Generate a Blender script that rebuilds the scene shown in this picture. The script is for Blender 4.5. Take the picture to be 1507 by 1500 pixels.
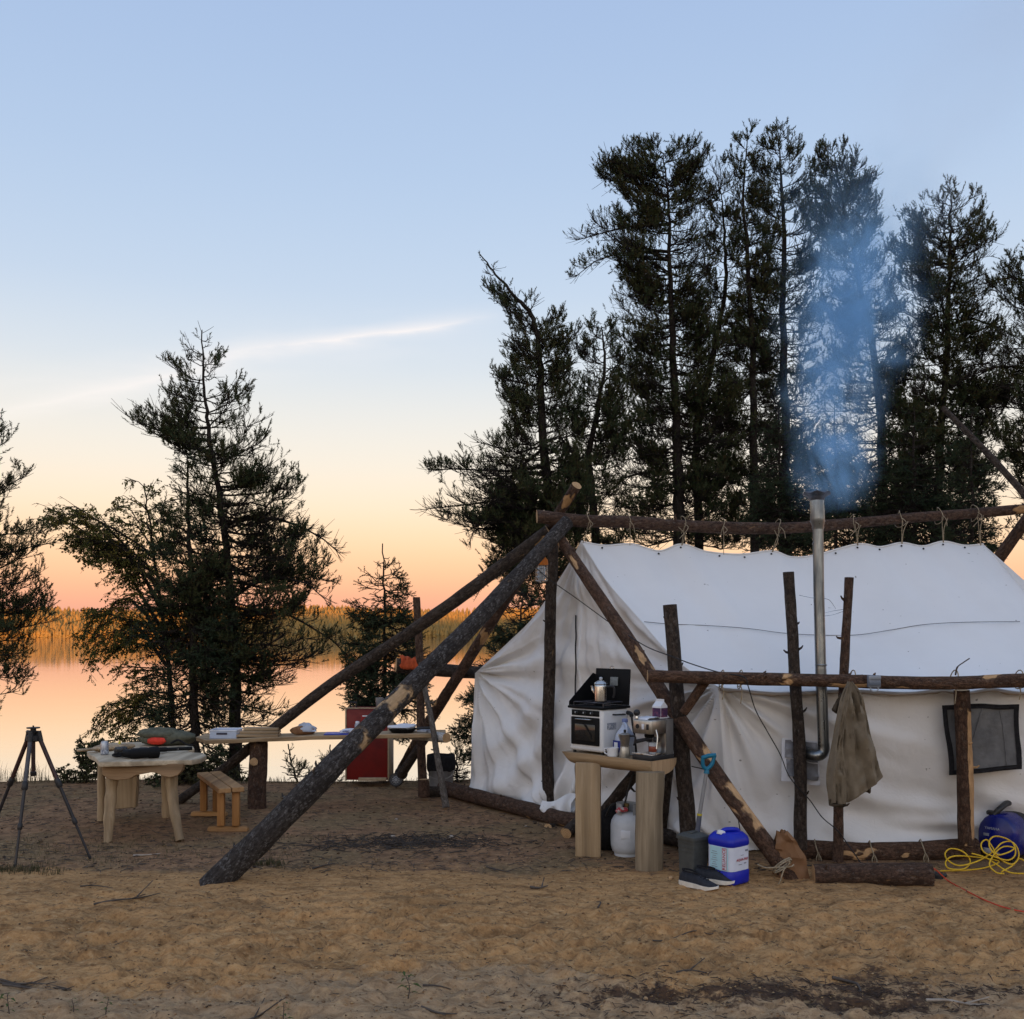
import bpy, bmesh, math, random
import numpy as np
from mathutils import Vector, Matrix, Quaternion
from math import sin, cos, pi, radians, atan2, sqrt

for o in list(bpy.data.objects): bpy.data.objects.remove(o)
SC = bpy.context.scene
COL = SC.collection

# ------------------------------------------------------------------ camera
F, H, HOR, CX = 1500.0, 1.65, 930.0, 753.5       # focal length in photo pixels, eye height, horizon row, centre column
cam_d = bpy.data.cameras.new('camera'); cam = bpy.data.objects.new('camera', cam_d); COL.objects.link(cam)
cam.location = (0, 0, H); cam.rotation_euler = (pi/2, 0, 0)
cam_d.sensor_width = 36; cam_d.lens = 36*F/1507; cam_d.shift_y = (HOR-750)/1507
cam_d.clip_start = .1; cam_d.clip_end = 9000
SC.camera = cam

# ------------------------------------------------------------------ sky, sun, exposure
SUN_EL, SUN_AZ = radians(2.0), radians(180)       # the sun sets behind the camera, over an unseen, added hill
w = bpy.data.worlds.new('World'); SC.world = w; w.use_nodes = True
wt = w.node_tree; wt.nodes.clear()
def srgb(c): return tuple(((v/255)/12.92 if v/255 <= .04045 else ((v/255+.055)/1.055)**2.4) for v in c)
SKY = [  # tan(elevation) -> colour of the evening sky opposite the sun
 (0.000,(226,160,148)), (0.030,(242,170,146)), (0.055,(248,188,154)), (0.085,(251,207,170)), (0.120,(247,221,196)), (0.160,(239,226,213)),
 (0.205,(229,224,220)), (0.255,(211,217,226)), (0.33,(188,204,227)), (0.45,(174,195,225)), (0.62,(160,183,220)), (1.0,(158,180,218))]
wt_out = wt.nodes.new('ShaderNodeOutputWorld')
def W(t, **k):
    n = wt.nodes.new('ShaderNode'+t)
    for a, v in k.items(): setattr(n, a, v)
    return n
def wl(a, b): wt.links.new(a, b)
def wmath(op, a, b=None, c=None, clamp=False):
    n = W('Math', operation=op, use_clamp=clamp)
    for i, v in enumerate((a, b, c)):
        if v is None: continue
        if isinstance(v, (int, float)): n.inputs[i].default_value = v
        else: wl(v, n.inputs[i])
    return n.outputs[0]
tc = W('TexCoord'); sx = W('SeparateXYZ'); wl(tc.outputs['Generated'], sx.inputs[0])
hx = wmath('SQRT', wmath('ADD', wmath('MULTIPLY', sx.outputs[0], sx.outputs[0]), wmath('MULTIPLY', sx.outputs[1], sx.outputs[1])))
tanel = wmath('DIVIDE', sx.outputs[2], wmath('MAXIMUM', hx, .001))
ramp = W('ValToRGB'); ramp.color_ramp.interpolation = 'B_SPLINE'
wl(wmath('MINIMUM', tanel, 1.0, clamp=True), ramp.inputs[0])
el = ramp.color_ramp.elements
while len(el) > 1: el.remove(el[-1])
el[0].position = 0; el[0].color = (*srgb(SKY[0][1]), 1)
for p, c in SKY[1:]:
    e = el.new(p); e.color = (*srgb(c), 1)
# thin cirrus streaks, fixed to the sky by azimuth (u) and elevation (tan)
az = W('Math', operation='DIVIDE'); wl(sx.outputs[0], az.inputs[0]); wl(wmath('MAXIMUM', sx.outputs[1], .05), az.inputs[1]); u = az.outputs[0]
v = wmath('DIVIDE', sx.outputs[2], wmath('MAXIMUM', sx.outputs[1], .05))
comb = W('CombineXYZ'); wl(wmath('MULTIPLY', u, 3.0), comb.inputs[0]); wl(wmath('MULTIPLY', v, 14.0), comb.inputs[1])
nz = W('TexNoise'); nz.inputs['Scale'].default_value = 3.2; nz.inputs['Detail'].default_value = 6; wl(comb.outputs[0], nz.inputs['Vector'])
nzv = wmath('SUBTRACT', nz.outputs['Fac'], .5)
def streak(u0, u1, f, halfw, amp):
    """soft streak along v = f(u) between azimuths u0..u1"""
    d = wmath('SUBTRACT', wmath('ADD', v, wmath('MULTIPLY', nzv, halfw*1.3)), f)
    t = wmath('DIVIDE', wmath('SUBTRACT', u, u0), u1-u0)
    env = wmath('MULTIPLY', wmath('MULTIPLY', wmath('MULTIPLY', t, 1.0, clamp=True), wmath('SUBTRACT', 1.0, t, clamp=True)), 4.0, clamp=True)
    g = wmath('SUBTRACT', 1.0, wmath('ABSOLUTE', wmath('DIVIDE', d, halfw)), clamp=True)
    return wmath('MULTIPLY', wmath('MULTIPLY', wmath('MULTIPLY', g, g), env), amp)
up = wmath('ADD', u, .155)
f1 = wmath('ADD', .2905, wmath('MULTIPLY', up, .143))
c1 = wmath('MULTIPLY', streak(-.32, .0, f1, .0165, 1.35), wmath('ADD', .55, wmath('MULTIPLY', nzv, 2.2), clamp=True))
c2 = streak(-.56, -.22, wmath('ADD', .252, wmath('MULTIPLY', wmath('ADD', u, .34), .26)), .022, .62)
c3 = streak(-.62, .02, wmath('ADD', .262, wmath('MULTIPLY', wmath('ADD', u, .30), .12)), .045, .22)
cl = wmath('ADD', wmath('ADD', c1, c2), c3, clamp=True)
mixc = W('MixRGB'); mixc.inputs[2].default_value = (*srgb((252, 240, 236)), 1)
wl(wmath('MULTIPLY', cl, .75), mixc.inputs[0]); wl(ramp.outputs[0], mixc.inputs[1])
bg1 = W('Background'); wl(mixc.outputs[0], bg1.inputs[0]); bg1.inputs[1].default_value = 1.0
sky = W('TexSky', sky_type='NISHITA', sun_disc=False); sky.sun_elevation = SUN_EL; sky.sun_rotation = SUN_AZ; sky.altitude = 300
bg2 = W('Background'); wl(sky.outputs[0], bg2.inputs[0]); bg2.inputs[1].default_value = .06
# afterglow round the set sun, behind the camera
dy_ = wmath('MAXIMUM', wmath('MULTIPLY', sx.outputs[1], -1.0), 0.0)
gw = wmath('MULTIPLY', wmath('MULTIPLY', dy_, dy_), wmath('SUBTRACT', .95, wmath('MULTIPLY', wmath('ABSOLUTE', sx.outputs[2]), 1.15), clamp=True))
bg3 = W('Background'); bg3.inputs[0].default_value = (1.0, .86, .72, 1); wl(wmath('MULTIPLY', gw, 1.6), bg3.inputs[1])
addg = W('AddShader'); wl(bg1.outputs[0], addg.inputs[0]); wl(bg3.outputs[0], addg.inputs[1])
addw = W('AddShader'); wl(addg.outputs[0], addw.inputs[0]); wl(bg2.outputs[0], addw.inputs[1]); wl(addw.outputs[0], wt_out.inputs[0])

sd = bpy.data.lights.new('sun', 'SUN'); sd.energy = 5.0; sd.angle = radians(.5); sd.color = (1, .42, .085)
sun = bpy.data.objects.new('sun', sd); COL.objects.link(sun)
sun.rotation_euler = Vector((0, -cos(SUN_EL), sin(SUN_EL))).to_track_quat('Z', 'Y').to_euler()
SC.view_settings.view_transform = 'Standard'; SC.view_settings.look = 'None'; SC.view_settings.gamma = 1; SC.view_settings.exposure = 0
SC.cycles.max_bounces = 6; SC.cycles.diffuse_bounces = 3; SC.cycles.volume_bounces = 2; SC.cycles.use_denoising = True
SC.cycles.transparent_max_bounces = 8; SC.cycles.caustics_reflective = False; SC.cycles.caustics_refractive = False

# ------------------------------------------------------------------ helpers
rnd = random.Random(7); nr = np.random.default_rng(7)
def P(px, py, Y): return Vector(((px-CX)*Y/F, Y, H-(py-HOR)*Y/F))
def G(px, py, z=0.):
    Y = (H-z)*F/(py-HOR); return P(px, py, Y)
XF = {}
def tag(o, label=None, cat=None, group=None, kind=None):
    if label: o['label'] = label
    if cat: o['category'] = cat
    if group: o['group'] = group
    if kind: o['kind'] = kind
    return o
def thing(name, label, cat, loc=(0, 0, 0), rz=0, group=None, rot=None):
    o = bpy.data.objects.new(name, None); COL.objects.link(o); o.empty_display_size = .1
    R = (rot.to_matrix() if rot else Matrix.Rotation(rz, 3, 'Z')).to_4x4()
    M4 = Matrix.Translation(Vector(loc)) @ R
    o.location = loc; o.rotation_euler = R.to_euler(); XF[o.name] = M4
    return tag(o, label, cat, group)
def np_mesh(name, V, loops, sizes, mats, parent=None, smooth=False, mat_idx=None, loc=None):
    me = bpy.data.meshes.new(name); V = np.asarray(V, np.float32)
    me.vertices.add(len(V)); me.vertices.foreach_set('co', V.ravel())
    sizes = np.asarray(sizes, np.int32); loops = np.asarray(loops, np.int32).ravel()
    me.loops.add(len(loops)); me.polygons.add(len(sizes))
    st = np.concatenate(([0], np.cumsum(sizes)[:-1])).astype(np.int32)
    me.polygons.foreach_set('loop_start', st); me.polygons.foreach_set('vertices', loops)
    if mat_idx is not None: me.polygons.foreach_set('material_index', np.asarray(mat_idx, np.int32))
    me.polygons.foreach_set('use_smooth', np.full(len(sizes), bool(smooth)))
    me.update(calc_edges=True); me.validate()
    for m in (mats if isinstance(mats, (list, tuple)) else [mats]): me.materials.append(m)
    o = bpy.data.objects.new(name, me); COL.objects.link(o)
    if loc is not None: o.location = loc
    if parent: o.parent = parent
    return o
class MB:
    """collects shapes and links them as ONE mesh object"""
    def __init__(s): s.v = []; s.f = []; s.m = []; s.cur = 0
    def mat(s, i): s.cur = i; return s
    def add(s, vs, fs):
        n = len(s.v); s.v += [Vector(v) for v in vs]; s.f += [[i+n for i in f] for f in fs]; s.m += [s.cur]*len(fs); return s
    def box(s, c, d, rz=0, bev=0, rot=None, seg=2, taper=None):
        bm = bmesh.new(); bmesh.ops.create_cube(bm, size=1)
        for v in bm.verts:
            v.co = Vector((v.co.x*d[0], v.co.y*d[1], v.co.z*d[2]))
            if taper and v.co.z > 0: v.co.x *= taper; v.co.y *= taper
        if bev: bmesh.ops.bevel(bm, geom=list(bm.edges), offset=bev, segments=seg, profile=.5, affect='EDGES')
        R = rot if rot is not None else Matrix.Rotation(rz, 3, 'Z')
        bm.verts.index_update()
        s.add([R @ v.co+Vector(c) for v in bm.verts], [[v.index for v in f.verts] for f in bm.faces]); bm.free(); return s
    def tube(s, pts, r, seg=8, caps=True, closed=False):
        pts = [Vector(p) for p in pts]; n = len(pts)
        rr = r if isinstance(r, (list, tuple)) else [r]*n
        vs = []; prev = None
        for i, p in enumerate(pts):
            a = pts[i-1] if (i > 0 or closed) else p; b = pts[(i+1) % n] if (i < n-1 or closed) else p
            t = (b-a).normalized() if (b-a).length > 1e-9 else Vector((0, 0, 1))
            if prev is None: u_ = t.orthogonal().normalized()
            else:
                u_ = prev-t*prev.dot(t); u_ = u_.normalized() if u_.length > 1e-6 else t.orthogonal().normalized()
            prev = u_; w_ = t.cross(u_)
            vs += [p+(u_*cos(2*pi*k/seg)+w_*sin(2*pi*k/seg))*rr[i] for k in range(seg)]
        fs = []
        for i in range(n if closed else n-1):
            j = (i+1) % n
            fs += [[i*seg+k, i*seg+(k+1) % seg, j*seg+(k+1) % seg, j*seg+k] for k in range(seg)]
        if caps and not closed: fs += [list(range(seg))[::-1], [(n-1)*seg+k for k in range(seg)]]
        return s.add(vs, fs)
    def cyl(s, p0, p1, r0, r1=None, seg=16): return s.tube([p0, p1], [r0, r0 if r1 is None else r1], seg)
    def lathe(s, prof, c=(0, 0, 0), seg=24, R=None, sq=None):
        """prof: (radius, z) pairs"""
        vs = []
        for r, z in prof:
            for k in range(seg):
                a = 2*pi*k/seg; x, y = r*cos(a), r*sin(a)
                v_ = Vector((x, y, z)); vs.append((R @ v_ if R else v_)+Vector(c))
        fs = []
        for i in range(len(prof)-1): fs += [[i*seg+k, i*seg+(k+1) % seg, (i+1)*seg+(k+1) % seg, (i+1)*seg+k] for k in range(seg)]
        fs += [list(range(seg))[::-1], [(len(prof)-1)*seg+k for k in range(seg)]]
        return s.add(vs, fs)
    def prism(s, poly, h, fn, ):
        """poly: 2-D outline; fn(x, y, t) -> 3-D point for t = 0 / 1 (scaled by h)"""
        n = len(poly)
        vs = [fn(x, y, 0) for x, y in poly]+[fn(x, y, h) for x, y in poly]
        fs = [list(range(n))[::-1], list(range(n, 2*n))]+[[i, (i+1) % n, n+(i+1) % n, n+i] for i in range(n)]
        return s.add(vs, fs)
    def loft(s, rings, caps=True):
        n = len(rings[0]); vs = [p for r in rings for p in r]; fs = []
        for i in range(len(rings)-1): fs += [[i*n+k, i*n+(k+1) % n, (i+1)*n+(k+1) % n, (i+1)*n+k] for k in range(n)]
        if caps: fs += [list(range(n))[::-1], [(len(rings)-1)*n+k for k in range(n)]]
        return s.add(vs, fs)
    def ball(s, c, r, seg=14, rings=8, sc=(1, 1, 1)):
        prof = [(max(1e-4, sin(pi*i/rings))*r, -cos(pi*i/rings)*r) for i in range(rings+1)]
        n0 = len(s.v); s.lathe(prof, (0, 0, 0), seg)
        for i in range(n0, len(s.v)):
            q = s.v[i]; s.v[i] = Vector((q.x*sc[0], q.y*sc[1], q.z*sc[2]))+Vector(c)
        return s
    def build(s, name, mats, parent=None, world=False, smooth=40, fix=True, bevel=0):
        vs = s.v
        if parent is not None and world:
            inv = XF[parent.name].inverted(); vs = [inv @ v for v in vs]
        me = bpy.data.meshes.new(name); me.from_pydata([tuple(v) for v in vs], [], s.f)
        for m in (mats if isinstance(mats, (list, tuple)) else [mats]): me.materials.append(m)
        me.polygons.foreach_set('material_index', s.m)
        if fix:
            bm = bmesh.new(); bm.from_mesh(me); bmesh.ops.recalc_face_normals(bm, faces=bm.faces); bm.to_mesh(me); bm.free()
        me.polygons.foreach_set('use_smooth', [bool(smooth)]*len(me.polygons)); me.update()
        if smooth: me.set_sharp_from_angle(angle=radians(smooth))
        o = bpy.data.objects.new(name, me); COL.objects.link(o)
        if parent is not None:
            o.parent = parent; XF[o.name] = XF.get(parent.name, Matrix())
        else: XF[o.name] = Matrix()
        if bevel:
            b = o.modifiers.new('bevel', 'BEVEL'); b.width = bevel; b.segments = 2; b.limit_method = 'ANGLE'; b.angle_limit = radians(40)
        return o
def solo(mb, name, mats, label, cat, loc=None, group=None, **k):
    """a thing that is one mesh; its origin is put at loc (world verts)"""
    if loc is not None:
        l = Vector(loc); mb.v = [v-l for v in mb.v]
    o = mb.build(name, mats, **k)
    if loc is not None: o.location = loc; XF[o.name] = Matrix.Translation(Vector(loc))
    return tag(o, label, cat, group)
def smooth_path(pts, n=8):
    """Catmull-Rom through pts"""
    pts = [Vector(p) for p in pts]
    if len(pts) < 3: return pts
    q = [pts[0]*2-pts[1]]+pts+[pts[-1]*2-pts[-2]]; out = []
    for i in range(1, len(q)-2):
        a, b, c, d = q[i-1:i+3]
        for k in range(n):
            t = k/n; out.append(.5*((2*b)+(c-a)*t+(2*a-5*b+4*c-d)*t*t+(3*b-a-3*c+d)*t**3))
    out.append(pts[-1]); return out
# --- value noise
def _hash(ix, iy, iz, s):
    h = (ix*374761393+iy*668265263+iz*2147483647+s*974634541) & 0xffffffff
    h = ((h ^ (h >> 13))*1274126177) & 0xffffffff
    return ((h ^ (h >> 16)) & 0xffff)/65535.
def vnoise(x, y, z=0., s=0):
    x, y, z = np.broadcast_arrays(np.asarray(x, float), np.asarray(y, float), np.asarray(z, float))
    ix, iy, iz = (np.floor(q).astype(np.int64) for q in (x, y, z)); fx, fy, fz = x-ix, y-iy, z-iz
    fx, fy, fz = (q*q*q*(q*(q*6-15)+10) for q in (fx, fy, fz)); r = 0
    for dx in (0, 1):
        for dy in (0, 1):
            for dz in (0, 1):
                r = r+_hash(ix+dx, iy+dy, iz+dz, s)*np.abs(1-dx-fx)*np.abs(1-dy-fy)*np.abs(1-dz-fz)
    return r*2-1
def fbm(x, y, z=0., s=0, o=4, g=.5):
    r = 0; a = 1.; f = 1.
    for i in range(o): r = r+a*vnoise(np.asarray(x)*f, np.asarray(y)*f, np.asarray(z)*f, s+i*17); a *= g; f *= 2.03
    return r
def sstep(a, b, x):
    t = np.clip((x-a)/(b-a), 0, 1); return t*t*(3-2*t)
# ------------------------------------------------------------------ materials
class NT:
    def __init__(s, name):
        s.m = bpy.data.materials.new(name); s.m.use_nodes = True; s.t = s.m.node_tree; s.t.nodes.clear()
        s.out = s.t.nodes.new('ShaderNodeOutputMaterial')
    def n(s, typ, ins=None, **k):
        nd = s.t.nodes.new('ShaderNode'+typ)
        for a, v_ in k.items(): setattr(nd, a, v_)
        for a, v_ in (ins or {}).items(): s.set(nd.inputs[a], v_)
        return nd
    def set(s, sock, v_):
        if hasattr(v_, 'links') and hasattr(v_, 'is_output'): s.t.links.new(v_, sock)
        elif sock.type == 'RGBA' and len(v_) == 3: sock.default_value = (*v_, 1)
        else: sock.default_value = v_
    def math(s, op, a, b=0., clamp=False):
        nd = s.n('Math', operation=op, use_clamp=clamp); s.set(nd.inputs[0], a); s.set(nd.inputs[1], b); return nd.outputs[0]
    def mix(s, f, a, b):
        nd = s.n('MixRGB'); s.set(nd.inputs[0], f); s.set(nd.inputs[1], a); s.set(nd.inputs[2], b); return nd.outputs[0]
    def coord(s, scale=(1, 1, 1), kind='Object', rot=(0, 0, 0)):
        tc_ = s.n('TexCoord'); mp = s.n('Mapping'); s.t.links.new(tc_.outputs[kind], mp.inputs[0]); mp.inputs['Scale'].default_value = scale
        mp.inputs['Rotation'].default_value = rot
        return mp.outputs[0]
    def noise(s, vec, scale, detail=4, rough=.55, dist=0):
        nd = s.n('TexNoise', {'Vector': vec, 'Scale': scale, 'Detail': detail, 'Roughness': rough, 'Distortion': dist}); return nd.outputs['Fac']
    def rng(s, x, a, b, c=0., d=1.):
        nd = s.n('MapRange', clamp=True); s.set(nd.inputs[0], x)
        for i, q in enumerate((a, b, c, d)): nd.inputs[i+1].default_value = q
        return nd.outputs[0]
    def bump(s, h, strength=.5, dist=.01, normal=None):
        nd = s.n('Bump', {'Height': h, 'Strength': strength, 'Distance': dist})
        if normal is not None: s.set(nd.inputs['Normal'], normal)
        return nd.outputs[0]
    def bsdf(s, col, rough=.7, metal=0, normal=None, spec=.3, **k):
        b = s.n('BsdfPrincipled'); s.set(b.inputs['Base Color'], col); s.set(b.inputs['Roughness'], rough); s.set(b.inputs['Metallic'], metal)
        b.inputs['Specular IOR Level'].default_value = spec
        if normal is not None: s.set(b.inputs['Normal'], normal)
        for a, v_ in k.items(): s.set(b.inputs[a.replace('_', ' ')], v_)
        s.t.links.new(b.outputs[0], s.out.inputs[0]); return b
def simple(name, c, c2=None, scale=12, rough=.6, metal=0, bump=.15, bs=60, bd=.002, stretch=(1, 1, 1), spec=.35, lo=.35, hi=.65, rot=(0, 0, 0), rvar=.12):
    t = NT(name); vec = t.coord(stretch, rot=rot); n1 = t.noise(vec, scale, 5, .6)
    c2 = c2 or tuple(q*.72 for q in c)
    col = t.mix(t.rng(n1, lo, hi), c, c2)
    n2 = t.noise(vec, bs, 3)
    t.bsdf(col, t.rng(n1, .3, .7, max(.03, rough-rvar), min(1, rough+rvar)), metal, t.bump(n2, bump, bd) if bump else None, spec)
    return t.m
def bark(name, dark, mid, grey, bare=(.42, .25, .12), bare_amt=.6, gs=.5, vs=60, bump=1.0, strips=()):
    t = NT(name); v1 = t.coord((1, 1, .5)); v2 = t.coord((1, 1, .42)); v0 = t.coord((1, 1, 1))
    wv = t.n('TexNoise', {'Vector': v1, 'Scale': 22., 'Detail': 3.}); ad = t.n('MixRGB', blend_type='ADD'); ad.inputs[0].default_value = .035; t.set(ad.inputs[1], v1); t.set(ad.inputs[2], wv.outputs['Color'])
    vo = t.n('TexVoronoi', {'Vector': ad.outputs[0], 'Scale': vs, 'Randomness': 1.}, feature='DISTANCE_TO_EDGE').outputs['Distance']
    vc = t.n('TexVoronoi', {'Vector': ad.outputs[0], 'Scale': vs, 'Randomness': 1.}).outputs['Color']
    n1 = t.noise(v1, 45, 6, .75); n2 = t.noise(v0, 9, 5, .65); n3 = t.noise(v2, 8.5, 3, .45, .2); nf = t.noise(v0, 150, 4, .7)
    sp = t.n('SeparateColor'); t.set(sp.inputs[0], vc)
    col = t.mix(t.rng(n1, .38, .60), dark, mid)
    col = t.mix(t.math('MULTIPLY', t.rng(sp.outputs[0], 1-gs, 1-gs+.3), t.math('MULTIPLY', t.rng(nf, .36, .56), t.rng(n2, .36, .62, .15, 1))), col, grey)
    col = t.mix(t.math('MULTIPLY', t.rng(n2, .50, .66), .85), col, dark)
    col = t.mix(t.rng(vo, 0, .05, .6, 0), col, tuple(q*.45 for q in dark))
    bmask = t.rng(n3, bare_amt, bare_amt+.025)
    if strips:                                        # places where the bark was stripped by hand: (direction x, y, width, from, to along the log)
        so = t.n('SeparateXYZ'); t.set(so.inputs[0], v0); X_, Y_, Z_ = so.outputs; rr = t.math('SQRT', t.math('ADD', t.math('MULTIPLY', X_, X_), t.math('MULTIPLY', Y_, Y_)))
        for dx, dy, wd_, z0, z1 in strips:
            dt = t.math('DIVIDE', t.math('ADD', t.math('MULTIPLY', X_, dx), t.math('MULTIPLY', Y_, dy)), rr)
            ed = t.math('MULTIPLY', t.math('SUBTRACT', t.noise(v0, 7., 4), .5), .55)
            a1 = t.rng(t.math('ADD', dt, ed), wd_, wd_+.04); zz = t.math('ADD', Z_, t.math('MULTIPLY', ed, .5))
            bmask = t.math('MAXIMUM', bmask, t.math('MULTIPLY', a1, t.math('MULTIPLY', t.rng(zz, z0, z0+.03), t.rng(zz, z1, z1-.03))))
    bw = t.mix(t.rng(t.noise(v2, 40, 4), .3, .7), bare, tuple(q*.6 for q in bare))
    col = t.mix(bmask, col, bw)
    hgt = t.math('ADD', t.math('MULTIPLY', t.rng(vo, 0, .12), .4), t.math('ADD', t.math('MULTIPLY', n1, .9), t.math('MULTIPLY', nf, .4)))
    hgt = t.math('SUBTRACT', t.math('MULTIPLY', hgt, t.rng(bmask, 0, 1, 1, .12)), t.math('MULTIPLY', bmask, .3))
    t.bsdf(col, .85, 0, t.bump(hgt, bump, .018), .2); return t.m
BARK_GREY = bark('bark_grey_flaky', (.034, .028, .025), (.092, .078, .07), (.31, .295, .285), bare_amt=.675, gs=.36, vs=105)
BARK_BROWN = bark('bark_red_brown', (.055, .033, .024), (.16, .093, .062), (.25, .205, .17), bare=(.45, .26, .12), bare_amt=.655, gs=.25, vs=75)
BARK_DARK = bark('bark_dark', (.032, .024, .019), (.10, .072, .055), (.20, .17, .148), bare=(.38, .23, .11), bare_amt=.665, gs=.28, vs=66)
BARK_PEEL = bark('bark_half_peeled', (.06, .034, .023), (.18, .10, .063), (.25, .2, .16), bare=(.56, .34, .17), bare_amt=.595, gs=.2, vs=70)
BARK_TREE = bark('bark_tree', (.018, .014, .011), (.042, .032, .026), (.08, .07, .062), bare_amt=.9, gs=.3, vs=20)
def cutwood():
    t = NT('cut_log_end'); v0 = t.coord()
    wv = t.n('TexWave', {'Vector': v0, 'Scale': 22., 'Distortion': 3.5, 'Detail': 3., 'Detail Scale': 1.5}, wave_type='RINGS', rings_direction='Z').outputs['Fac']
    n1 = t.noise(v0, 14, 4)
    col = t.mix(wv, (.52, .34, .18), (.40, .24, .115)); col = t.mix(t.rng(n1, .5, .75), col, (.30, .17, .08))
    t.bsdf(col, .8, 0, t.bump(n1, .3, .004), .2); return t.m
CUT = cutwood()
def plank(name, c, c2, axis='z', scale=1., bump=.4):
    t = NT(name); st = {'x': (.06, 1, 1), 'y': (1, .06, 1), 'z': (1, 1, .06)}[axis]
    v_ = t.coord(tuple(q*scale for q in st)); n1 = t.noise(v_, 42, 6, .65, .6); n2 = t.noise(v_, 9, 3, .5, .4); n3 = t.noise(t.coord(), 5, 3)
    kn = t.n('TexVoronoi', {'Vector': t.coord(tuple(q*.5+.25 for q in st)), 'Scale': 5.}).outputs['Distance']
    col = t.mix(t.rng(n1, .35, .65), c, c2); col = t.mix(t.math('MULTIPLY', t.rng(n2, .45, .62), .75), col, tuple(q*.5 for q in c2))
    col = t.mix(t.math('MULTIPLY', t.rng(n3, .5, .8), .45), col, tuple(q*.7 for q in c)); col = t.mix(t.rng(kn, .0, .07, .9, 0), col, tuple(q*.3 for q in c2))
    t.bsdf(col, .62, 0, t.bump(t.math('ADD', n1, t.math('MULTIPLY', n2, .6)), bump, .004), .25); return t.m
WOOD_PALE_Z = plank('peeled_wood_upright', (.46, .34, .21), (.36, .25, .14), 'z')
WOOD_PALE_X = plank('peeled_wood_long', (.50, .37, .23), (.38, .26, .15), 'x')
WOOD_TOP = plank('table_slab_wood', (.60, .50, .36), (.50, .39, .26), 'y')
WOOD_BENCH_Y = plank('bench_wood', (.48, .28, .125), (.36, .19, .08), 'y')
WOOD_BENCH_Z = plank('bench_wood_upright', (.44, .22, .075), (.33, .15, .05), 'z')
WOOD_BENCH_X = plank('bench_wood_cross', (.50, .28, .11), (.38, .19, .07), 'x')
WOOD_GREY_Z = plank('weathered_wood', (.33, .26, .175), (.22, .17, .11), 'z')
def canvas(name, c, stain, crease=.35, blot=.5):
    t = NT(name); v0 = t.coord(); n1 = t.noise(v0, 1.3, 5, .6); n2 = t.noise(v0, 9, 5, .6, .8); n3 = t.noise(v0, 330, 2); n4 = t.noise(v0, 4.0, 4, .55, 1.2)
    col = t.mix(t.math('MULTIPLY', t.rng(n1, .42, .72), blot), c, stain)
    spk = t.noise(t.coord((1, 1, 1.4)), 26, 2, .4)
    col = t.mix(t.math('MULTIPLY', t.rng(spk, .755, .79), .7), col, (.12, .10, .08))
    hgt = t.math('ADD', t.math('MULTIPLY', n2, .5), t.math('ADD', t.math('MULTIPLY', n4, 1.0), t.math('MULTIPLY', n3, .03)))
    nm = t.bump(hgt, crease, .03)
    b = t.n('BsdfPrincipled', {'Base Color': col, 'Roughness': .85, 'Normal': nm}); b.inputs['Specular IOR Level'].default_value = .15
    tr = t.n('BsdfTranslucent', {'Color': c}); ms = t.n('MixShader'); ms.inputs[0].default_value = .06
    t.t.links.new(b.outputs[0], ms.inputs[1]); t.t.links.new(tr.outputs[0], ms.inputs[2]); t.t.links.new(ms.outputs[0], t.out.inputs[0]); return t.m
CANVAS_ROOF = canvas('canvas_roof', (.80, .79, .78), (.72, .71, .70), .10)
CANVAS_WALL = canvas('canvas_wall', (.80, .785, .77), (.70, .68, .65), .36)
CANVAS_DIRTY = canvas('canvas_sod_cloth', (.62, .58, .53), (.30, .25, .2), .6, 1.)
ROPE = simple('hemp_rope', (.36, .29, .2), (.24, .19, .12), 60, .9, bump=.5, bs=300)
BLACK_CORD = simple('black_cable', (.012, .012, .013), (.02, .02, .02), 30, .5, bump=0)
YELLOW_CORD = simple('yellow_cable', (.72, .46, .02), (.60, .36, .015), 30, .45, bump=0)
RED_CORD = simple('orange_red_cable', (.62, .07, .03), (.5, .05, .02), 30, .45, bump=0)
def galv():
    t = NT('galvanised_steel'); v0 = t.coord((1, 1, .2)); n1 = t.noise(v0, 16, 5, .6); n2 = t.noise(t.coord(), 70, 3)
    col = t.mix(t.rng(n1, .35, .65), (.27, .285, .29), (.15, .16, .165))
    t.bsdf(col, t.rng(n1, .35, .65, .22, .42), .95, t.bump(n2, .05, .002), .5); return t.m
GALV = galv()
STEEL = simple('polished_steel', (.62, .60, .57), (.48, .47, .45), 20, .2, 1., bump=.03, rvar=.06)
STEEL_BR = simple('brushed_steel', (.50, .49, .47), (.36, .355, .34), 30, .33, 1., bump=.05, stretch=(1, 1, .1), rvar=.06)
CAP_METAL = simple('sooty_cap_metal', (.16, .15, .16), (.07, .065, .07), 25, .45, .8)
ALU = simple('cast_aluminium', (.48, .46, .42), (.33, .32, .29), 22, .38, .9, bump=.1)
WHITE_EN = simple('white_enamel', (.74, .75, .76), (.66, .67, .68), 6, .32, bump=.02, spec=.5)
WHITE_PL = simple('white_plastic', (.74, .76, .80), (.66, .68, .72), 10, .4, bump=.03, spec=.5)
CLEAR_PL = simple('milky_plastic', (.52, .58, .70), (.42, .48, .60), 9, .3, bump=.05, spec=.5)
BLACK_EN = simple('black_enamel', (.005, .005, .006), (.009, .009, .009), 12, .6, bump=.03, spec=.15)
BLACK_PL = simple('black_plastic', (.015, .015, .017), (.028, .028, .03), 18, .45, bump=.08)
BLACK_FAB = simple('black_fabric', (.012, .012, .014), (.025, .024, .026), 40, .9, bump=.5, bs=160, spec=.1)
OVEN_GLASS = simple('oven_glass', (.012, .012, .013), (.02, .02, .02), 4, .08, bump=0, spec=.6, rvar=.03)
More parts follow.
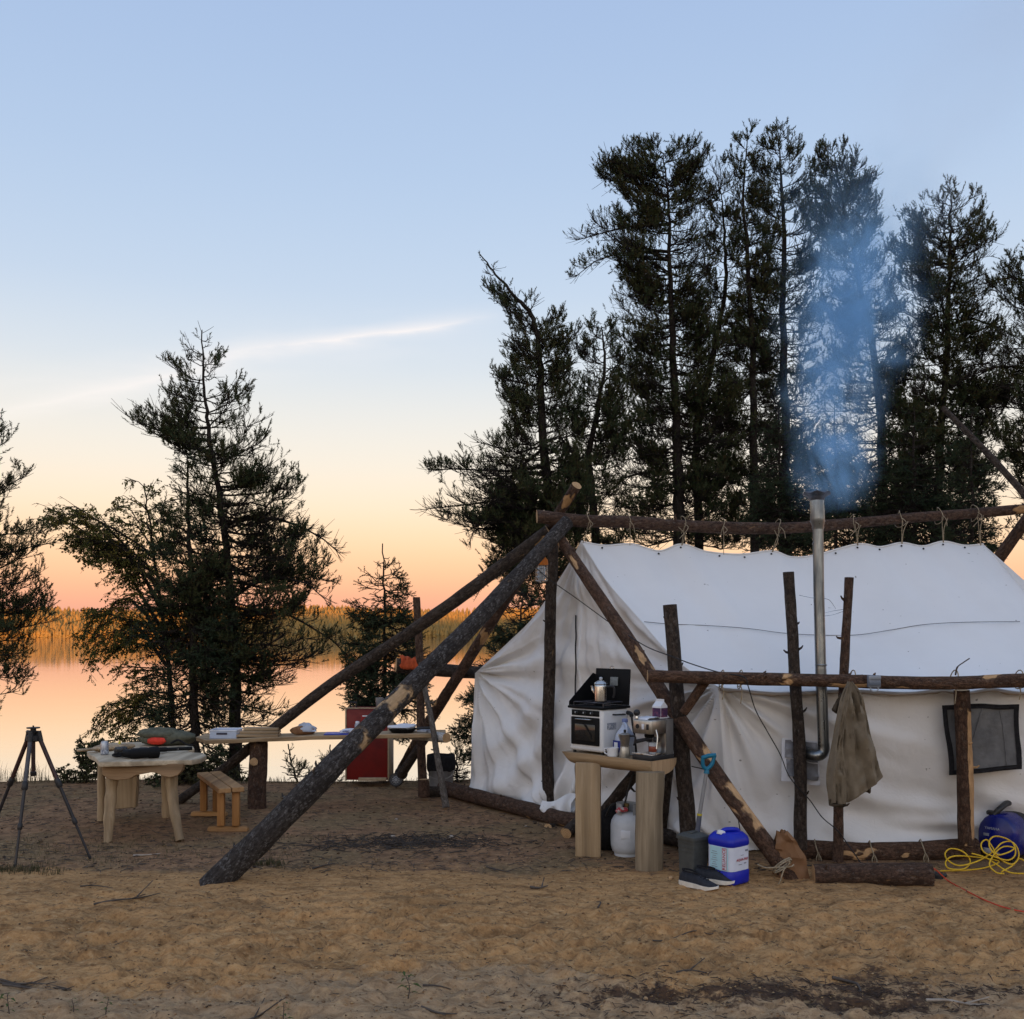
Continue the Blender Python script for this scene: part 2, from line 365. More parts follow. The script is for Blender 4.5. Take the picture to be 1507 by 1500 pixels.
GREY_BIN = simple('grey_plastic', (.075, .08, .075), (.055, .058, .056), 14, .55, bump=.1)
GREY_LAMP = simple('grey_lamp_housing', (.20, .22, .26), (.15, .165, .2), 14, .5, bump=.08)
BLUE_JUG = simple('blue_plastic', (.005, .018, .42), (.004, .012, .34), 8, .38, bump=.04, bs=30, spec=.4)
BLUE_GEN = simple('blue_paint', (.004, .010, .16), (.003, .007, .11), 8, .3, bump=.03, spec=.45)
BLUE_SHEET = simple('blue_board', (.03, .06, .42), (.025, .05, .36), 8, .4)
LABEL_CYAN = simple('pale_cyan_label', (.42, .66, .72), (.38, .60, .66), 9, .5, bump=.05)
LABEL_WHITE = simple('white_label', (.66, .70, .80), (.60, .64, .74), 9, .5, bump=.05)
INK_RED = simple('red_ink', (.42, .02, .03), None, 20, .5, bump=0)
INK_DARK = simple('dark_ink', (.05, .05, .08), None, 20, .5, bump=0)
INK_GREY = simple('grey_ink', (.26, .28, .34), None, 20, .5, bump=0)
INK_SILVER = simple('silver_ink', (.42, .45, .50), None, 20, .4, bump=0)
TEAL = simple('teal_plastic', (.006, .16, .27), (.005, .12, .2), 14, .4, bump=.03)
SHAFT = simple('grey_fibre_shaft', (.30, .30, .30), (.2, .2, .2), 20, .45, stretch=(1, 1, .2))
SHAFT_DK = simple('steel_blue_socket', (.10, .11, .14), (.07, .075, .1), 20, .45)
YELLOW = simple('yellow_band', (.6, .48, .03), None, 20, .5, bump=0)
ORANGE = simple('orange_plastic', (.72, .22, .02), (.55, .15, .015), 14, .45)
ORANGE_CL = simple('orange_cloth', (.52, .085, .02), (.32, .05, .015), 18, .9, bump=.6, bs=60)
RED_CL = simple('red_cloth', (.80, .06, .03), (.5, .035, .02), 16, .85, bump=.5, bs=40)
OLIVE = simple('olive_canvas_bag', (.125, .125, .09), (.08, .08, .058), 22, .9, bump=.6, bs=120, spec=.12)
KHAKI = simple('khaki_cotton', (.215, .175, .125), (.165, .132, .092), 9, .92, bump=.45, bs=38, bd=.006, spec=.1)
KHAKI_DK = simple('khaki_lining', (.10, .08, .058), (.07, .056, .04), 9, .92, bump=.4, bs=40, bd=.006, spec=.1)
RED_PAINT = simple('red_chest_paint', (.18, .009, .007), (.11, .006, .005), 7, .5, bump=.1, lo=.4, hi=.7)
EDGE_PLY = simple('plywood_edge', (.45, .34, .22), (.34, .25, .15), 30, .7)
TIN = simple('tin_bucket_metal', (.40, .42, .45), (.28, .30, .33), 16, .4, .7, bump=.06)
PAPER = simple('brown_paper', (.24, .13, .068), (.19, .10, .05), 7, .85, bump=.5, bs=22, bd=.006, spec=.12)
PAPER_W = simple('white_paper', (.72, .74, .80), (.62, .64, .7), 12, .8, bump=.3, bs=30, bd=.004)
PROPANE = simple('grey_white_tank_paint', (.56, .58, .61), (.46, .48, .5), 8, .45, bump=.06, spec=.4)
RUBBER = simple('rubber_sole', (.80, .76, .68), (.62, .58, .5), 20, .6)
NAVY_MESH = simple('dark_shoe_fabric', (.012, .014, .02), (.03, .032, .04), 60, .85, bump=.6, bs=260)
TRI_UP = simple('tripod_upper_tube', (.055, .022, .020), (.035, .018, .018), 20, .4)
TRI_DN = simple('tripod_lower_tube', (.018, .017, .02), (.03, .028, .032), 20, .4)
PURPLE = simple('dark_purple_print', (.05, .02, .07), (.16, .05, .10), 40, .5, lo=.5, hi=.6, bump=0)
NET = simple('window_screen', (.17, .17, .172), (.11, .11, .113), 7, .95, bump=.6, bs=30, bd=.012, spec=.02)
NETL = simple('stove_jack_foil', (.24, .25, .28), (.14, .145, .165), 9, .55, .3, bump=.5, bs=18, bd=.01)
BIRCH = bark('birch_bark', (.35, .33, .30), (.62, .60, .57), (.7, .68, .66), bare=(.07, .06, .05), bare_amt=.6, gs=.3, vs=30, bump=.3)
BREAD = simple('brown_loaf', (.30, .16, .075), (.2, .1, .05), 30, .7, bump=.4)
GLASSY = simple('bulb_glass', (.55, .60, .66), (.45, .50, .56), 9, .12, bump=0, spec=.6)
TERRA = simple('amber_liquid', (.30, .06, .03), (.12, .03, .02), 9, .2, bump=0)
STONE = simple('pale_stone', (.30, .25, .2), (.2, .17, .14), 20, .9, bump=.5, bs=30, bd=.01)
DEADWOOD = simple('dead_twig', (.055, .042, .034), (.10, .08, .066), 18, .9, bump=.3)
DRYWOOD = simple('bleached_twig', (.42, .36, .30), (.30, .25, .2), 18, .85, bump=.3)
def foliage(name, a, b, c, scale=2.2, trans=.12):
    t = NT(name); v0 = t.coord(); n1 = t.noise(v0, scale, 3); n2 = t.noise(v0, scale*7, 3)
    col = t.mix(t.rng(n1, .38, .62), a, b); col = t.mix(t.rng(n2, .52, .68), col, c)
    b_ = t.n('BsdfPrincipled', {'Base Color': col, 'Roughness': .7}); b_.inputs['Specular IOR Level'].default_value = .15
    tr = t.n('BsdfTranslucent', {'Color': col}); ms = t.n('MixShader'); ms.inputs[0].default_value = trans
    t.t.links.new(b_.outputs[0], ms.inputs[1]); t.t.links.new(tr.outputs[0], ms.inputs[2]); t.t.links.new(ms.outputs[0], t.out.inputs[0]); return t.m
NEEDLE = foliage('pine_needles', (.040, .058, .026), (.058, .062, .024), (.085, .055, .026))
NEEDLE_SP = foliage('spruce_needles', (.030, .050, .028), (.042, .056, .028), (.055, .048, .024))
LEAF_BIRCH = foliage('birch_leaves', (.15, .16, .045), (.23, .17, .04), (.11, .135, .045), 3., .45)
LEAF_BUSH = foliage('bush_leaves', (.05, .065, .028), (.075, .07, .03), (.06, .045, .025), 3., .25)
LEAF_PLANT = foliage('seedling_leaves', (.07, .105, .03), (.09, .10, .03), (.05, .075, .025), 20., .2)
GRASS = foliage('dry_grass', (.075, .075, .035), (.12, .095, .05), (.09, .065, .035), 6., .2)
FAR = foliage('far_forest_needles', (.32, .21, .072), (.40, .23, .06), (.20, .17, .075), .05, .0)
def water():
    t = NT('lake_water'); v_ = t.coord((1., 2.6, 1)); n1 = t.noise(v_, .9, 3, .5); n2 = t.noise(t.coord((.12, .5, 1)), .5, 2)
    nm = t.bump(t.math('MULTIPLY', n1, t.rng(n2, .35, .7, .25, 1.)), .045, .04)
    g = t.n('BsdfGlossy', {'Color': (.97, .97, .97), 'Roughness': .045, 'Normal': nm}); d = t.n('BsdfDiffuse', {'Color': (.03, .04, .045)})
    fr = t.n('LayerWeight', {'Blend': .5}); ms = t.n('MixShader'); t.set(ms.inputs[0], t.rng(fr.outputs['Facing'], .3, .9, .35, .95))
    t.t.links.new(d.outputs[0], ms.inputs[1]); t.t.links.new(g.outputs[0], ms.inputs[2]); t.t.links.new(ms.outputs[0], t.out.inputs[0]); return t.m
WATER = water()
def ground_mat():
    t = NT('camp_ground'); v0 = t.coord(); at = t.n('Attribute', attribute_name='zone'); sp = t.n('SeparateColor'); t.set(sp.inputs[0], at.outputs['Color'])
    big = t.noise(v0, 1.1, 5, .6); med = t.noise(v0, 7, 5, .62); fine = t.noise(v0, 45, 5, .7); grain = t.noise(v0, 260, 3, .7)
    st = t.noise(t.coord((1, 2.6, 1)), 9, 5, .65, .8)
    sand_shade = t.noise(t.coord((1, 2.2, 1)), 3.4, 6, .68, .5)  # darker noise patches, painted in for shade among the dents of the sand
    gold = t.mix(t.rng(st, .36, .64), (.52, .295, .125), (.38, .20, .08)); gold = t.mix(t.math('MULTIPLY', t.rng(big, .48, .66), .5), gold, (.20, .108, .044))
    gold = t.mix(t.math('MULTIPLY', t.rng(sand_shade, .52, .66), .75), gold, (.135, .07, .03))
    gold = t.mix(t.math('MULTIPLY', t.rng(fine, .55, .75), .55), gold, (.56, .36, .18)); gold = t.mix(t.math('MULTIPLY', t.rng(fine, .46, .30), .75), gold, (.10, .052, .024))
    grey = t.mix(t.rng(st, .38, .64), (.43, .285, .16), (.29, .18, .095)); grey = t.mix(t.math('MULTIPLY', t.rng(fine, .55, .72), .6), grey, (.15, .10, .065)); grey = t.mix(t.math('MULTIPLY', t.rng(sand_shade, .52, .66), .6), grey, (.2, .135, .08))
    lit = t.mix(t.rng(med, .36, .62), (.34, .19, .098), (.19, .105, .058)); lit = t.mix(t.math('MULTIPLY', t.rng(big, .44, .6), .6), lit, (.19, .14, .068))
    lit = t.mix(t.math('MULTIPLY', t.rng(fine, .55, .68), .8), lit, (.34, .22, .13)); lit = t.mix(t.math('MULTIPLY', t.rng(st, .55, .68), .65), lit, (.06, .036, .022)); lit = t.mix(t.math('MULTIPLY', t.rng(fine, .43, .32), .6), lit, (.045, .027, .017))
    peat = t.mix(t.rng(fine, .38, .62), (.032, .018, .013), (.075, .042, .028))
    jit = t.math('SUBTRACT', t.math('ADD', t.math('MULTIPLY', med, .6), t.math('MULTIPLY', fine, .4)), .5)
    def msk(ch, k=1.6): return t.rng(t.math('ADD', sp.outputs[ch], t.math('MULTIPLY', jit, k)), .35, .65)
    col = t.mix(msk(1), gold, grey); col = t.mix(msk(0, 1.9), col, lit); col = t.mix(t.math('MULTIPLY', msk(2, 3.6), .92), col, peat)
    col = t.mix(t.math('MULTIPLY', t.rng(grain, .56, .72), .45), col, (.07, .048, .034)); mid_ = t.noise(t.coord((1, 1.5, 1)), 20, 4, .6, .4); col = t.mix(t.math('MULTIPLY', t.rng(mid_, .55, .66), .5), col, (.13, .07, .034)); col = t.mix(t.math('MULTIPLY', t.rng(mid_, .44, .32), .4), col, (.60, .40, .205))
    hgt = t.math('ADD', t.math('MULTIPLY', st, .28), t.math('ADD', t.math('MULTIPLY', fine, .42), t.math('MULTIPLY', grain, .12)))
    t.bsdf(col, .95, 0, t.bump(hgt, .8, .02), .12); return t.m
GROUND = ground_mat()
# ------------------------------------------------------------------ the setting: ground (camp, bank, far shore, hill added behind the camera for shade), lake
WATER_Z = -.75
def shore_y(x): return 11.35+.22*vnoise(x*.5, 3.3, 0, 5)+.08*vnoise(x*2.3, 1.3, 0, 6)+7.0*sstep(-.2, 3.2, x)+2.0*sstep(-8, -16, x)
def base_h(x, y):
    ys = shore_y(x); z = -.022*sstep(8, 11, y)
    z = z-1.7*sstep(0, 2.4, y-ys)-3*sstep(2, 30, y-ys)
    shade_hill = (17+15*sstep(-160, -105, x))*(1+.05*vnoise(x*.03, 0, 0, 8)+.04*vnoise(x*.11, 3, 0, 9))  # unseen rise, heights set so camp and lower right far forest stay shaded
    z = z+shade_hill*sstep(-70, -205, y)
    fy = 424+10*vnoise(x*.012, 7, 0, 3)+5*vnoise(x*.05, 9, 0, 4)
    far = sstep(-6, 10, y-fy)*4.2+9*sstep(0, 110, y-fy)
    return z+far
def axis(lo, a, b, hi, step, grow=1.16):
    m = list(np.arange(a, b+1e-6, step)); s = step; q = a
    L = []
    while q > lo: s *= grow; q -= min(s, 22 if abs(q) < 520 else 200); L.append(max(q, lo))
    s = step; q = b; R_ = []
    while q < hi: s *= grow; q += min(s, 12 if q < 520 else 300); R_.append(min(q, hi))
    return np.array(L[::-1]+m+R_)
gx = axis(-1500, -4.6, 4.6, 1500, .024); gy = axis(-420, 3.6, 11.8, 3200, .024)
GXX, GYY = np.meshgrid(gx, gy)
gz = base_h(GXX, GYY)
near = sstep(13.5, 11, GYY)*sstep(-1, 2.5, GYY)*sstep(14, 7, np.abs(GXX))
sand_edge = 7.15+.35*vnoise(gx[None, :]*.6, 2.2, 0, 21)+.2*vnoise(gx[None, :]*1.9, 5.2, 0, 22)-.25*sstep(-.6, 1.6, GXX)
sand = sstep(.45, -.45, GYY-sand_edge)
calm = sstep(7.0, 5.4, GYY)*.85+.15
lump = .014*fbm(GXX*1.1, GYY*1.3, 0, 31, 2)*calm+(.012*fbm(GXX*2.6, GYY*4.6, 0, 41, 2)+.008*(.4+.6*sstep(4.6, 5.6, GYY))*fbm(GXX*6, GYY*10, 0, 53, 2)*sstep(-.5, .5, vnoise(GXX*.9, GYY*1.4, 0, 58))+.003*fbm(GXX*16, GYY*20, 0, 57, 2))*(.25+.75*sand)*calm
gz = gz+near*lump
pit = np.zeros_like(gz)                           # footprints and kicked-up sand
for i in range(2600):
    fy_ = 3.6+3.9*nr.uniform(0, 1)**1.2; fx_ = nr.uniform(-.6, .6)*fy_
    a_ = nr.normal(0, .7); L_ = nr.uniform(.06, .15); W_ = L_*nr.uniform(.34, .5); dp = nr.uniform(.006, .03)
    i0, i1 = np.searchsorted(gx, (fx_-.3, fx_+.3)); j0, j1 = np.searchsorted(gy, (fy_-.3, fy_+.3))
    X_, Y_ = GXX[j0:j1, i0:i1]-fx_, GYY[j0:j1, i0:i1]-fy_
    A_, B_ = (X_*cos(a_)+Y_*sin(a_))/L_, (-X_*sin(a_)+Y_*cos(a_))/W_
    q_ = A_*A_+B_*B_
    pit[j0:j1, i0:i1] += -dp*np.exp(-q_*q_*.6)+.4*dp*np.exp(-((np.sqrt(q_)-1.5)/.4)**2)
gz = gz+np.clip(pit, -.05, .035)*sand*near*calm*(.6+.4*sstep(4.6, 5.6, GYY))
NX, NY = len(gx), len(gy)
idx = np.arange(NX*NY).reshape(NY, NX)
quads = np.stack([idx[:-1, :-1], idx[:-1, 1:], idx[1:, 1:], idx[1:, :-1]], -1).reshape(-1, 4)
ground = np_mesh('ground', np.stack([GXX, GYY, gz], -1).reshape(-1, 3), quads, np.full(len(quads), 4), GROUND, smooth=True)
tag(ground, kind='structure', label='trampled brown sand and dark needle litter of the lakeside camp', cat='ground')
litter = 1-sand
greyz = sstep(5.25, 4.55, GYY+.3*vnoise(GXX*1.2, GYY*1.2, 0, 61))*.72
peatz = np.exp(-(((GXX-1.75)/.95)**2+((GYY-4.68)/.26)**2)**1.1)*1.05+.8*np.exp(-(((GXX-.62)/.42)**2+((GYY-4.66)/.10)**2)) \
    + (.5)*np.exp(-(((GXX+.83)/.70)**2+((GYY-7.95)/.24)**2))+.6*np.exp(-(((GXX-1.1)/1.0)**2+((GYY-4.25)/.1)**2))
peatz = peatz*np.where(GYY < 6, np.clip(.85+.55*fbm(GXX*2.3, GYY*7, 0, 91, 3), .0, 1.3), 1)
ca = ground.data.color_attributes.new('zone', 'FLOAT_COLOR', 'POINT')
zc = np.zeros((NX*NY, 4), np.float32); zc[:, 0] = litter.ravel(); zc[:, 1] = greyz.ravel(); zc[:, 2] = peatz.ravel(); zc[:, 3] = 1
ca.data.foreach_set('color', zc.ravel())
def gh(x, y):
    """ground height at a point of the built sheet"""
    i = int(np.clip(np.searchsorted(gx, x)-1, 0, NX-2)); j = int(np.clip(np.searchsorted(gy, y)-1, 0, NY-2))
    a_ = (x-gx[i])/(gx[i+1]-gx[i]); b_ = (y-gy[j])/(gy[j+1]-gy[j])
    return float(gz[j, i]*(1-a_)*(1-b_)+gz[j, i+1]*a_*(1-b_)+gz[j+1, i]*(1-a_)*b_+gz[j+1, i+1]*a_*b_)
wm = MB(); wm.add([(-1500, 8, WATER_Z), (1500, 8, WATER_Z), (1500, 520, WATER_Z), (-1500, 520, WATER_Z)], [[0, 1, 2, 3]])
tag(wm.build('lake', WATER, smooth=0), kind='structure', label='still lake mirroring the orange evening sky', cat='lake')

# ------------------------------------------------------------------ far forest beyond the lake (one mass)
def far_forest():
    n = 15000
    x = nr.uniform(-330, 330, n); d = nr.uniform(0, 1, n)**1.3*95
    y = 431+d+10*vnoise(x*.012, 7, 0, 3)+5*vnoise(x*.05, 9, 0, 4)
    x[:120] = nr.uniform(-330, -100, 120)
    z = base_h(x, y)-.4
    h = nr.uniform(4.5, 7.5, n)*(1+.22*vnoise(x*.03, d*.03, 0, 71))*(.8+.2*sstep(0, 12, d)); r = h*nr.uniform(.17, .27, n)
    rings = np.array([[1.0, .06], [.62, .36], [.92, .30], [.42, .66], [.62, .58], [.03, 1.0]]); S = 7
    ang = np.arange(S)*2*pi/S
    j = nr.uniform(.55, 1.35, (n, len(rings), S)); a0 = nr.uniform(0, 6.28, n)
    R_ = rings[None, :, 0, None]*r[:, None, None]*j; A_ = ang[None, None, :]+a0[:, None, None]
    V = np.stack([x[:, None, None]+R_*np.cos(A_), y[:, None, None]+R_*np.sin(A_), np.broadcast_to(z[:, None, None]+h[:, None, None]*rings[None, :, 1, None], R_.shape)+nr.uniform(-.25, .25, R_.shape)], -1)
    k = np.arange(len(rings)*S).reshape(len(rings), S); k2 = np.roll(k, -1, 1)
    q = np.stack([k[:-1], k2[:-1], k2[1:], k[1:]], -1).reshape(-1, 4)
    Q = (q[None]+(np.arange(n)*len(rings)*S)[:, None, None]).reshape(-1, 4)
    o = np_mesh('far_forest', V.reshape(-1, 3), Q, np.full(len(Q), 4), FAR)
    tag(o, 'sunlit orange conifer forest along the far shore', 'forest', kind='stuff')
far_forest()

# ------------------------------------------------------------------ trees
def tube_batch(paths, rad, seg=4):
    n, k, _ = paths.shape
    T = np.gradient(paths, axis=1); T /= np.linalg.norm(T, axis=2, keepdims=True)+1e-9
    ref = np.where(np.abs(T[..., 2:3]) > .9, np.array([1., 0, 0]), np.array([0, 0, 1.]))
    U = np.cross(T, ref); U /= np.linalg.norm(U, axis=2, keepdims=True)+1e-9; Vv = np.cross(T, U)
    a = np.arange(seg)*2*pi/seg
    R_ = rad[..., None, None]
    V = paths[:, :, None, :]+R_*(U[:, :, None, :]*np.cos(a)[None, None, :, None]+Vv[:, :, None, :]*np.sin(a)[None, None, :, None])
    id_ = np.arange(k*seg).reshape(k, seg); id2 = np.roll(id_, -1, 1)
    q = np.stack([id_[:-1], id2[:-1], id2[1:], id_[1:]], -1).reshape(-1, 4)
    Q = (q[None]+(np.arange(n)*k*seg)[:, None, None]).reshape(-1, 4)
    return V.reshape(-1, 3), Q
def sample(paths, idx_, t):
    k = paths.shape[1]; f = t*(k-1); i = np.minimum(f.astype(int), k-2); f = (f-i)[:, None]
    a, b = paths[idx_, i], paths[idx_, i+1]; d = b-a; d = d/(np.linalg.norm(d, axis=1, keepdims=True)+1e-9)
    return a*(1-f)+b*f, d
def unit(a): return a/(np.linalg.norm(a, axis=-1, keepdims=True)+1e-9)
PINE = dict(tuft=(.07, .13), needle=.033, nw=.0050, m=20, up=.42, rise=(-.12, .50), sag=.10, sec=.046, secl=(.16, .62), ter=4.2, terl=(.05, .20), tufts=.80, t0=.80, style='needle')
SPRUCE = dict(tuft=(.05, .11), needle=.020, nw=.0046, m=18, up=.0, rise=(-.38, .5), sag=.10, sec=.036, secl=(.12, .46), ter=4.0, terl=(.05, .17), tufts=1.15, t0=.45, style='needle')
BIRCHS = dict(up=-.35, rise=(-.1, .7), sag=-.12, sec=.05, secl=(.18, .65), ter=4.2, terl=(.08, .28), tufts=3.6, style='leaf', leaf=.026)
BUSHS = dict(up=.2, rise=(.3, .9), sag=-.05, sec=.05, secl=(.08, .25), ter=2.5, terl=(.04, .12), tufts=3.5, style='leaf', leaf=.022)
def tree(name, label, Y, trunk, tw, prof, nprim, S, mat_f, seed, cat='tree', extra=(), depth=.75, group=None, dens=1., seg=9, fill=(.55, 1.0), lowbias=1., mat_b=None, bare_below=None):
    """trunk: photo points from the base up, at distance Y; prof: (row, left column, right column) of the crown's outline at that distance;
    extra: hand placed limbs (start px, tip px, depth offset)"""
    g = np.random.default_rng(seed); mat_b = mat_b or BARK_TREE
    tr = np.array([P(a, b, Y) for a, b in trunk]); tp = np.array(smooth_path([Vector(q) for q in tr], 6)); tp = np.array([list(q) for q in tp])
    base = tp[0].copy(); base[2] = gh(base[0], base[1])-.05
    if base[2] < tp[0][2]-.03: tp = np.vstack([base[None], tp])
    tp[1:-1] += g.normal(0, .008, tp[1:-1].shape)
    k = len(tp); hh = np.linspace(0, 1, k); r0 = tw*Y/F*.36
    tz = tp[:, 2]
    def trunk_at(z): return np.stack([np.interp(z, tz, tp[:, 0]), np.interp(z, tz, tp[:, 1])], -1)
    root = thing(name, label, cat, tuple(base), 0, group)
    B = Vector(base)
    rad = r0*(1-hh)**1.05+.007; rad[0] *= 1.25
    V0, Q0 = tube_batch(tp[None]-base, rad[None], seg)
    pr = np.array(sorted(prof), float); ztop, zbot = H-(pr[0, 0]-HOR)*Y/F, H-(pr[-1, 0]-HOR)*Y/F
    prim = []; prad = []
    rows = np.linspace(pr[0, 0], pr[-1, 0], 60); wdt = np.interp(rows, pr[:, 0], pr[:, 2]-pr[:, 1])+14
    wdt = wdt*(lowbias+(1-lowbias)*np.linspace(1, 0, 60)); cdf = np.cumsum(wdt)/np.sum(wdt)
    az0 = g.uniform(0, 6.28)
    nprim = int(nprim*1.6)
    for i in range(nprim):
        row = np.interp((i+g.uniform(0, 1))/nprim, cdf, rows); az = az0+i*2.39996+g.uniform(-.3, .3)
        z = H-(row-HOR)*Y/F; c = trunk_at(z); cpx = CX+c[0]*F/Y
        ca_, sa_ = cos(az), sin(az); ca_ = math.copysign(abs(ca_)**.55, ca_)
        eL, eR = cpx-np.interp(row, pr[:, 0], pr[:, 1]), np.interp(row, pr[:, 0], pr[:, 2])-cpx
        e = (eR if ca_ > 0 else eL)*Y/F*ca_; dy = depth*.5*(abs(eL)+abs(eR))*Y/F*sa_
        f = fill[0]+(fill[1]-fill[0])*g.uniform(0, 1)**.7; off = np.array([e, dy])*f
        L = float(np.hypot(*off))
        if L < .04: continue
        h = np.clip((z-zbot)/(ztop-zbot+1e-6), 0, 1); rise = S['rise'][0]+(S['rise'][1]-S['rise'][0])*h**1.3+g.uniform(-.18, .18)
        zs = np.clip(z-rise*L, tz[0]+.1, tz[-1]-.02); s0 = np.array([*trunk_at(zs), zs]); tip = np.array([*(c+off), z])
        t = np.linspace(0, 1, 6)[:, None]; p = s0*(1-t)+tip*t
        p[:, 2] -= (4*t*(1-t))[:, 0]*S['sag']*L*g.uniform(.3, 1.4); p[1:-1] += g.normal(0, .022*L+.004, (4, 3))
        prim.append(p); prad.append(np.linspace(min(.020, .005+.011*L), .003, 6))
    for s_, m_, e_, dd in extra:
        a = np.array(P(*s_, Y)); b = np.array(P(*m_, Y+dd*.5)); c_ = np.array(P(*e_, Y+dd)); t = np.linspace(0, 1, 6)[:, None]
        cc = 2*b-.5*(a+c_); p = a*(1-t)**2+cc*2*t*(1-t)+c_*t*t; p[1:-1] += g.normal(0, .012, (4, 3))
        prim.append(p); prad.append(np.linspace(.026, .005, 6))
    prim = np.array(prim); prad = np.array(prad); plen = np.linalg.norm(np.diff(prim, axis=1), axis=2).sum(1)
    def child(par, plen_, n, t0, lrange, spread, up, k_=4, taper=.6):
        ii = g.choice(len(par), n, p=plen_/plen_.sum()); t = t0+(1-t0)*g.uniform(0, 1, n)**.8
        p, d = sample(par, ii, t); sd_ = unit(np.cross(d, [0, 0, 1.]))*g.choice([-1, 1], n)[:, None]
        dr = unit(d*g.uniform(.35, 1., n)[:, None]+sd_*(g.uniform(.2, 1., n)*spread)[:, None]+np.array([0, 0, 1.])*(up+g.normal(0, .36, n))[:, None])
        ln = g.uniform(*lrange, n)*(1-taper*t)*np.clip(plen_[ii], .15, 1.2)**.5
        s = np.linspace(0, 1, k_)[None, :, None]
        path = p[:, None, :]+dr[:, None, :]*s*ln[:, None, None]; path[:, :, 2] += (s[:, :, 0]**2)*(up*.45*ln)[:, None]
        return path, ln
    n2 = int(1.9*dens*plen.sum()/S['sec']); sec, l2 = child(prim, plen, n2, .06, S['secl'], .9, S['up']*.5)
    n3 = int(n2*S['ter']); ter, l3 = child(sec, l2, n3, .12, S['terl'], 1.15, S['up'], 3, .3)
    if S['style'] == 'needle':
        fr_ = 1.9 if S['up'] > .1 else 2.3
        def clump(q): return vnoise(q[:, 0]*fr_+seed, q[:, 1]*fr_, q[:, 2]*fr_*1.35, 5)+.5*vnoise(q[:, 0]*fr_*2.2, q[:, 1]*fr_*2.2, q[:, 2]*fr_*2.6, 6)
        tk = ter[:, -1]; kp = g.uniform(0, 1, n3) < .07+.93*sstep(-.13, .13, clump(tk)); ter, l3 = ter[kp], l3[kp]; n3 = len(ter)
    vb, qb = [V0], [Q0]; nb = len(V0)
    W1, X1 = tube_batch(prim-base, prad, 5)
    br = [(W1, X1)]
    W2, X2 = tube_batch(sec-base, np.broadcast_to(np.linspace(.0045, .0022, 4), sec.shape[:2]), 3); br.append((W2, X2))
    W3, X3 = tube_batch(ter-base, np.broadcast_to(np.linspace(.0026, .0014, 3), ter.shape[:2]), 3); br.append((W3, X3))
    np_mesh('trunk', V0, Q0, np.full(len(Q0), 4), mat_b, root, smooth=True)
    bv, bq, n0 = [], [], 0
    for a, b in br: bv.append(a); bq.append(b+n0); n0 += len(a)
    bv, bq = np.vstack(bv), np.vstack(bq)
    np_mesh('branches', bv, bq, np.full(len(bq), 4), mat_b, root, smooth=True)
    nt = int(n3*S['tufts']); ii = g.integers(0, n3, nt); t = g.uniform(S.get('t0', .25), 1, nt) if S['style'] == 'needle' else g.uniform(.1, 1, nt)
    p, d = sample(ter, ii, t)
    # trim to the outline
    ppx, ppy = CX+p[:, 0]*F/p[:, 1], HOR+(H-p[:, 2])*F/p[:, 1]
    if len(extra) == 0 or True:
        ok = (ppx > np.interp(ppy, pr[:, 0], pr[:, 1])-16) & (ppx < np.interp(ppy, pr[:, 0], pr[:, 2])+16) & (ppy > pr[0, 0]-10)
        p, d = p[ok], d[ok]
    p = p-base; nt = len(p)
    if S['style'] == 'needle':
        d = unit(d*.8+np.array([0, 0, 1.])*S['up']*1.3+g.normal(0, .38, (nt, 3))); ln = g.uniform(*S['tuft'], nt); m = S['m']
        s = (np.arange(m)[None, :]+g.uniform(0, 1, (nt, m)))/m
        ref = unit(g.normal(0, 1, (nt, m, 3))); rad_ = ref-d[:, None, :]*(ref*d[:, None, :]).sum(-1, keepdims=True); rad_ = unit(rad_)
        b0 = p[:, None, :]+d[:, None, :]*(s*ln[:, None])[..., None]
        nd_ = unit(d[:, None, :]*(.55+.8*s[..., None])+rad_*.9)
        nl = S['needle']*g.uniform(.7, 1.25, (nt, m, 1)); sd_ = unit(np.cross(nd_, g.normal(0, 1, (nt, m, 3))))*S['nw']
        V = np.stack([b0-sd_, b0+sd_, b0+nd_*nl], 2).reshape(-1, 3)
        Q = np.arange(len(V)).reshape(-1, 3); sz = np.full(len(Q), 3)
    else:
        lf = S['leaf']*g.uniform(.7, 1.35, nt); a = unit(g.normal(0, 1, (nt, 3))+np.array([0, 0, -.5])); b = unit(np.cross(a, g.normal(0, 1, (nt, 3))))
        c_ = np.cross(a, b)*.25
        V = np.stack([p, p+(a*.5+b*.42+c_)*lf[:, None], p+a*1.15*lf[:, None], p+(a*.5-b*.42+c_)*lf[:, None]], 1).reshape(-1, 3)
        Q = np.arange(len(V)).reshape(-1, 4); sz = np.full(len(Q), 4)
    np_mesh('crown', V, Q, sz, mat_f, root)
    return root
# ------------------------------------------------------------------ trees along the bank
tree('pine_tree', 'tall shaggy jack pine above the slab table, with a long bare-ended left limb', 12.6,
     [(341, 1165), (347, 1080), (346, 1000), (340, 900), (334, 820), (322, 730), (308, 640), (300, 570), (297, 488)], 27,
     [(486, 285, 305), (496, 250, 310), (520, 242, 318), (560, 244, 345), (578, 250, 388), (600, 240, 388), (612, 205, 360), (626, 185, 405), (645, 215, 420), (658, 255, 430), (690, 282, 472), (708, 262, 445), (735, 250, 468), (760, 240, 470), (790, 240, 480), (815, 236, 500), (845, 235, 505), (862, 232, 500), (885, 230, 470), (930, 235, 480), (960, 240, 500), (985, 245, 475), (1010, 255, 430), (1060, 270, 425), (1085, 290, 410)],
     120, PINE, NEEDLE, 11, extra=[((345, 905), (430, 905), (530, 985), .2), ((342, 880), (410, 850), (478, 882), -.3), ((318, 650), (255, 640), (184, 610), .1), ((335, 770), (430, 770), (500, 815), .2)], dens=.82, fill=(.4, 1.0), group='jack pines along the bank')
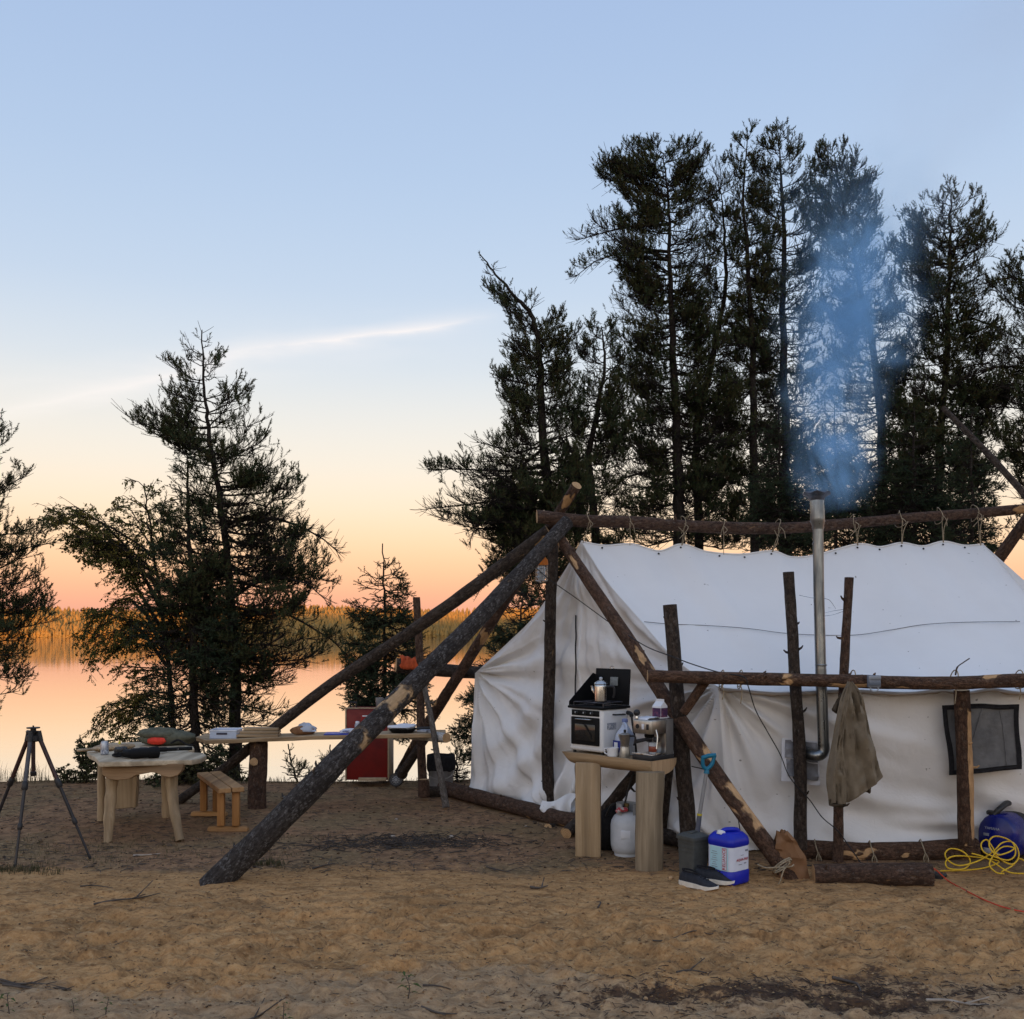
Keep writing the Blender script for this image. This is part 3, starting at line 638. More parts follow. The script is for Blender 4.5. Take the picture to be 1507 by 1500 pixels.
tree('spruce_tree', 'dense dark spruce with drooping boughs close left of the shaggy jack pine', 12.3,
     [(288, 1160), (286, 1060), (284, 980), (280, 850), (277, 740), (275, 668)], 22,
     [(664, 273, 277), (690, 250, 300), (720, 240, 305), (760, 235, 315), (800, 222, 330), (850, 215, 345), (900, 200, 360), (930, 190, 370), (975, 185, 385), (1010, 205, 390), (1050, 200, 395), (1100, 210, 390), (1130, 250, 380)],
     84, SPRUCE, NEEDLE_SP, 12, dens=.62, fill=(.5, 1.0), lowbias=.6)
tree('birch_tree', 'yellow green birch leaning left beside the dark spruce', 12.9,
     [(262, 1150), (252, 1040), (245, 950), (232, 860), (222, 780), (212, 712)], 11,
     [(705, 185, 235), (730, 165, 250), (748, 70, 262), (775, 68, 265), (800, 80, 260), (830, 120, 250), (850, 150, 250), (870, 160, 250), (890, 135, 250), (920, 118, 255), (960, 125, 255), (1000, 138, 260), (1030, 150, 270), (1060, 130, 275), (1100, 135, 280)],
     46, BIRCHS, LEAF_BIRCH, 13, extra=[((240, 930), (165, 815), (74, 764), .3), ((236, 890), (170, 790), (110, 745), .1), ((238, 900), (190, 820), (130, 800), .5), ((245, 980), (170, 905), (122, 930), .3), ((255, 1080), (200, 1040), (136, 1075), -.2), ((242, 960), (180, 880), (130, 980), .4)], dens=.72, fill=(.5, 1.0))
tree('pine_tree', 'jack pine at the left edge of the view, only its right boughs showing', 11.8,
     [(-105, 1170), (-100, 1000), (-95, 850), (-85, 700), (-80, 560)], 26,
     [(560, -120, -60), (600, -120, -30), (622, -200, 36), (640, -200, 15), (670, -200, 5), (690, -200, 30), (716, -200, 20), (740, -200, 5), (775, -200, 50), (792, -200, 78), (820, -200, 60), (850, -200, 62), (880, -200, 97), (900, -200, 55), (930, -200, 78), (960, -200, 40), (976, -200, 76), (990, -200, 40), (1020, -200, 20), (1040, -200, 42), (1065, -150, 20), (1080, -140, 0)],
     80, PINE, NEEDLE, 14, group='jack pines along the bank', dens=.7, fill=(.5, 1.0))
tree('spruce_tree', 'small slender spruce behind the red chest', 12.2,
     [(566, 1140), (566, 1050), (566, 950), (565, 870), (563, 800)], 10,
     [(797, 561, 565), (820, 550, 576), (840, 538, 590), (862, 526, 600), (885, 520, 606), (905, 512, 616), (930, 515, 622), (960, 497, 640), (990, 510, 650), (1020, 500, 650), (1040, 498, 648), (1060, 515, 640), (1085, 525, 625)],
     66, dict(SPRUCE, rise=(-.3, .35), tuft=(.05, .10)), NEEDLE_SP, 15, dens=.85, fill=(.5, 1.0), seg=6)
# the stand behind the tent
RP = 'jack pines behind the tent'
tree('pine_tree', 'crooked pine whose top leans left over the ridge pole end', 14.0,
     [(815, 1110), (814, 950), (812, 800), (803, 690), (797, 610), (795, 530), (785, 470), (762, 440), (735, 410), (706, 374)], 26,
     [(370, 700, 708), (385, 702, 720), (400, 704, 738), (425, 698, 742), (432, 700, 765), (445, 725, 800), (460, 740, 820), (480, 746, 855), (510, 742, 862), (548, 732, 850), (565, 720, 850), (600, 735, 850), (640, 730, 850), (655, 690, 850), (690, 628, 860), (715, 660, 865), (740, 622, 870), (758, 620, 870), (780, 690, 870), (815, 700, 860), (860, 720, 840), (900, 740, 830)],
     125, PINE, NEEDLE, 21, extra=[((803, 700), (720, 690), (630, 692), .2), ((806, 730), (715, 740), (622, 750), -.2), ((800, 660), (735, 720), (690, 800), .2), ((806, 760), (750, 800), (700, 880), .1)], group=RP, dens=1.05, fill=(.45, 1))
tree('pine_tree', 'forked pine squeezed between the crooked pine and the tallest stand', 14.6,
     [(878, 1110), (877, 900), (874, 760), (867, 680), (880, 600), (890, 530), (885, 480)], 24,
     [(475, 865, 900), (500, 850, 915), (530, 840, 925), (560, 840, 930), (600, 820, 940), (640, 825, 940), (680, 830, 935), (720, 840, 930), (770, 850, 925), (810, 850, 920)],
     62, PINE, NEEDLE, 22, extra=[((872, 690), (835, 660), (815, 610), .2)], group=RP, dens=1.05, fill=(.4, 1))
tree('pine_tree', 'broad flat-topped pine left of the stovepipe with ragged left limbs', 15.2,
     [(1003, 1110), (1002, 900), (1000, 770), (998, 690), (994, 600), (989, 480), (986, 400), (984, 310), (976, 225)], 31,
     [(212, 915, 1015), (228, 888, 1045), (258, 874, 1055), (275, 905, 1058), (300, 915, 1060), (322, 890, 1060), (340, 860, 1060), (352, 845, 1062), (370, 885, 1065), (390, 855, 1065), (408, 842, 1068), (425, 900, 1070), (450, 895, 1075), (480, 890, 1080), (510, 905, 1085), (550, 890, 1090), (575, 905, 1095), (620, 910, 1100), (650, 890, 1100), (690, 880, 1095), (730, 900, 1090), (770, 890, 1085), (800, 900, 1075)],
     150, PINE, NEEDLE, 23, extra=[((986, 330), (920, 335), (848, 354), .2), ((987, 385), (920, 370), (846, 408), -.2), ((985, 290), (930, 270), (878, 260), .1), ((999, 700), (930, 700), (880, 745), .2)], group=RP, dens=1.05, fill=(.35, 1), depth=.6)
tree('pine_tree', 'thinner straight pine just right of the flat-topped pine', 15.8,
     [(1030, 1110), (1028, 760), (1026, 640), (1050, 520), (1068, 420), (1065, 330), (1062, 285)], 20,
     [(240, 1040, 1085), (290, 1030, 1100), (350, 1025, 1110), (420, 1025, 1120), (500, 1020, 1125), (580, 1010, 1120), (640, 990, 1120), (700, 985, 1110), (760, 990, 1110), (810, 1000, 1100)],
     64, PINE, NEEDLE, 24, group=RP, dens=1.1, fill=(.4, 1))
tree('pine_tree', 'tallest spiky-topped pine of the stand left of the smoke', 15.5,
     [(1112, 1110), (1110, 760), (1109, 620), (1106, 480), (1100, 380), (1094, 290), (1100, 205)], 20,
     [(192, 1098, 1106), (205, 1078, 1118), (240, 1070, 1135), (280, 1072, 1140), (340, 1065, 1150), (400, 1060, 1150), (480, 1055, 1150), (540, 1050, 1160), (600, 1050, 1165), (660, 1045, 1160), (720, 1050, 1165), (800, 1060, 1165)],
     88, PINE, NEEDLE, 25, group=RP, dens=1.15, fill=(.4, 1))
tree('pine_tree', 'bushy tall pine directly behind the stovepipe and smoke', 15.9,
     [(1160, 1110), (1158, 800), (1156, 640), (1152, 480), (1154, 360), (1150, 270), (1145, 205)], 24,
     [(193, 1128, 1160), (208, 1112, 1180), (235, 1105, 1182), (265, 1100, 1200), (300, 1100, 1210), (360, 1090, 1220), (430, 1090, 1225), (500, 1085, 1230), (560, 1090, 1230), (620, 1095, 1225), (680, 1100, 1225), (740, 1105, 1225), (810, 1110, 1215)],
     110, PINE, NEEDLE, 26, group=RP, dens=1.05, fill=(.35, 1))
tree('pine_tree', 'pine seen through the blue smoke, with a ragged tip to the right', 15.3,
     [(1300, 1110), (1298, 800), (1297, 640), (1285, 520), (1262, 400), (1240, 300), (1228, 228)], 24,
     [(220, 1215, 1240), (238, 1190, 1262), (250, 1188, 1288), (285, 1185, 1292), (320, 1180, 1295), (360, 1185, 1310), (420, 1195, 1330), (480, 1205, 1345), (540, 1200, 1350), (600, 1195, 1345), (660, 1195, 1340), (720, 1200, 1350), (800, 1205, 1350)],
     110, PINE, NEEDLE, 27, group=RP, dens=1.35, fill=(.4, 1))
tree('pine_tree', 'wide crowned pine rising right of the smoke', 14.8,
     [(1378, 1110), (1379, 900), (1380, 780), (1384, 650), (1392, 540), (1396, 440), (1398, 350), (1400, 285)], 26,
     [(274, 1392, 1420), (284, 1368, 1425), (300, 1362, 1440), (318, 1305, 1448), (330, 1310, 1462), (350, 1300, 1480), (372, 1305, 1455), (400, 1320, 1475), (440, 1325, 1490), (480, 1330, 1480), (530, 1330, 1500), (580, 1315, 1500), (620, 1310, 1490), (670, 1305, 1475), (720, 1300, 1470), (770, 1300, 1460), (810, 1310, 1450)],
     118, PINE, NEEDLE, 28, extra=[((1396, 480), (1440, 470), (1500, 500), .2), ((1384, 640), (1330, 640), (1300, 690), .2)], group=RP, dens=1.05, fill=(.35, 1))
tree('pine_tree', 'pine at the right edge of the view, its boughs reaching in over the tent', 14.2,
     [(1575, 1110), (1572, 900), (1568, 700), (1562, 500), (1558, 360)], 26,
     [(350, 1545, 1580), (370, 1500, 1600), (385, 1462, 1620), (415, 1440, 1640), (440, 1470, 1640), (470, 1480, 1650), (520, 1440, 1660), (555, 1405, 1660), (590, 1430, 1660), (640, 1455, 1660), (700, 1475, 1660), (750, 1490, 1660), (800, 1500, 1660)],
     80, PINE, NEEDLE, 29, extra=[((1566, 560), (1480, 540), (1400, 570), .2), ((1560, 430), (1500, 410), (1440, 420), .1)], group=RP, dens=.9, fill=(.5, 1))
UG = 'undergrowth spruces behind the tent'
tree('young_spruce', 'low dark spruce filling the gap under the pines left of the stovepipe', 13.4,
     [(1152, 1100), (1150, 900), (1148, 700), (1145, 600)], 14,
     [(590, 1140, 1150), (640, 1110, 1185), (700, 1095, 1205), (760, 1085, 1230), (820, 1085, 1240)],
     60, SPRUCE, NEEDLE_SP, 31, group=UG, dens=.75, fill=(.4, 1), cat='tree')
tree('young_spruce', 'low dark spruce under the pines behind the right half of the ridge', 13.6,
     [(1340, 1100), (1342, 900), (1345, 720), (1345, 600)], 14,
     [(600, 1338, 1350), (650, 1310, 1385), (700, 1290, 1410), (750, 1255, 1440), (820, 1240, 1460)],
     60, SPRUCE, NEEDLE_SP, 32, group=UG, dens=.75, fill=(.4, 1), cat='tree')
tree('young_spruce', 'low dark spruce behind the tent roof corner at the right', 12.6,
     [(1425, 1100), (1428, 900), (1430, 740), (1430, 610)], 12,
     [(600, 1424, 1436), (660, 1395, 1455), (720, 1380, 1470), (770, 1370, 1475), (830, 1365, 1480)],
     44, SPRUCE, NEEDLE_SP, 33, group=UG, dens=.7, fill=(.4, 1), cat='tree')
tree('young_spruce', 'bushy dark spruce between the big leaning pole and the tent gable', 12.0,
     [(752, 1140), (756, 1040), (762, 950), (770, 872)], 12,
     [(868, 762, 778), (885, 735, 805), (910, 720, 815), (940, 712, 815), (970, 712, 805), (995, 690, 790), (1040, 665, 760), (1090, 660, 745), (1130, 670, 740)],
     66, SPRUCE, NEEDLE_SP, 34, dens=1.2, fill=(.35, 1), cat='tree')
tree('leafy_bush', 'small round leaved bush at the shore behind the slab table', 11.3,
     [(128, 1152), (126, 1125), (124, 1095)], 3, [(1088, 112, 150), (1105, 106, 158), (1125, 108, 160), (1150, 112, 158)], 22, BUSHS, LEAF_BUSH, 41, cat='bush', dens=1.2, seg=4, group='bushes at the shore')
tree('leafy_bush', 'low sparse bush at the shore right of the tripod', 11.3,
     [(100, 1152), (97, 1142), (90, 1130)], 2.5, [(1126, 82, 92), (1140, 84, 112), (1152, 88, 118)], 10, BUSHS, LEAF_BUSH, 42, cat='bush', dens=1., seg=4, group='bushes at the shore')
tree('leafy_bush', 'dark bush at the shore behind the low bench', 11.3,
     [(262, 1152), (262, 1125), (262, 1100)], 3, [(1100, 220, 330), (1125, 215, 345), (1152, 215, 400)], 26, BUSHS, LEAF_BUSH, 43, cat='bush', dens=1.1, seg=4, group='bushes at the shore')
SAP = dict(SPRUCE, tuft=(.04, .08), needle=.022, nw=.0022, rise=(.3, .9), secl=(.06, .16), sec=.06, up=.4)
tree('pine_sapling', 'tiny pine seedling by the water in the gap under the plank table', 11.35,
     [(437, 1155), (433, 1135), (427, 1115), (424, 1095)], 2, [(1090, 420, 428), (1105, 415, 434), (1122, 412, 450), (1140, 412, 458), (1150, 425, 450)], 13, SAP, NEEDLE, 44, cat='sapling', dens=.9, seg=4)
tree('pine_sapling', 'tiny spruce seedling left of the red chest', 11.3,
     [(488, 1155), (487, 1125), (486, 1096)], 2, [(1094, 484, 489), (1108, 474, 498), (1125, 468, 506), (1150, 470, 506)], 14, SAP, NEEDLE_SP, 45, cat='sapling', dens=.9, seg=4)
tree('young_spruce', 'knee high spruce behind the tin bucket', 11.4,
     [(672, 1150), (672, 1125), (671, 1100)], 3, [(1096, 667, 676), (1115, 650, 690), (1135, 640, 703), (1150, 640, 705)], 18, dict(SAP, rise=(-.1, .5)), NEEDLE_SP, 46, cat='tree', dens=1., seg=4)

tree('young_spruce', 'low dark spruce under the smoke, hidden behind the stovepipe cap', 13.8,
     [(1232, 1100), (1232, 900), (1230, 720), (1228, 590)], 12,
     [(580, 1222, 1236), (640, 1200, 1262), (700, 1185, 1275), (760, 1180, 1285), (830, 1175, 1290)],
     48, SPRUCE, NEEDLE_SP, 35, group=UG, dens=.6, fill=(.4, 1), cat='tree')
# ------------------------------------------------------------------ canvas wall tent
def px_curve(pts, Y0, Y1, n):
    """photo polyline at a depth running from Y0 to Y1, resampled to n points"""
    p = np.array(pts, float); s = np.concatenate(([0], np.cumsum(np.hypot(*np.diff(p, axis=0).T)))); s /= s[-1]
    q = np.array([list(P(a, b, Y0+(Y1-Y0)*t)) for (a, b), t in zip(p, s)])
    q = np.array([list(v_) for v_ in smooth_path(q, 10)]); d = np.concatenate(([0], np.cumsum(np.linalg.norm(np.diff(q, axis=0), axis=1)))); d /= d[-1]
    t = np.linspace(0, 1, n); return np.stack([np.interp(t, d, q[:, i]) for i in range(3)], -1)
RIDGE_PX = [(855, 797), (890, 803), (930, 801), (970, 811), (1003, 801), (1040, 812), (1090, 816), (1136, 811), (1165, 820), (1200, 817), (1262, 801), (1295, 805), (1327, 799), (1358, 804), (1388, 797), (1420, 803), (1447, 801)]
EDGE_R = [(855, 797), (889, 851), (927, 896), (943, 914), (979, 956), (1015, 987), (1057, 1011)]
EDGE_L = [(855, 797), (835, 833), (805, 880), (780, 914), (745, 948), (715, 976), (699, 991)]
EAVE_PX = [(1057, 1011), (1090, 1014), (1140, 1018), (1180, 1017), (1250, 1014), (1330, 1018), (1380, 1013), (1420, 1017), (1455, 1012), (1507, 1018), (1600, 1014), (1690, 1016)]
TENT_LOC = Vector((1.52, 7.55, 0))
tent = thing('wall_tent', 'white canvas wall tent hung from a log ridge pole', 'tent', TENT_LOC)
def grid_mesh(name, S, mats, parent, flip=False, thick=0):
    ny, nx = S.shape[:2]; i = np.arange(nx*ny).reshape(ny, nx)
    q = np.stack([i[:-1, :-1], i[:-1, 1:], i[1:, 1:], i[1:, :-1]], -1).reshape(-1, 4)
    if flip: q = q[:, ::-1]
    base = np.array(XF[parent.name].translation) if parent else 0
    o = np_mesh(name, S.reshape(-1, 3)-base, q, np.full(len(q), 4), mats, parent, smooth=True)
    if thick:
        m = o.modifiers.new('cloth_thickness', 'SOLIDIFY'); m.thickness = thick; m.offset = -1
    XF[o.name] = XF[parent.name] if parent else Matrix(); return o
NU, NV = 230, 150
# gable: left eave corner -> ridge -> right eave corner on top, sod line below
top = np.vstack([px_curve(EDGE_L, 8.85, 10.2, NU//2)[::-1], px_curve(EDGE_R, 8.85, 7.5, NU-NU//2)])
gb = [G(a, b, z) for a, b, z in ((692, 1158, .08), (705, 1164, .08), (750, 1176, .08), (798, 1192, .06), (845, 1197, .06), (900, 1212, .05), (980, 1236, .04), (1074, 1252, .03))]
gb = np.array([list(v_) for v_ in smooth_path(gb, 10)]); d_ = np.linalg.norm(np.diff(gb[:, :2], axis=0), axis=1); d_ = np.concatenate(([0], np.cumsum(d_))); d_ /= d_[-1]
gu = np.concatenate([np.linspace(0, .5, NU//2), np.linspace(.5, 1, NU-NU//2)])
base_c = np.stack([np.interp(gu, d_, gb[:, k]) for k in range(3)], -1)
vv = np.linspace(0, 1, NV)[:, None, None]
S = base_c[None]*(1-vv)+top[None]*vv
nG = np.array([-.80, -.60, 0.])
s_ = np.broadcast_to(gu[None, :]*3.3, S.shape[:2]); z_ = S[..., 2]
def rad_folds(cs, cz, k, amp, L, ph, lo=0):
    dx, dz = s_-cs, z_-cz; r = np.hypot(dx, dz); th = np.arctan2(dz, dx)
    f = np.sin(th*k+ph+1.2*vnoise(th*k*.35, r*1.1, 0, 3)); f = np.sign(f)*np.abs(f)**.8
    return amp*f*np.exp(-r/L)*(1-np.exp(-r/.12))
disp = rad_folds(0, 1.25, 17, .062, 1.15, .3)+rad_folds(3.3, 1.25, 17, .068, 1.05, 1.1)+rad_folds(1.65, 2.45, 26, .040, .8, .4)
disp += rad_folds(1.45, .0, 13, .040, .7, 2.)*sstep(1.1, .2, z_)+rad_folds(3.3, 0, 12, .04, .7, .2)
disp += .032*np.sin((s_*1.3-z_*2.1)*6.0+2.2*vnoise(s_*1.4, z_*1.4, 0, 5))*sstep(1.3, .5, z_)*sstep(.1, .8, s_)
disp += rad_folds(3.3, 1.25, 41, .012, 1.3, .7)+rad_folds(0, 1.25, 37, .012, 1.2, 1.7)+.018*fbm(s_*1.6, z_*1.1, 0, 12, 3)+.010*fbm(s_*6, z_*3, 0, 14, 3)
disp += .07*np.sin(np.pi*np.clip(z_/1.2, 0, 1))*sstep(1.2, .2, s_)*.5
disp += .10*sstep(.25, .0, z_)*sstep(.6, 0, s_)
edge = np.minimum(np.minimum(sstep(0, .05, gu)[None, :], sstep(1, .95, gu)[None, :])*np.ones_like(z_), np.broadcast_to(sstep(1, .93, vv[..., 0]), z_.shape))
S = S+nG*(1.2*disp*np.clip(edge, .0, 1))[..., None]
tag(grid_mesh('gable_wall', S, CANVAS_WALL, tent), 'creased front gable wall with a zip')
GABLE = S
# roof slope facing the camera
NR = 200
Rg = px_curve(RIDGE_PX, 8.85, 9.2, NR); Ev = px_curve(EAVE_PX, 7.5, 7.3, NR); nv = 90
Le = px_curve(EDGE_R, 8.85, 7.5, nv)[::-1]; Rt = px_curve([(1447, 801), (1507, 860), (1560, 914), (1620, 968), (1690, 1016)], 9.2, 7.3, nv)[::-1]
Ev = Ev+np.array([0, -.05, 0]); Le[0] = Ev[0]; Rt[0] = Ev[-1]; 
v1 = np.linspace(0, 1, nv)[:, None, None]; u1 = np.linspace(0, 1, NR)[None, :, None]
bil = (1-v1)*((1-u1)*Ev[0]+u1*Ev[-1])+v1*((1-u1)*Rg[0]+u1*Rg[-1])
RO = (1-v1)*Ev[None]+v1*Rg[None]+(1-u1)*Le[:, None]+u1*Rt[:, None]-bil
ed = (np.sin(np.pi*u1)*np.sin(np.pi*v1))[..., 0]
RO[..., 2] += (-.05*ed+.006*fbm(u1[..., 0]*6, v1[..., 0]*4, 0, 7, 3)*ed+.012*np.sin(u1[..., 0]*2*np.pi*8)*sstep(.75, 1, v1[..., 0])*0)
grid_mesh('roof_panel', RO, CANVAS_ROOF, tent, thick=.004)
# brown hem hanging at the eave and the folded hem at the ridge
hem = np.stack([Ev+np.array([0, -.012, -.004]), Ev+np.array([0, -.016, -.028])+np.array([0, 0, 1.])*(.008*vnoise(np.arange(NR)*.25, 0, 0, 3))[:, None]])
grid_mesh('eave_hem', hem, simple('stained_hem', (.36, .29, .22), (.25, .2, .15), 30, .9, stretch=(.3, 1, 1)), tent, thick=.003)
m = MB(); m.tube([Vector(q)+Vector((0, -.004, .0)) for q in Rg], .0075, 8); m.build('ridge_hem', CANVAS_WALL, tent, world=True)
# side wall facing the camera
NW, nw_ = 240, 100
Wt = px_curve(EAVE_PX, 7.5, 7.3, NW)
wb = np.array([list(P(a, b, Y)) for a, b, Y in ((1074, 1254, 7.58), (1160, 1252, 7.60), (1300, 1252, 7.58), (1440, 1252, 7.5), (1705, 1256, 7.36))])
wu = np.linspace(0, 1, NW); wbx = np.stack([np.interp(wu, np.linspace(0, 1, 5)*1., wb[:, k]) for k in range(3)], -1)
tx = (Wt[:, 0]-Wt[0, 0])/(Wt[-1, 0]-Wt[0, 0]); bx = (wb[:, 0]-wb[0, 0])/(wb[-1, 0]-wb[0, 0]); wbx = np.stack([np.interp(tx, bx, wb[:, k]) for k in range(3)], -1)
vw = np.linspace(0, 1, nw_)[:, None, None]
WS = wbx[None]*(1-vw)+Wt[None]*vw; X_, Z_ = WS[..., 0], WS[..., 2]
def wf(cx_, cz_, k, amp, L, ph):
    dx, dz = X_-cx_, Z_-cz_; r = np.hypot(dx, dz); th = np.arctan2(dz, dx)
    return amp*np.sin(th*k+ph+1.1*vnoise(th*k*.35, r*1.2, 0, 9))*np.exp(-r/L)*(1-np.exp(-r/.1))
wd = wf(1.5, 1.27, 16, .062, .85, .2)+wf(4.6, .1, 12, .03, .8, 1.)+wf(2.0, -.1, 9, .02, .5, .5)
wd += wf(1.5, 1.27, 38, .012, 1.0, 1.2)+.025*np.sin((X_*.55+Z_*1.7)*9+2*vnoise(X_*1.2, Z_*1.2, 0, 2))*sstep(.55, .1, Z_)+.025*fbm(X_*1.2, Z_*1., 0, 11, 3)+.006*fbm(X_*5, Z_*4, 0, 13, 2)
wd += .022*np.sin((X_*.8+Z_*2.6)*8+2.2*vnoise(X_*1.1, Z_*1.6, 0, 21))*sstep(.75, .2, Z_)*sstep(1.7, 2.5, X_)+.014*np.sin(Z_*30+5*vnoise(X_*.9, Z_*1.5, 0, 22))*np.exp(-((X_-3.1)/.5)**2)*sstep(.5, .2, Z_)
wd += .10*sstep(.38, .0, Z_)*sstep(1.7, 2.3, X_)*(.6+.4*vnoise(X_*1.5, 0, 0, 4)) - .05*np.exp(-((X_-3.35)/.10)**2)*sstep(1.0, .2, Z_)
calm = 1-.8*np.exp(-((X_-2.12)/.28)**2-((Z_-.72)/.25)**2)-.8*np.exp(-((X_-3.42)/.38)**2-((Z_-.88)/.3)**2)
we = np.minimum(sstep(0, .03, tx)[None, :], sstep(1, .93, vw[..., 0]))
WS[..., 1] -= 1.35*wd*np.clip(calm, 0, 1)*we
tag(grid_mesh('side_wall', WS, CANVAS_WALL, tent), 'long side wall under the log rail')
# the slopes and walls that face away
Be, Bb = np.array(top[0]), np.array(base_c[0]); De = Be+np.array([4.1, .9, 0]); Db = np.array([De[0], De[1], 0.])
Ce, Cb = Wt[-1], wbx[-1]
def flat(name, a, b, c, d, n=24, mat_=CANVAS_WALL):
    a, b, c, d = (np.array(q, float) for q in (a, b, c, d)); t = np.linspace(0, 1, n)
    S_ = (1-t)[:, None, None]*((1-t)[None, :, None]*a+t[None, :, None]*b)+t[:, None, None]*((1-t)[None, :, None]*d+t[None, :, None]*c)
    S_[..., 2] -= .05*np.sin(np.pi*t)[:, None]*np.sin(np.pi*t)[None, :]; return grid_mesh(name, S_, mat_, tent)
n_ = 40
Rg2 = px_curve(RIDGE_PX, 8.85, 9.2, n_); Le2 = px_curve(EDGE_L, 8.85, 10.2, n_); t1 = np.linspace(0, 1, n_)[:, None, None]; t2 = np.linspace(0, 1, n_)[None, :, None]
Ev2 = Be+(De-Be)*np.linspace(0, 1, n_)[:, None]; Rt2 = Rg2[-1]+(De-Rg2[-1])*np.linspace(0, 1, n_)[:, None]
B2 = (1-t1)*((1-t2)*Rg2[0]+t2*Rg2[-1])+t1*((1-t2)*Be+t2*De)
grid_mesh('roof_panel', (1-t1)*Rg2[None]+t1*Ev2[None]+(1-t2)*Le2[:, None]+t2*Rt2[:, None]-B2, CANVAS_ROOF, tent)
flat('side_wall', Bb, Db, De, Be)
flat('gable_wall', Cb, Db, De, Ce); flat('gable_wall', Ce, De, Rg[-1], Rg[-1])
# sod cloth at the foot of the gable
sod = []
for i, (a, b, z) in enumerate(((800, 1192, .07), (820, 1190, .10), (845, 1188, .12), (866, 1192, .12))): sod.append(G(a, b+6, z))
m = MB(); rr_ = []
for k in range(13):
    t = k/12; p = Vector(gb[0])*0
    q = P(798+52*t, 1178+4*sin(t*6)-8*t, 8.9-.05*t); q2 = P(800+40*t, 1197+4*sin(t*9+1), 8.85-.1*t-.05*sin(t*12)); rr_.append((q, q2))
vs = [p for pr_ in rr_ for p in (pr_[0], (pr_[0]+pr_[1])/2+Vector((-.03, -.04, 0)), pr_[1])]
m.add(vs, [[3*i+j, 3*i+j+1, 3*i+j+4, 3*i+j+3] for i in range(12) for j in (0, 1)]); m.build('sod_flap', CANVAS_ROOF, tent, world=True, smooth=80)
# zip of the gable door
def gable_pt(px, py, out=.03):
    """point of the gable canvas seen at a photo pixel, moved outwards"""
    q = GABLE; sx_ = CX+q[..., 0]*F/q[..., 1]; sy_ = HOR+(H-q[..., 2])*F/q[..., 1]
    i = np.argmin((sx_-px)**2+(sy_-py)**2); return Vector(q.reshape(-1, 3)[i])+Vector(nG)*out
m = MB(); m.tube(smooth_path([gable_pt(849, y, .014) for y in range(906, 1180, 16)], 4), .006, 6); m.build('zip', BLACK_FAB, tent, world=True)
# stove jack: white bordered foil patch
def wallY(px): return 7.5-(px-1057)/633*.2
def quad_panel(corners, inset, dY, thick, m_, mi):
    c = [P(x, y, wallY(x)-dY) for x, y in corners]; cen = sum(c, Vector())/4
    return c
m = MB(); jk = [(1150, 1084), (1206, 1088), (1206, 1153), (1148, 1151)]
c = [P(x, y, wallY(x)-.045) for x, y in jk]
def pad(mb, c, th, nx_=10, wob=.006, seed=0, sub=None):
    vs = []; N = nx_
    for j in range(N+1):
        for i in range(N+1):
            a, b = i/N, j/N; p = (c[0]*(1-a)+c[1]*a)*(1-b)+(c[3]*(1-a)+c[2]*a)*b
            vs.append(p+Vector((.016*float(vnoise(p.x*4, p.z*4, 0, 3)), -wob*float(vnoise(a*4, b*4, 0, seed)), .020*float(vnoise(p.x*4.5, p.z*3, 0, 4)))))
    n0 = len(vs); vs += [v_+Vector((0, th, 0)) for v_ in vs]
    f = lambda i, j, o=0: o+j*(N+1)+i
    fs = [[f(i, j), f(i+1, j), f(i+1, j+1), f(i, j+1)] for i in range(N) for j in range(N)]+[[f(i, j, n0), f(i, j+1, n0), f(i+1, j+1, n0), f(i+1, j, n0)] for i in range(N) for j in range(N)]
    for i in range(N): fs += [[f(i, 0), f(i, 0, n0), f(i+1, 0, n0), f(i+1, 0)], [f(i, N), f(i+1, N), f(i+1, N, n0), f(i, N, n0)], [f(0, i), f(0, i+1), f(0, i+1, n0), f(0, i, n0)], [f(N, i), f(N, i, n0), f(N, i+1, n0), f(N, i+1)]]
    return mb.add(vs, fs)
pad(m, c, .006, 8, .008, 1)
jack = m.build('stove_jack', simple('white_hem', (.66, .67, .72), (.58, .59, .63), 14, .8), tent, world=True)
for k, cc in enumerate(([(1155, 1087), (1203, 1090), (1203, 1119), (1154, 1117)], [(1156, 1119), (1203, 1121), (1204, 1146), (1157, 1144)])):
    m = MB(); pad(m, [P(x, y, wallY(x)-.057) for x, y in cc], .006, 8, .012, 5+k); m.build('foil_flap', NETL, jack, world=True)
# screened window with black binding
win = [(1390, 1043), (1497, 1039), (1501, 1132), (1400, 1140)]
m = MB(); pad(m, [P(x, y, wallY(x)-.05) for x, y in win], .006, 16, .006, 8); wn = m.build('window', NET, tent, world=True)
m = MB(); q = [P(x, y, wallY(x)-.060) for x, y in win]; cen = sum(q, Vector())/4
for i in range(4):
    a, b = q[i], q[(i+1) % 4]; wd_ = .0165
    n3 = ((cen-(a+b)/2)); n3 -= (b-a).normalized()*n3.dot((b-a).normalized()); n3.normalize()
    ext = (b-a).normalized()*.016
    pad(m, [a-n3*wd_-ext, b-n3*wd_+ext, b+n3*wd_+ext, a+n3*wd_-ext], .003+.001*i, 16, .003, 20+i)
m.build('binding', BLACK_FAB, wn, world=True)
for k, pl in enumerate(([(1446, 1042), (1436, 1075), (1420, 1128)], [(1472, 1046), (1478, 1085), (1482, 1126)])):
    m = MB(); m.tube(smooth_path([P(x, y, wallY(x)-.056) for x, y in pl], 6), .004, 6); m.build('screen_fold', simple('screen_crease', (.16, .16, .165), None, 20, .8), wn, world=True)
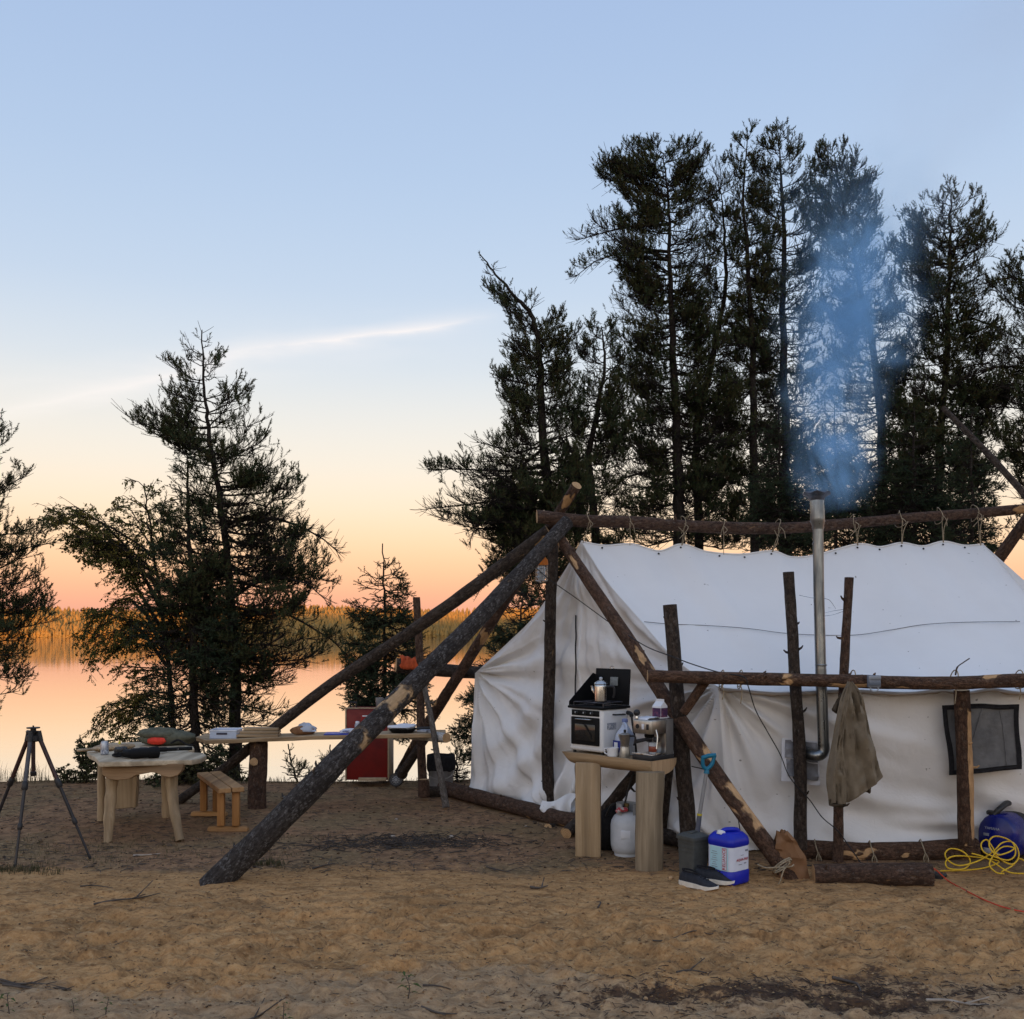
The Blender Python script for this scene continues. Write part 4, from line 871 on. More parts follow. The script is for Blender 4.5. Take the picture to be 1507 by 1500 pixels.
# cord lying over the roof, grommets, ties
def roof_pt(px, py, out=.008):
    q = RO; sx_ = CX+q[..., 0]*F/q[..., 1]; sy_ = HOR+(H-q[..., 2])*F/q[..., 1]
    i = np.argmin((sx_-px)**2+(sy_-py)**2); return Vector(q.reshape(-1, 3)[i])+Vector((0, -.8, .6))*out
m = MB(); m.tube(smooth_path([roof_pt(x, y, .013) for x, y in ((948, 916), (985, 920), (1040, 922), (1100, 926), (1150, 932), (1200, 936), (1260, 936), (1310, 928), (1360, 920), (1420, 917), (1500, 915))], 6), .0026, 5); m.build('roof_cord', simple('thin_dark_cord', (.16, .15, .14), None, 30, .8), tent, world=True)
for i, px in enumerate((885, 970, 1003, 1060, 1097, 1136, 1230, 1262, 1295, 1327, 1358, 1388, 1420)):
    y = np.interp(px, [a for a, b in RIDGE_PX], [b for a, b in RIDGE_PX]); p = roof_pt(px, y+5, .008)
    m = MB(); m.lathe([(.006, -.003), (.009, 0), (.009, .003), (.004, .005)], (0, 0, 0), 10, Matrix.Rotation(radians(55), 3, 'X')); m.v = [v_+p for v_ in m.v]; m.build('grommet', BLACK_EN, tent, world=True)
POLE_PX = [(790, 761), (850, 766), (925, 768), (1000, 772), (1080, 776), (1150, 777), (1230, 771), (1300, 766), (1370, 760), (1440, 755), (1510, 748), (1580, 741)]
def poleY(px): return 8.80+(px-790)/790*.45
for i, (px, dx, two) in enumerate(((858, 8, 0), (927, -2, 0), (1003, 2, 1), (1065, -3, 0), (1136, 9, 1), (1262, -8, 1), (1327, -4, 1), (1388, -7, 1), (1443, -10, 1))):
    y0 = np.interp(px, [a for a, b in RIDGE_PX], [b for a, b in RIDGE_PX]); yp = np.interp(px+dx, [a for a, b in POLE_PX], [b for a, b in POLE_PX])
    m = MB(); Yp = poleY(px)
    a = P(px, y0+2, 8.85+(px-855)/592*.35-.01); top_ = P(px+dx, yp, Yp)
    ring = [top_+Vector((.014*sin(t*2+i), cos(t)*.075, sin(t)*.075)) for t in np.linspace(0, 2*pi, 18)]
    m.tube(ring, .0034, 6, closed=False)
    m.tube(smooth_path([a, (a+top_)/2+Vector((.006, -.02, 0)), top_+Vector((0, -.078, -.02))], 5), .003, 6)
    if two: m.tube(smooth_path([a+Vector((.004, 0, 0)), (a+top_)/2+Vector((.02, -.02, 0)), top_+Vector((.05*(1 if dx < 0 else -1), -.078, -.03))], 5), .004, 6)
    m.tube(smooth_path([top_+Vector((0, -.08, 0)), top_+Vector((.03, -.09, -.04)), top_+Vector((.05*sin(i*2.1), -.085, -.07-.03*(i % 3)))], 5), .003, 6)
    m.build('tie_rope', ROPE, tent, world=True)
for i, (px, yt) in enumerate(((1058, 1011), (1085, 1011), (1250, 1012), (1400, 1012), (1495, 1014))):
    a = P(px, yt, 7.43); b = P(px+4, 998, 7.15)
    ring = [P(px+4, 1000, 7.2)+Vector((.01*sin(t), cos(t)*.066, sin(t)*.066)) for t in np.linspace(0, 2*pi, 16)]
    m = MB(); m.tube(ring, .0042, 6); m.tube(smooth_path([a, a+Vector((.01, -.1, .02)), P(px+4, 1006, 7.2)], 5), .004, 6)
    m.tube(smooth_path([P(px+4, 1006, 7.14), P(px+7, 1018, 7.13), P(px+5, 1030+6*(i % 2), 7.13)], 5), .0038, 6); m.build('tie_rope', ROPE, tent, world=True)

# ------------------------------------------------------------------ log frame
def log(name, label, cat, pts, r, mat_=BARK_BROWN, seed=0, stubs=3, seg=18, group=None, cut=CUT, wob=.06, parent=None, bevel_end=True, slant=(0, 0), step=.045):
    """one peeled or barked pole: pts world points, r radius or (start, end); its own Z axis runs along the log"""
    g = random.Random(seed*13+5); pts = [Vector(p) for p in pts]
    path = smooth_path(pts, 10) if len(pts) > 2 else pts
    ax = (path[-1]-path[0]); L = ax.length; q = ax.normalized().to_track_quat('Z', 'Y'); R3 = q.to_matrix(); inv = R3.inverted(); o0 = path[0]
    loc_ = [inv @ (p-o0) for p in path]; zs = [p.z for p in loc_]
    r0, r1 = (r if isinstance(r, tuple) else (r, r)); n = max(6, int(L/step)); m = MB(); rings = []
    for i in range(n+1):
        t = i/n; z = L*t; cx_ = float(np.interp(z, zs, [p.x for p in loc_])); cy_ = float(np.interp(z, zs, [p.y for p in loc_]))
        cx_ += .013*float(vnoise(z*1.5, seed, 0, 1)); cy_ += .013*float(vnoise(z*1.5, seed+9.5, 0, 2))
        ang = np.arange(seg)*2*pi/seg
        rr = (r0+(r1-r0)*t)*(1+wob*vnoise(np.cos(ang)*1.2+seed, np.sin(ang)*1.2, z*5, 3)+wob*.7*vnoise(np.cos(ang)*3+seed, np.sin(ang)*3, z*16, 4)+.06*max(0, float(vnoise(z*2.3, seed*3.1, 0, 6)))**2)
        sl = (slant[0]*(1 if i == 0 else 0)+slant[1]*(1 if i == n else 0))
        rings.append([Vector((cx_+rr[k]*cos(ang[k]), cy_+rr[k]*sin(ang[k]), z+sl*rr[k]*cos(ang[k]))) for k in range(seg)])
    m.loft(rings, caps=False); nn = seg
    last = (n)*seg
    m.mat(1)
    for base_i, sgn in ((0, 1), (last, -1)):
        ring = [m.v[base_i+k] for k in range(seg)]; c0 = sum(ring, Vector())/seg; k0 = len(m.v)
        m.v += [c0+(p-c0)*.55 for p in ring]+[c0]
        m.f += [[base_i+k, base_i+(k+1) % seg, k0+(k+1) % seg, k0+k] for k in range(seg)]+[[k0+k, k0+(k+1) % seg, k0+seg] for k in range(seg)]; m.m += [1]*(2*seg)
    m.mat(0)
    for i in range(stubs):
        t = g.uniform(.06, .94); z = L*t; a = g.uniform(0, 6.28); rr = r0+(r1-r0)*t
        c = Vector((float(np.interp(z, zs, [p.x for p in loc_])), float(np.interp(z, zs, [p.y for p in loc_])), z)); d = Vector((cos(a), sin(a), g.uniform(-.2, .9))).normalized()
        ln = g.uniform(.012, .045)
        m.tube([c+d*rr*.7, c+d*(rr+ln*.6), c+d*(rr+ln)+Vector((0, 0, ln*.3))], [.011, .008, .004], 6)
    o = m.build(name, [mat_, cut], smooth=60)
    M4 = Matrix.Translation(o0) @ R3.to_4x4(); o.location = o0; o.rotation_euler = R3.to_euler(); XF[o.name] = M4
    return tag(o, label, cat, group)
def strip_dir(p0, p1, toward=(0, -1, 0)):
    q = (Vector(p1)-Vector(p0)).normalized().to_track_quat('Z', 'Y').to_matrix().inverted(); d = q @ Vector(toward); return Vector((d.x, d.y)).normalized()
_d = strip_dir(G(1172, 1304, -.05), P(822, 790, 8.62), (.35, -1, .25))
BARK_DIAG = bark('bark_hand_stripped', (.06, .034, .023), (.18, .10, .063), (.25, .2, .16), bare=(.60, .37, .19), bare_amt=.62, gs=.2, vs=70, strips=((_d.x, _d.y, .80, .38, .78), (_d.x, _d.y, .86, .95, 1.12), (_d.x, _d.y, .88, 1.75, 1.9)))
_d2 = strip_dir(P(1424, 1243, 7.28), P(1416, 1016, 7.24), (.8, -.6, 0))
BARK_POST = bark('bark_post_stripped', (.05, .028, .019), (.15, .083, .053), (.23, .18, .14), bare=(.50, .30, .15), bare_amt=.64, gs=.2, vs=70, strips=((_d2.x, _d2.y, .72, .02, .95),))
_d3 = strip_dir(G(308, 1312, -.06), P(836, 768, 8.58), (.2, -1, .1))
BARK_BIG = bark('bark_grey_big_pole', (.034, .028, .025), (.092, .078, .07), (.31, .295, .285), bare=(.50, .33, .18), bare_amt=.69, gs=.36, vs=105, strips=((_d3.x, _d3.y, .955, 1.66, 1.94), (_d3.x, _d3.y, .975, 1.34, 1.46)))
log('ridge_pole', 'long brown log ridge pole sagging above the tent', 'pole', [P(x, y, poleY(x)) for x, y in POLE_PX], (.056, .042), BARK_BROWN, 1, 10)
log('leaning_pole', 'thick grey flaky log leaning from the sand up to the ridge pole', 'pole', [G(308, 1312, -.06), P(480, 1135, 6.98), P(640, 975, 7.62), P(760, 850, 8.18), P(836, 768, 8.58)], (.089, .058), BARK_BIG, 2, 9, slant=(.5, 0), wob=.05)
log('leaning_pole', 'thinner dark pole with a shaved tip, rising behind the thick grey log', 'pole', [G(262, 1180, 0), P(326, 1133, 9.85), P(470, 1020, 9.5), P(640, 905, 9.15), P(808, 782, 8.93)], (.045, .06), BARK_DARK, 3, 12)
log('leaning_pole', 'half peeled pole slanting down in front of the gable to the brown paper bag', 'pole', [G(1172, 1304, -.05), P(1080, 1180, 6.98), P(985, 1040, 7.45), P(900, 905, 8.0), P(822, 790, 8.62)], (.060, .046), BARK_DIAG, 4, 8, wob=.05)
log('upright_pole', 'straight dark pole standing upright under the ridge pole end', 'pole', [G(806, 1207, -.03), P(808, 1000, 8.96), P(816, 782, 8.86)], (.056, .046), BARK_DARK, 5, 6)
log('leaning_pole', 'reddish pole whose pale cut end sticks up past the ridge pole', 'pole', [G(588, 1142, 0), P(640, 1048, 10.6), P(722, 920, 9.75), P(800, 795, 9.1), P(848, 714, 8.72)], (.062, .044), BARK_BROWN, 6, 7)
log('rail', 'brown log rail tied along the tent eave', 'rail', [P(953, 996, 7.12), P(1100, 999, 7.14), P(1250, 1003, 7.15), P(1400, 1003, 7.12), P(1760, 999, 7.04)], (.044, .049), BARK_PEEL, 7, 22, wob=.05)
log('fence_post', 'grey upright post at the near tent corner beside the coffee machine', 'post', [P(1016, 1262, 7.35), P(1000, 1060, 7.38), P(988, 890, 7.42)], (.062, .049), BARK_DARK, 8, 8)
log('fence_post', 'dark knotty post between the stove jack and the paper bag', 'post', [P(1181, 1250, 7.36), P(1174, 1060, 7.36), P(1163, 842, 7.40)], (.047, .038), BARK_DARK, 9, 16, wob=.06)
log('fence_post', 'thin brown post behind the hanging jacket', 'post', [P(1232, 1268, 7.25), P(1238, 1060, 7.26), P(1249, 850, 7.30)], (.036, .031), BARK_BROWN, 10, 12)
log('fence_post', 'stout half peeled post in front of the screened window', 'post', [P(1424, 1243, 7.28), P(1419, 1100, 7.26), P(1416, 1016, 7.24)], (.057, .053), BARK_POST, 11, 3)
log('brace', 'short forked brace under the left end of the rail', 'pole', [P(1006, 1048, 7.3), P(1041, 998, 7.2)], (.032, .036), BARK_PEEL, 12, 2)
log('rail', 'dark rail reaching left from the far tent corner with orange cloth on it', 'rail', [P(583, 979, 10.25), P(640, 985, 10.3), P(704, 990, 10.35), P(800, 993, 10.6)], (.072, .060), BARK_DARK, 13, 3)
log('leaning_pole', 'bipod pole at the right end with a worn tip above the ridge pole', 'pole', [(5.72, 7.22, -.05), P(1560, 795, 8.6), P(1470, 685, 9.0), P(1387, 600, 9.35)], (.052, .024), BARK_DARK, 14, 6)
log('leaning_pole', 'pole crossing under the right end of the ridge pole behind the roof corner', 'pole', [P(1390, 930, 10.1), P(1475, 815, 9.6), P(1560, 700, 9.2)], (.062, .052), BARK_BROWN, 15, 3)
log('ground_log', 'log holding the gable canvas to the ground', 'log', [G(652, 1160, .05), G(740, 1183, .06), G(856, 1212, .05)], (.072, .068), BARK_BROWN, 16, 4)
log('ground_log', 'long log lying along the foot of the side wall', 'log', [P(1150, 1250, 7.42), P(1290, 1255, 7.4), P(1436, 1248, 7.42)], (.066, .074), BARK_PEEL, 17, 4)
log('ground_log', 'short thick log in front of the long wall log', 'log', [P(1197, 1287, 6.75), P(1280, 1287, 6.72), P(1370, 1288, 6.68)], (.068, .076), BARK_BROWN, 18, 6, wob=.07)
log('ground_log', 'dark log running from the near corner post toward the gable', 'log', [G(1090, 1268, .06), G(990, 1234, .06), G(872, 1209, .06)], (.06, .06), BARK_DARK, 19, 3)
log('brace', 'dark knotty brace slanting down behind the half log table', 'pole', [P(885, 1206, 7.85), P(945, 1125, 7.7)], (.05, .045), BARK_DARK, 20, 3)
log('brace', 'thin dark stake behind the grey corner post', 'pole', [G(974, 1240, 0), P(987, 1130, 7.75)], (.024, .03), BARK_DARK, 21, 1)
FW = 'firewood by the upright pole'
for i, (a, b, rr, lab) in enumerate(((((808, 1219), (845, 1216)), 8.6, .040, 'dark round of firewood pointing toward the upright pole'), (((829, 1224), (856, 1200)), 8.3, .036, 'pale ended firewood stick behind the orange ended one'), (((835, 1228), (862, 1205)), 8.15, .043, 'orange ended firewood stick at the front of the pile'), (((842, 1212), (868, 1196)), 8.5, .03, 'thin firewood stick on top of the pile')) if True else []):
    (x0, y0), (x1, y1) = a; log('firewood', lab, 'firewood', [P(x0, y0, b), P(x1, y1, b+.35)], rr, BARK_DARK, 30+i, 0, group=FW)
# ------------------------------------------------------------------ left camp: tripod, slab table, bench, plank table, chest
def at(px, py, z):
    """world point at height z seen at a photo pixel below the horizon"""
    Y = (H-z)*F/(py-HOR); return P(px, py, Y)
# tripod
tp = thing('tripod', 'black camera tripod without a camera standing on the dark soil', 'tripod', (-3.46, 7.42, 0))
apex = Vector((-3.485, 7.42, .90))
feet = [G(22, 1277), G(133, 1264), G(-26, 1257)]
for i, f in enumerate(feet):
    a = apex+Vector((f.x-apex.x, f.y-apex.y, 0)).normalized()*.045-Vector((0, 0, .02)); d = f-a
    m = MB(); m.tube([a, a+d*.33, a+d*.36], [.0155, .0155, .016], 12); lg = m.build('leg', TRI_UP if i != 0 else simple('tripod_grey_tube', (.06, .06, .075), (.045, .045, .06), 20, .35), tp, world=True)
    m = MB(); m.tube([a+d*.34, a+d*.36, a+d*.40, a+d*.41], [.017, .022, .022, .017], 12); m.build('lock_collar', BLACK_PL, lg, world=True)
    m = MB(); m.tube([a+d*.40, a+d*.68], [.0125, .0125], 10); m.build('lower_tube', TRI_DN, lg, world=True)
    m = MB(); m.tube([a+d*.665, a+d*.675, a+d*.705, a+d*.715], [.014, .018, .018, .013], 10); m.build('lock_collar', BLACK_PL, lg, world=True)
    m = MB(); m.tube([a+d*.70, a+d*.985], [.0095, .009], 10); m.build('lower_tube', TRI_DN, lg, world=True)
    m = MB(); m.tube([a+d*.975, a+d*1.0], [.013, .009], 10); m.build('rubber_foot', BLACK_PL, lg, world=True)
    m = MB(); m.tube([a+Vector((0, 0, .03))-d*.02, a+d*.03], [.02, .018], 10); m.build('hinge', BLACK_PL, tp, world=True)
m = MB(); m.lathe([(.03, -.05), (.048, -.04), (.05, -.005), (.03, .005)], apex, 16); m.build('spider', BLACK_PL, tp, world=True)
m = MB(); m.tube([apex+Vector((0, 0, .03)), apex-Vector((0, 0, .275))], [.0145, .0145], 12); m.build('centre_column', TRI_UP, tp, world=True)
m = MB(); m.lathe([(.016, -.30), (.022, -.29), (.022, -.27), (.015, -.265)], apex, 12); m.build('column_hook', BLACK_PL, tp, world=True)
m = MB(); m.lathe([(.02, .005), (.02, .018), (.05, .02), (.052, .026), (.02, .03), (.02, .045), (.045, .047), (.047, .055), (.012, .056), (.006, .057), (.006, .068)], apex, 18); m.build('mounting_plate', BLACK_PL, tp, world=True)

# slab table
TZ = .645
def slab(name, outline, z1, th, mat_, parent, bev=.008, wob=.004):
    bm = bmesh.new(); vs = [bm.verts.new((p.x, p.y, z1)) for p in outline]; f = bm.faces.new(vs)
    r = bmesh.ops.extrude_face_region(bm, geom=[f]); ev = [g_ for g_ in r['geom'] if isinstance(g_, bmesh.types.BMVert)]
    for v_ in ev: v_.co.z -= th
    bmesh.ops.recalc_face_normals(bm, faces=bm.faces)
    bmesh.ops.bevel(bm, geom=[e for e in bm.edges], offset=bev, segments=3, profile=.5, affect='EDGES', clamp_overlap=True)
    m = MB(); bm.verts.index_update(); m.add([v_.co.copy() for v_ in bm.verts], [[v_.index for v_ in f_.verts] for f_ in bm.faces]); bm.free()
    return m.build(name, mat_, parent, world=True, smooth=35)
tab = thing('slab_table', 'pale live-edge slab table on curved peeled log legs', 'table', G(208, 1225))
ol = [at(*p, TZ) for p in ((146, 1121.5), (200, 1120.5), (250, 1119), (283, 1118.5), (296, 1116), (304, 1111.5), (299, 1108), (285, 1107.5), (275, 1105), (278, 1102), (286, 1101.5), (284, 1098), (262, 1094), (240, 1093), (205, 1092), (165, 1093), (146, 1096), (137, 1099), (135, 1102), (128, 1106), (131, 1110), (140, 1114))]
slab('tabletop', ol, TZ, .040, WOOD_TOP, tab, bev=.006)
def bent_leg(name, pts, r, mat_, parent, seg=14, fl=1.):
    m = MB(); path = smooth_path(pts, 8); n = len(path)
    m.tube(path, [r[0]+(r[1]-r[0])*i/(n-1)+.006*float(vnoise(i*.35, r[0]*900, 0, 3)) for i in range(n)], seg); return m.build(name, mat_, parent, world=True, smooth=60)
bent_leg('leg', [P(165, 1129, 8.1), P(164, 1160, 8.1), P(161, 1200, 8.06), P(158.5, 1244, 8.0)], (.046, .036), WOOD_PALE_Z, tab)
bent_leg('leg', [P(252, 1131, 8.1), P(253, 1160, 8.1), P(257, 1195, 8.06), P(265, 1237, 8.0)], (.052, .036), WOOD_PALE_Z, tab)
bent_leg('leg', [P(149, 1125, 8.9), P(149, 1160, 8.9), P(148.5, 1208, 8.9)], (.034, .03), WOOD_PALE_Z, tab)
bent_leg('leg', [P(244, 1122, 9.1), P(245, 1160, 9.1), P(245, 1203, 9.1)], (.042, .038), WOOD_PALE_Z, tab)
def board(mb, poly, Y0, Y1):
    n = len(poly); a = [P(x, y, Y0) for x, y in poly]; b = [Vector((p.x, Y1, p.z)) for p in a]
    return mb.add(a+b, [list(range(n))[::-1], list(range(n, 2*n))]+[[i, (i+1) % n, n+(i+1) % n, n+i] for i in range(n)])
m = MB(); board(m, [(150, 1126), (270, 1124), (268, 1134), (262, 1141), (250, 1145), (238, 1142), (230, 1138), (222, 1137), (212, 1139), (200, 1141), (190, 1147), (172, 1149), (158, 1146), (150, 1140)], 7.97, 8.03); m.build('apron', plank('apron_wood', (.38, .25, .14), (.26, .16, .085), 'x'), tab, world=True, bevel=.006)
m = MB(); board(m, [(154, 1128), (202, 1127), (201, 1160), (199, 1189), (170, 1191), (158, 1191)], 9.0, 9.07); m.build('trestle_board', WOOD_PALE_Z, tab, world=True, bevel=.008)
# things on the slab table
def lie(px, py, z=TZ): return at(px, py, z)
pdl = MB(); a, b = lie(114, 1102, TZ+.045), lie(196, 1096, TZ+.03)
pdl.tube(smooth_path([a, a+(b-a)*.05, a+(b-a)*.3, a+(b-a)*.34, a+(b-a)*.6, b], 5), [.012]+[.024]*25 if False else [.014, .019, .022, .023, .024, .024, .024, .024, .024, .024, .026, .030, .034, .036, .038, .040, .042, .043, .044, .045, .046, .046, .046, .045, .04, .03][:26], 12)
for v_ in pdl.v: v_.z = TZ+.004+(v_.z-TZ-.02)*.55+.012
solo(pdl, 'wooden_paddle', WOOD_PALE_X, 'carved wooden paddle lying across the far left corner of the slab table', 'paddle', tuple(b))
c = lie(154, 1111)
cn = thing('can', 'silver drink can standing on the slab table', 'can', tuple(c))
m = MB(); m.lathe([(.024, .0), (.030, .006), (.031, .012), (.031, .098), (.026, .108), (.025, .112), (.023, .112), (.022, .107)], (0, 0, 0), 24); m.build('body', simple('grey_can', (.38, .41, .46), (.28, .30, .36), 14, .35, .5), cn)
m = MB(); m.lathe([(.0312, .012), (.0314, .013), (.0314, .04), (.0312, .041)], (0, 0, 0), 24); m.build('print', simple('can_print', (.18, .2, .26), (.5, .52, .55), 70, .4, lo=.48, hi=.52, bump=0), cn)
cam_g = thing('camera', 'black camera with a long lens lying on the slab table', 'camera', tuple(lie(215, 1107)), 0)
a = lie(183, 1109, TZ+.04); b = lie(232, 1110, TZ+.045)
m = MB(); m.box(lie(178, 1106, TZ+.04), (.10, .075, .075), .3, .014); m.build('body', BLACK_PL, cam_g, world=True)
m = MB(); m.box(lie(176, 1104, TZ+.09), (.05, .045, .03), .3, .01); m.build('viewfinder', BLACK_PL, cam_g, world=True)
m = MB(); m.tube([lie(184, 1108.5, TZ+.04), lie(192, 1109.5, TZ+.04), lie(193, 1109.5, TZ+.04), lie(218, 1108, TZ+.045), lie(220, 1108, TZ+.045), lie(232, 1107, TZ+.045)], [.034, .034, .040, .040, .045, .047], 18); m.build('lens', BLACK_EN, cam_g, world=True)
m = MB(); m.tube([lie(196, 1109.2, TZ+.041), lie(206, 1108.6, TZ+.043)], [.0415, .0415], 18); m.build('zoom_ring', BLACK_FAB, cam_g, world=True)
m = MB(); m.tube(smooth_path([lie(174, 1108, TZ+.05), lie(166, 1111, TZ+.012), lie(170, 1113, TZ+.012), lie(180, 1112.5, TZ+.014), lie(185, 1111, TZ+.012)], 6), .008, 6); m.build('strap', BLACK_FAB, cam_g, world=True)
ac = thing('camera_monopod', 'folded black monopod lying behind the camera in front of the olive bag', 'monopod', tuple(lie(250, 1103)))
m = MB(); m.tube([lie(222, 1104, TZ+.03), lie(245, 1103, TZ+.03), lie(246, 1103, TZ+.03), lie(283, 1101.5, TZ+.03)], [.02, .02, .016, .015], 12); m.build('tube', BLACK_EN, ac, world=True)
m = MB(); m.box(lie(211, 1104, TZ+.03), (.07, .05, .045), .1, .01); m.build('head', BLACK_PL, ac, world=True)
m = MB(); m.tube([lie(262, 1102.5, TZ+.035), lie(261, 1102.5, TZ+.13)], [.007, .006], 8); m.build('handle', BLACK_PL, ac, world=True)
yb = lie(176, 1099); m = MB(); m.lathe([(.012, 0), (.013, .03), (.008, .036), (.008, .05)], yb, 12); solo(m, 'small_bottle', YELLOW, 'tiny yellow bottle behind the camera', 'bottle', tuple(yb))
# olive bag with a red lining
bg = thing('rucksack', 'slumped olive rucksack with its red lining showing', 'bag', tuple(lie(244, 1099)))
def blob(mb, c, rx, ry, rz_, seed, rot=0, n=22, rings=12, lump=.16, floor=None):
    vs = []; R = Matrix.Rotation(rot, 3, 'Z')
    for i in range(rings+1):
        ph = pi*i/rings
        for k in range(n):
            th = 2*pi*k/n; d = Vector((sin(ph)*cos(th), sin(ph)*sin(th), -cos(ph)))
            f = 1+lump*float(vnoise(d.x*1.6+seed, d.y*1.6, d.z*1.6, 5))+lump*.5*float(vnoise(d.x*4+seed, d.y*4, d.z*4, 6))
            p = R @ Vector((d.x*rx*f, d.y*ry*f, d.z*rz_*f))+Vector(c)
            if floor is not None: p.z = max(p.z, floor)
            vs.append(p)
    fs = [[i*n+k, i*n+(k+1) % n, (i+1)*n+(k+1) % n, (i+1)*n+k] for i in range(rings) for k in range(n)]
    return mb.add(vs, fs)
c0 = lie(240, 1098.5)
m = MB(); blob(m, c0+Vector((0, .12, .065)), .25, .13, .075, 3, .08, floor=TZ+.001); m.build('body', OLIVE, bg, world=True, smooth=80)
m = MB(); blob(m, c0+Vector((-.06, .09, .10)), .18, .12, .055, 8, .05, floor=TZ+.03); m.build('flap', OLIVE, bg, world=True, smooth=80)
m = MB(); blob(m, c0+Vector((-.055, -.02, .05)), .085, .035, .032, 5, -.15); m.build('lining', RED_CL, bg, world=True, smooth=80)
m = MB(); m.tube(smooth_path([c0+Vector((.08, -.03, .03)), c0+Vector((.15, -.05, .06)), c0+Vector((.22, -.04, .02)), c0+Vector((.26, 0, .01))], 6), .009, 6); m.build('strap', BLACK_FAB, bg, world=True)

# bench
bn = thing('bench', 'low honey coloured bench of two planks on trestle feet', 'bench', G(325, 1212))
BZ = .375
A0, A1, B1, B0 = at(322, 1161, BZ), at(359.5, 1158, BZ), at(324.5, 1134.5, BZ), at(290, 1137, BZ)
mid0, mid1 = (A0+A1)/2, (B0+B1)/2; e = (A1-A0).normalized()*.004
def plk(name, q, th, mat_, parent):
    m = MB(); dn = Vector((0, 0, -th)); m.add(q+[p+dn for p in q], [[0, 1, 2, 3], [7, 6, 5, 4], [0, 4, 5, 1], [1, 5, 6, 2], [2, 6, 7, 3], [3, 7, 4, 0]]); return m.build(name, mat_, parent, world=True, bevel=.006)
plk('seat_plank', [A0, mid0-e, mid1-e, B0], .042, WOOD_BENCH_Y, bn); plk('seat_plank', [mid0+e, A1, B1, mid1+e], .042, WOOD_BENCH_Y, bn)
for (x, yb, Yl) in ((325.5, 1216, 8.42), (347.5, 1215, 8.42), (300, 1191, 9.12), (318.5, 1190, 9.12)):
    m = MB(); b_ = P(x, yb, Yl); hgt_ = BZ-.042-.05; m.box((b_.x, Yl, .05+hgt_/2), (.058, .058, hgt_), .05, .006); m.build('leg', WOOD_BENCH_Z, bn, world=True)
for (x0, x1, Yl) in ((306.5, 365, 8.44), (282, 334, 9.14)):
    a = P(x0, 1000, Yl); b = P(x1, 1000, Yl); m = MB(); r_ = .042
    prof = [(r_*cos(t), r_*.95*sin(t)) for t in np.linspace(0, pi, 9)]
    m.loft([[Vector((x, Yl+p[0]*s, .004+p[1]*s)) for p in prof] for x, s in ((a.x, .75), (a.x+.02, 1), (b.x-.02, 1), (b.x, .75))]); m.build('foot', WOOD_BENCH_X, bn, world=True, smooth=50)

# plank table
pt = thing('plank_table', 'long rough plank table on posts with a birch crossbeam', 'table', G(378, 1190))
KZ = .685
lft = [(288, 1083.5, 9.62), (292, 1088, 9.36), (312, 1090.5, 9.30)]
ft = [P(x, y, Y) for x, y, Y in ((288, 1084.5, 9.5), (303, 1089.2, 9.4), (345, 1088, 9.42), (380, 1086, 9.45), (432, 1084.5, 9.5), (455, 1083, 9.55), (520, 1082, 9.6), (580, 1080.6, 9.64), (655, 1079.5, 9.7))]
bkk = [p+Vector((.02*sin(i*3), .36+.02*sin(i*5), 0)) for i, p in enumerate(ft)]
m = MB(); nF = len(ft); th = Vector((0, 0, -.04)); tv = [p for p in ft]+bkk+[p+th+Vector((0, .012, 0)) for p in ft]+[p+th-Vector((0, .012, 0)) for p in bkk]
fs = []
for i in range(nF-1): fs += [[i, i+1, nF+i+1, nF+i], [2*nF+i, 3*nF+i, 3*nF+i+1, 2*nF+i+1], [i, 2*nF+i, 2*nF+i+1, i+1], [nF+i, nF+i+1, 3*nF+i+1, 3*nF+i]]
fs += [[0, nF, 3*nF, 2*nF], [nF-1, 3*nF-1, 4*nF-1, 2*nF+nF-1]]
fs[-1] = [nF-1, 2*nF+nF-1, 3*nF+nF-1, 2*nF-1]
m.add(tv, fs); m.build('tabletop', WOOD_PALE_X, pt, world=True, bevel=.006)
def part_log(name, pts, r, mat_, parent, seed, stubs=1):
    o = log(name, None, None, pts, r, mat_, seed, stubs)
    M4 = XF[o.name]; inv = XF[parent.name].inverted() @ M4; o.parent = parent; o.location = inv.translation; o.rotation_euler = inv.to_euler(); return o
part_log('post', [P(378.5, 1193, 9.62), P(379, 1140, 9.62), P(380, 1089, 9.62)], (.088, .080), BARK_BROWN, pt, 41, 2)
part_log('crossbeam', [P(326+46, 1122, 9.5), P(372, 1111, 10.1)], (.038, .038), BARK_BROWN, pt, 42, 0)
part_log('crossbeam', [P(604, 1083, 10.05), P(656, 1085.5, 9.6)], (.050, .047), BIRCH, pt, 43, 0)
log('upright_pole', 'thin weathered post rising behind the plank table and the leaning poles', 'post', [P(621, 1172, 10.25), P(619, 1000, 10.25), P(613, 879, 10.2)], (.046, .036), BARK_BROWN, 44, 4)
log('leaning_pole', 'crooked bleached stick leaning at the right end of the plank table', 'pole', [P(656, 1189, 9.55), P(645, 1120, 9.6), P(636, 1060, 9.66), P(627, 1015, 9.75), P(621, 975, 9.85)], (.034, .022), bark('bleached_stick', (.10, .085, .072), (.20, .175, .155), (.3, .27, .25), bare=(.5, .38, .26), bare_amt=.6), 45, 5)
log('brace', 'dark pole slanting down behind the red chest', 'pole', [P(585, 1148, 10.9), P(628, 1085, 10.5)], (.05, .045), BARK_DARK, 46, 2)
m_ = log('stump', 'short upright stump beside the tin bucket', 'stump', [P(625, 1172, 10.1), P(624, 1147, 10.1)], (.052, .048), BARK_BROWN, 47, 0)
log('ground_log', 'pale ended log on the ground behind the bleached stick', 'log', [P(628, 1165, 10.3), P(672, 1166, 10.35), P(712, 1166, 10.4)], (.054, .058), BARK_DARK, 48, 2)
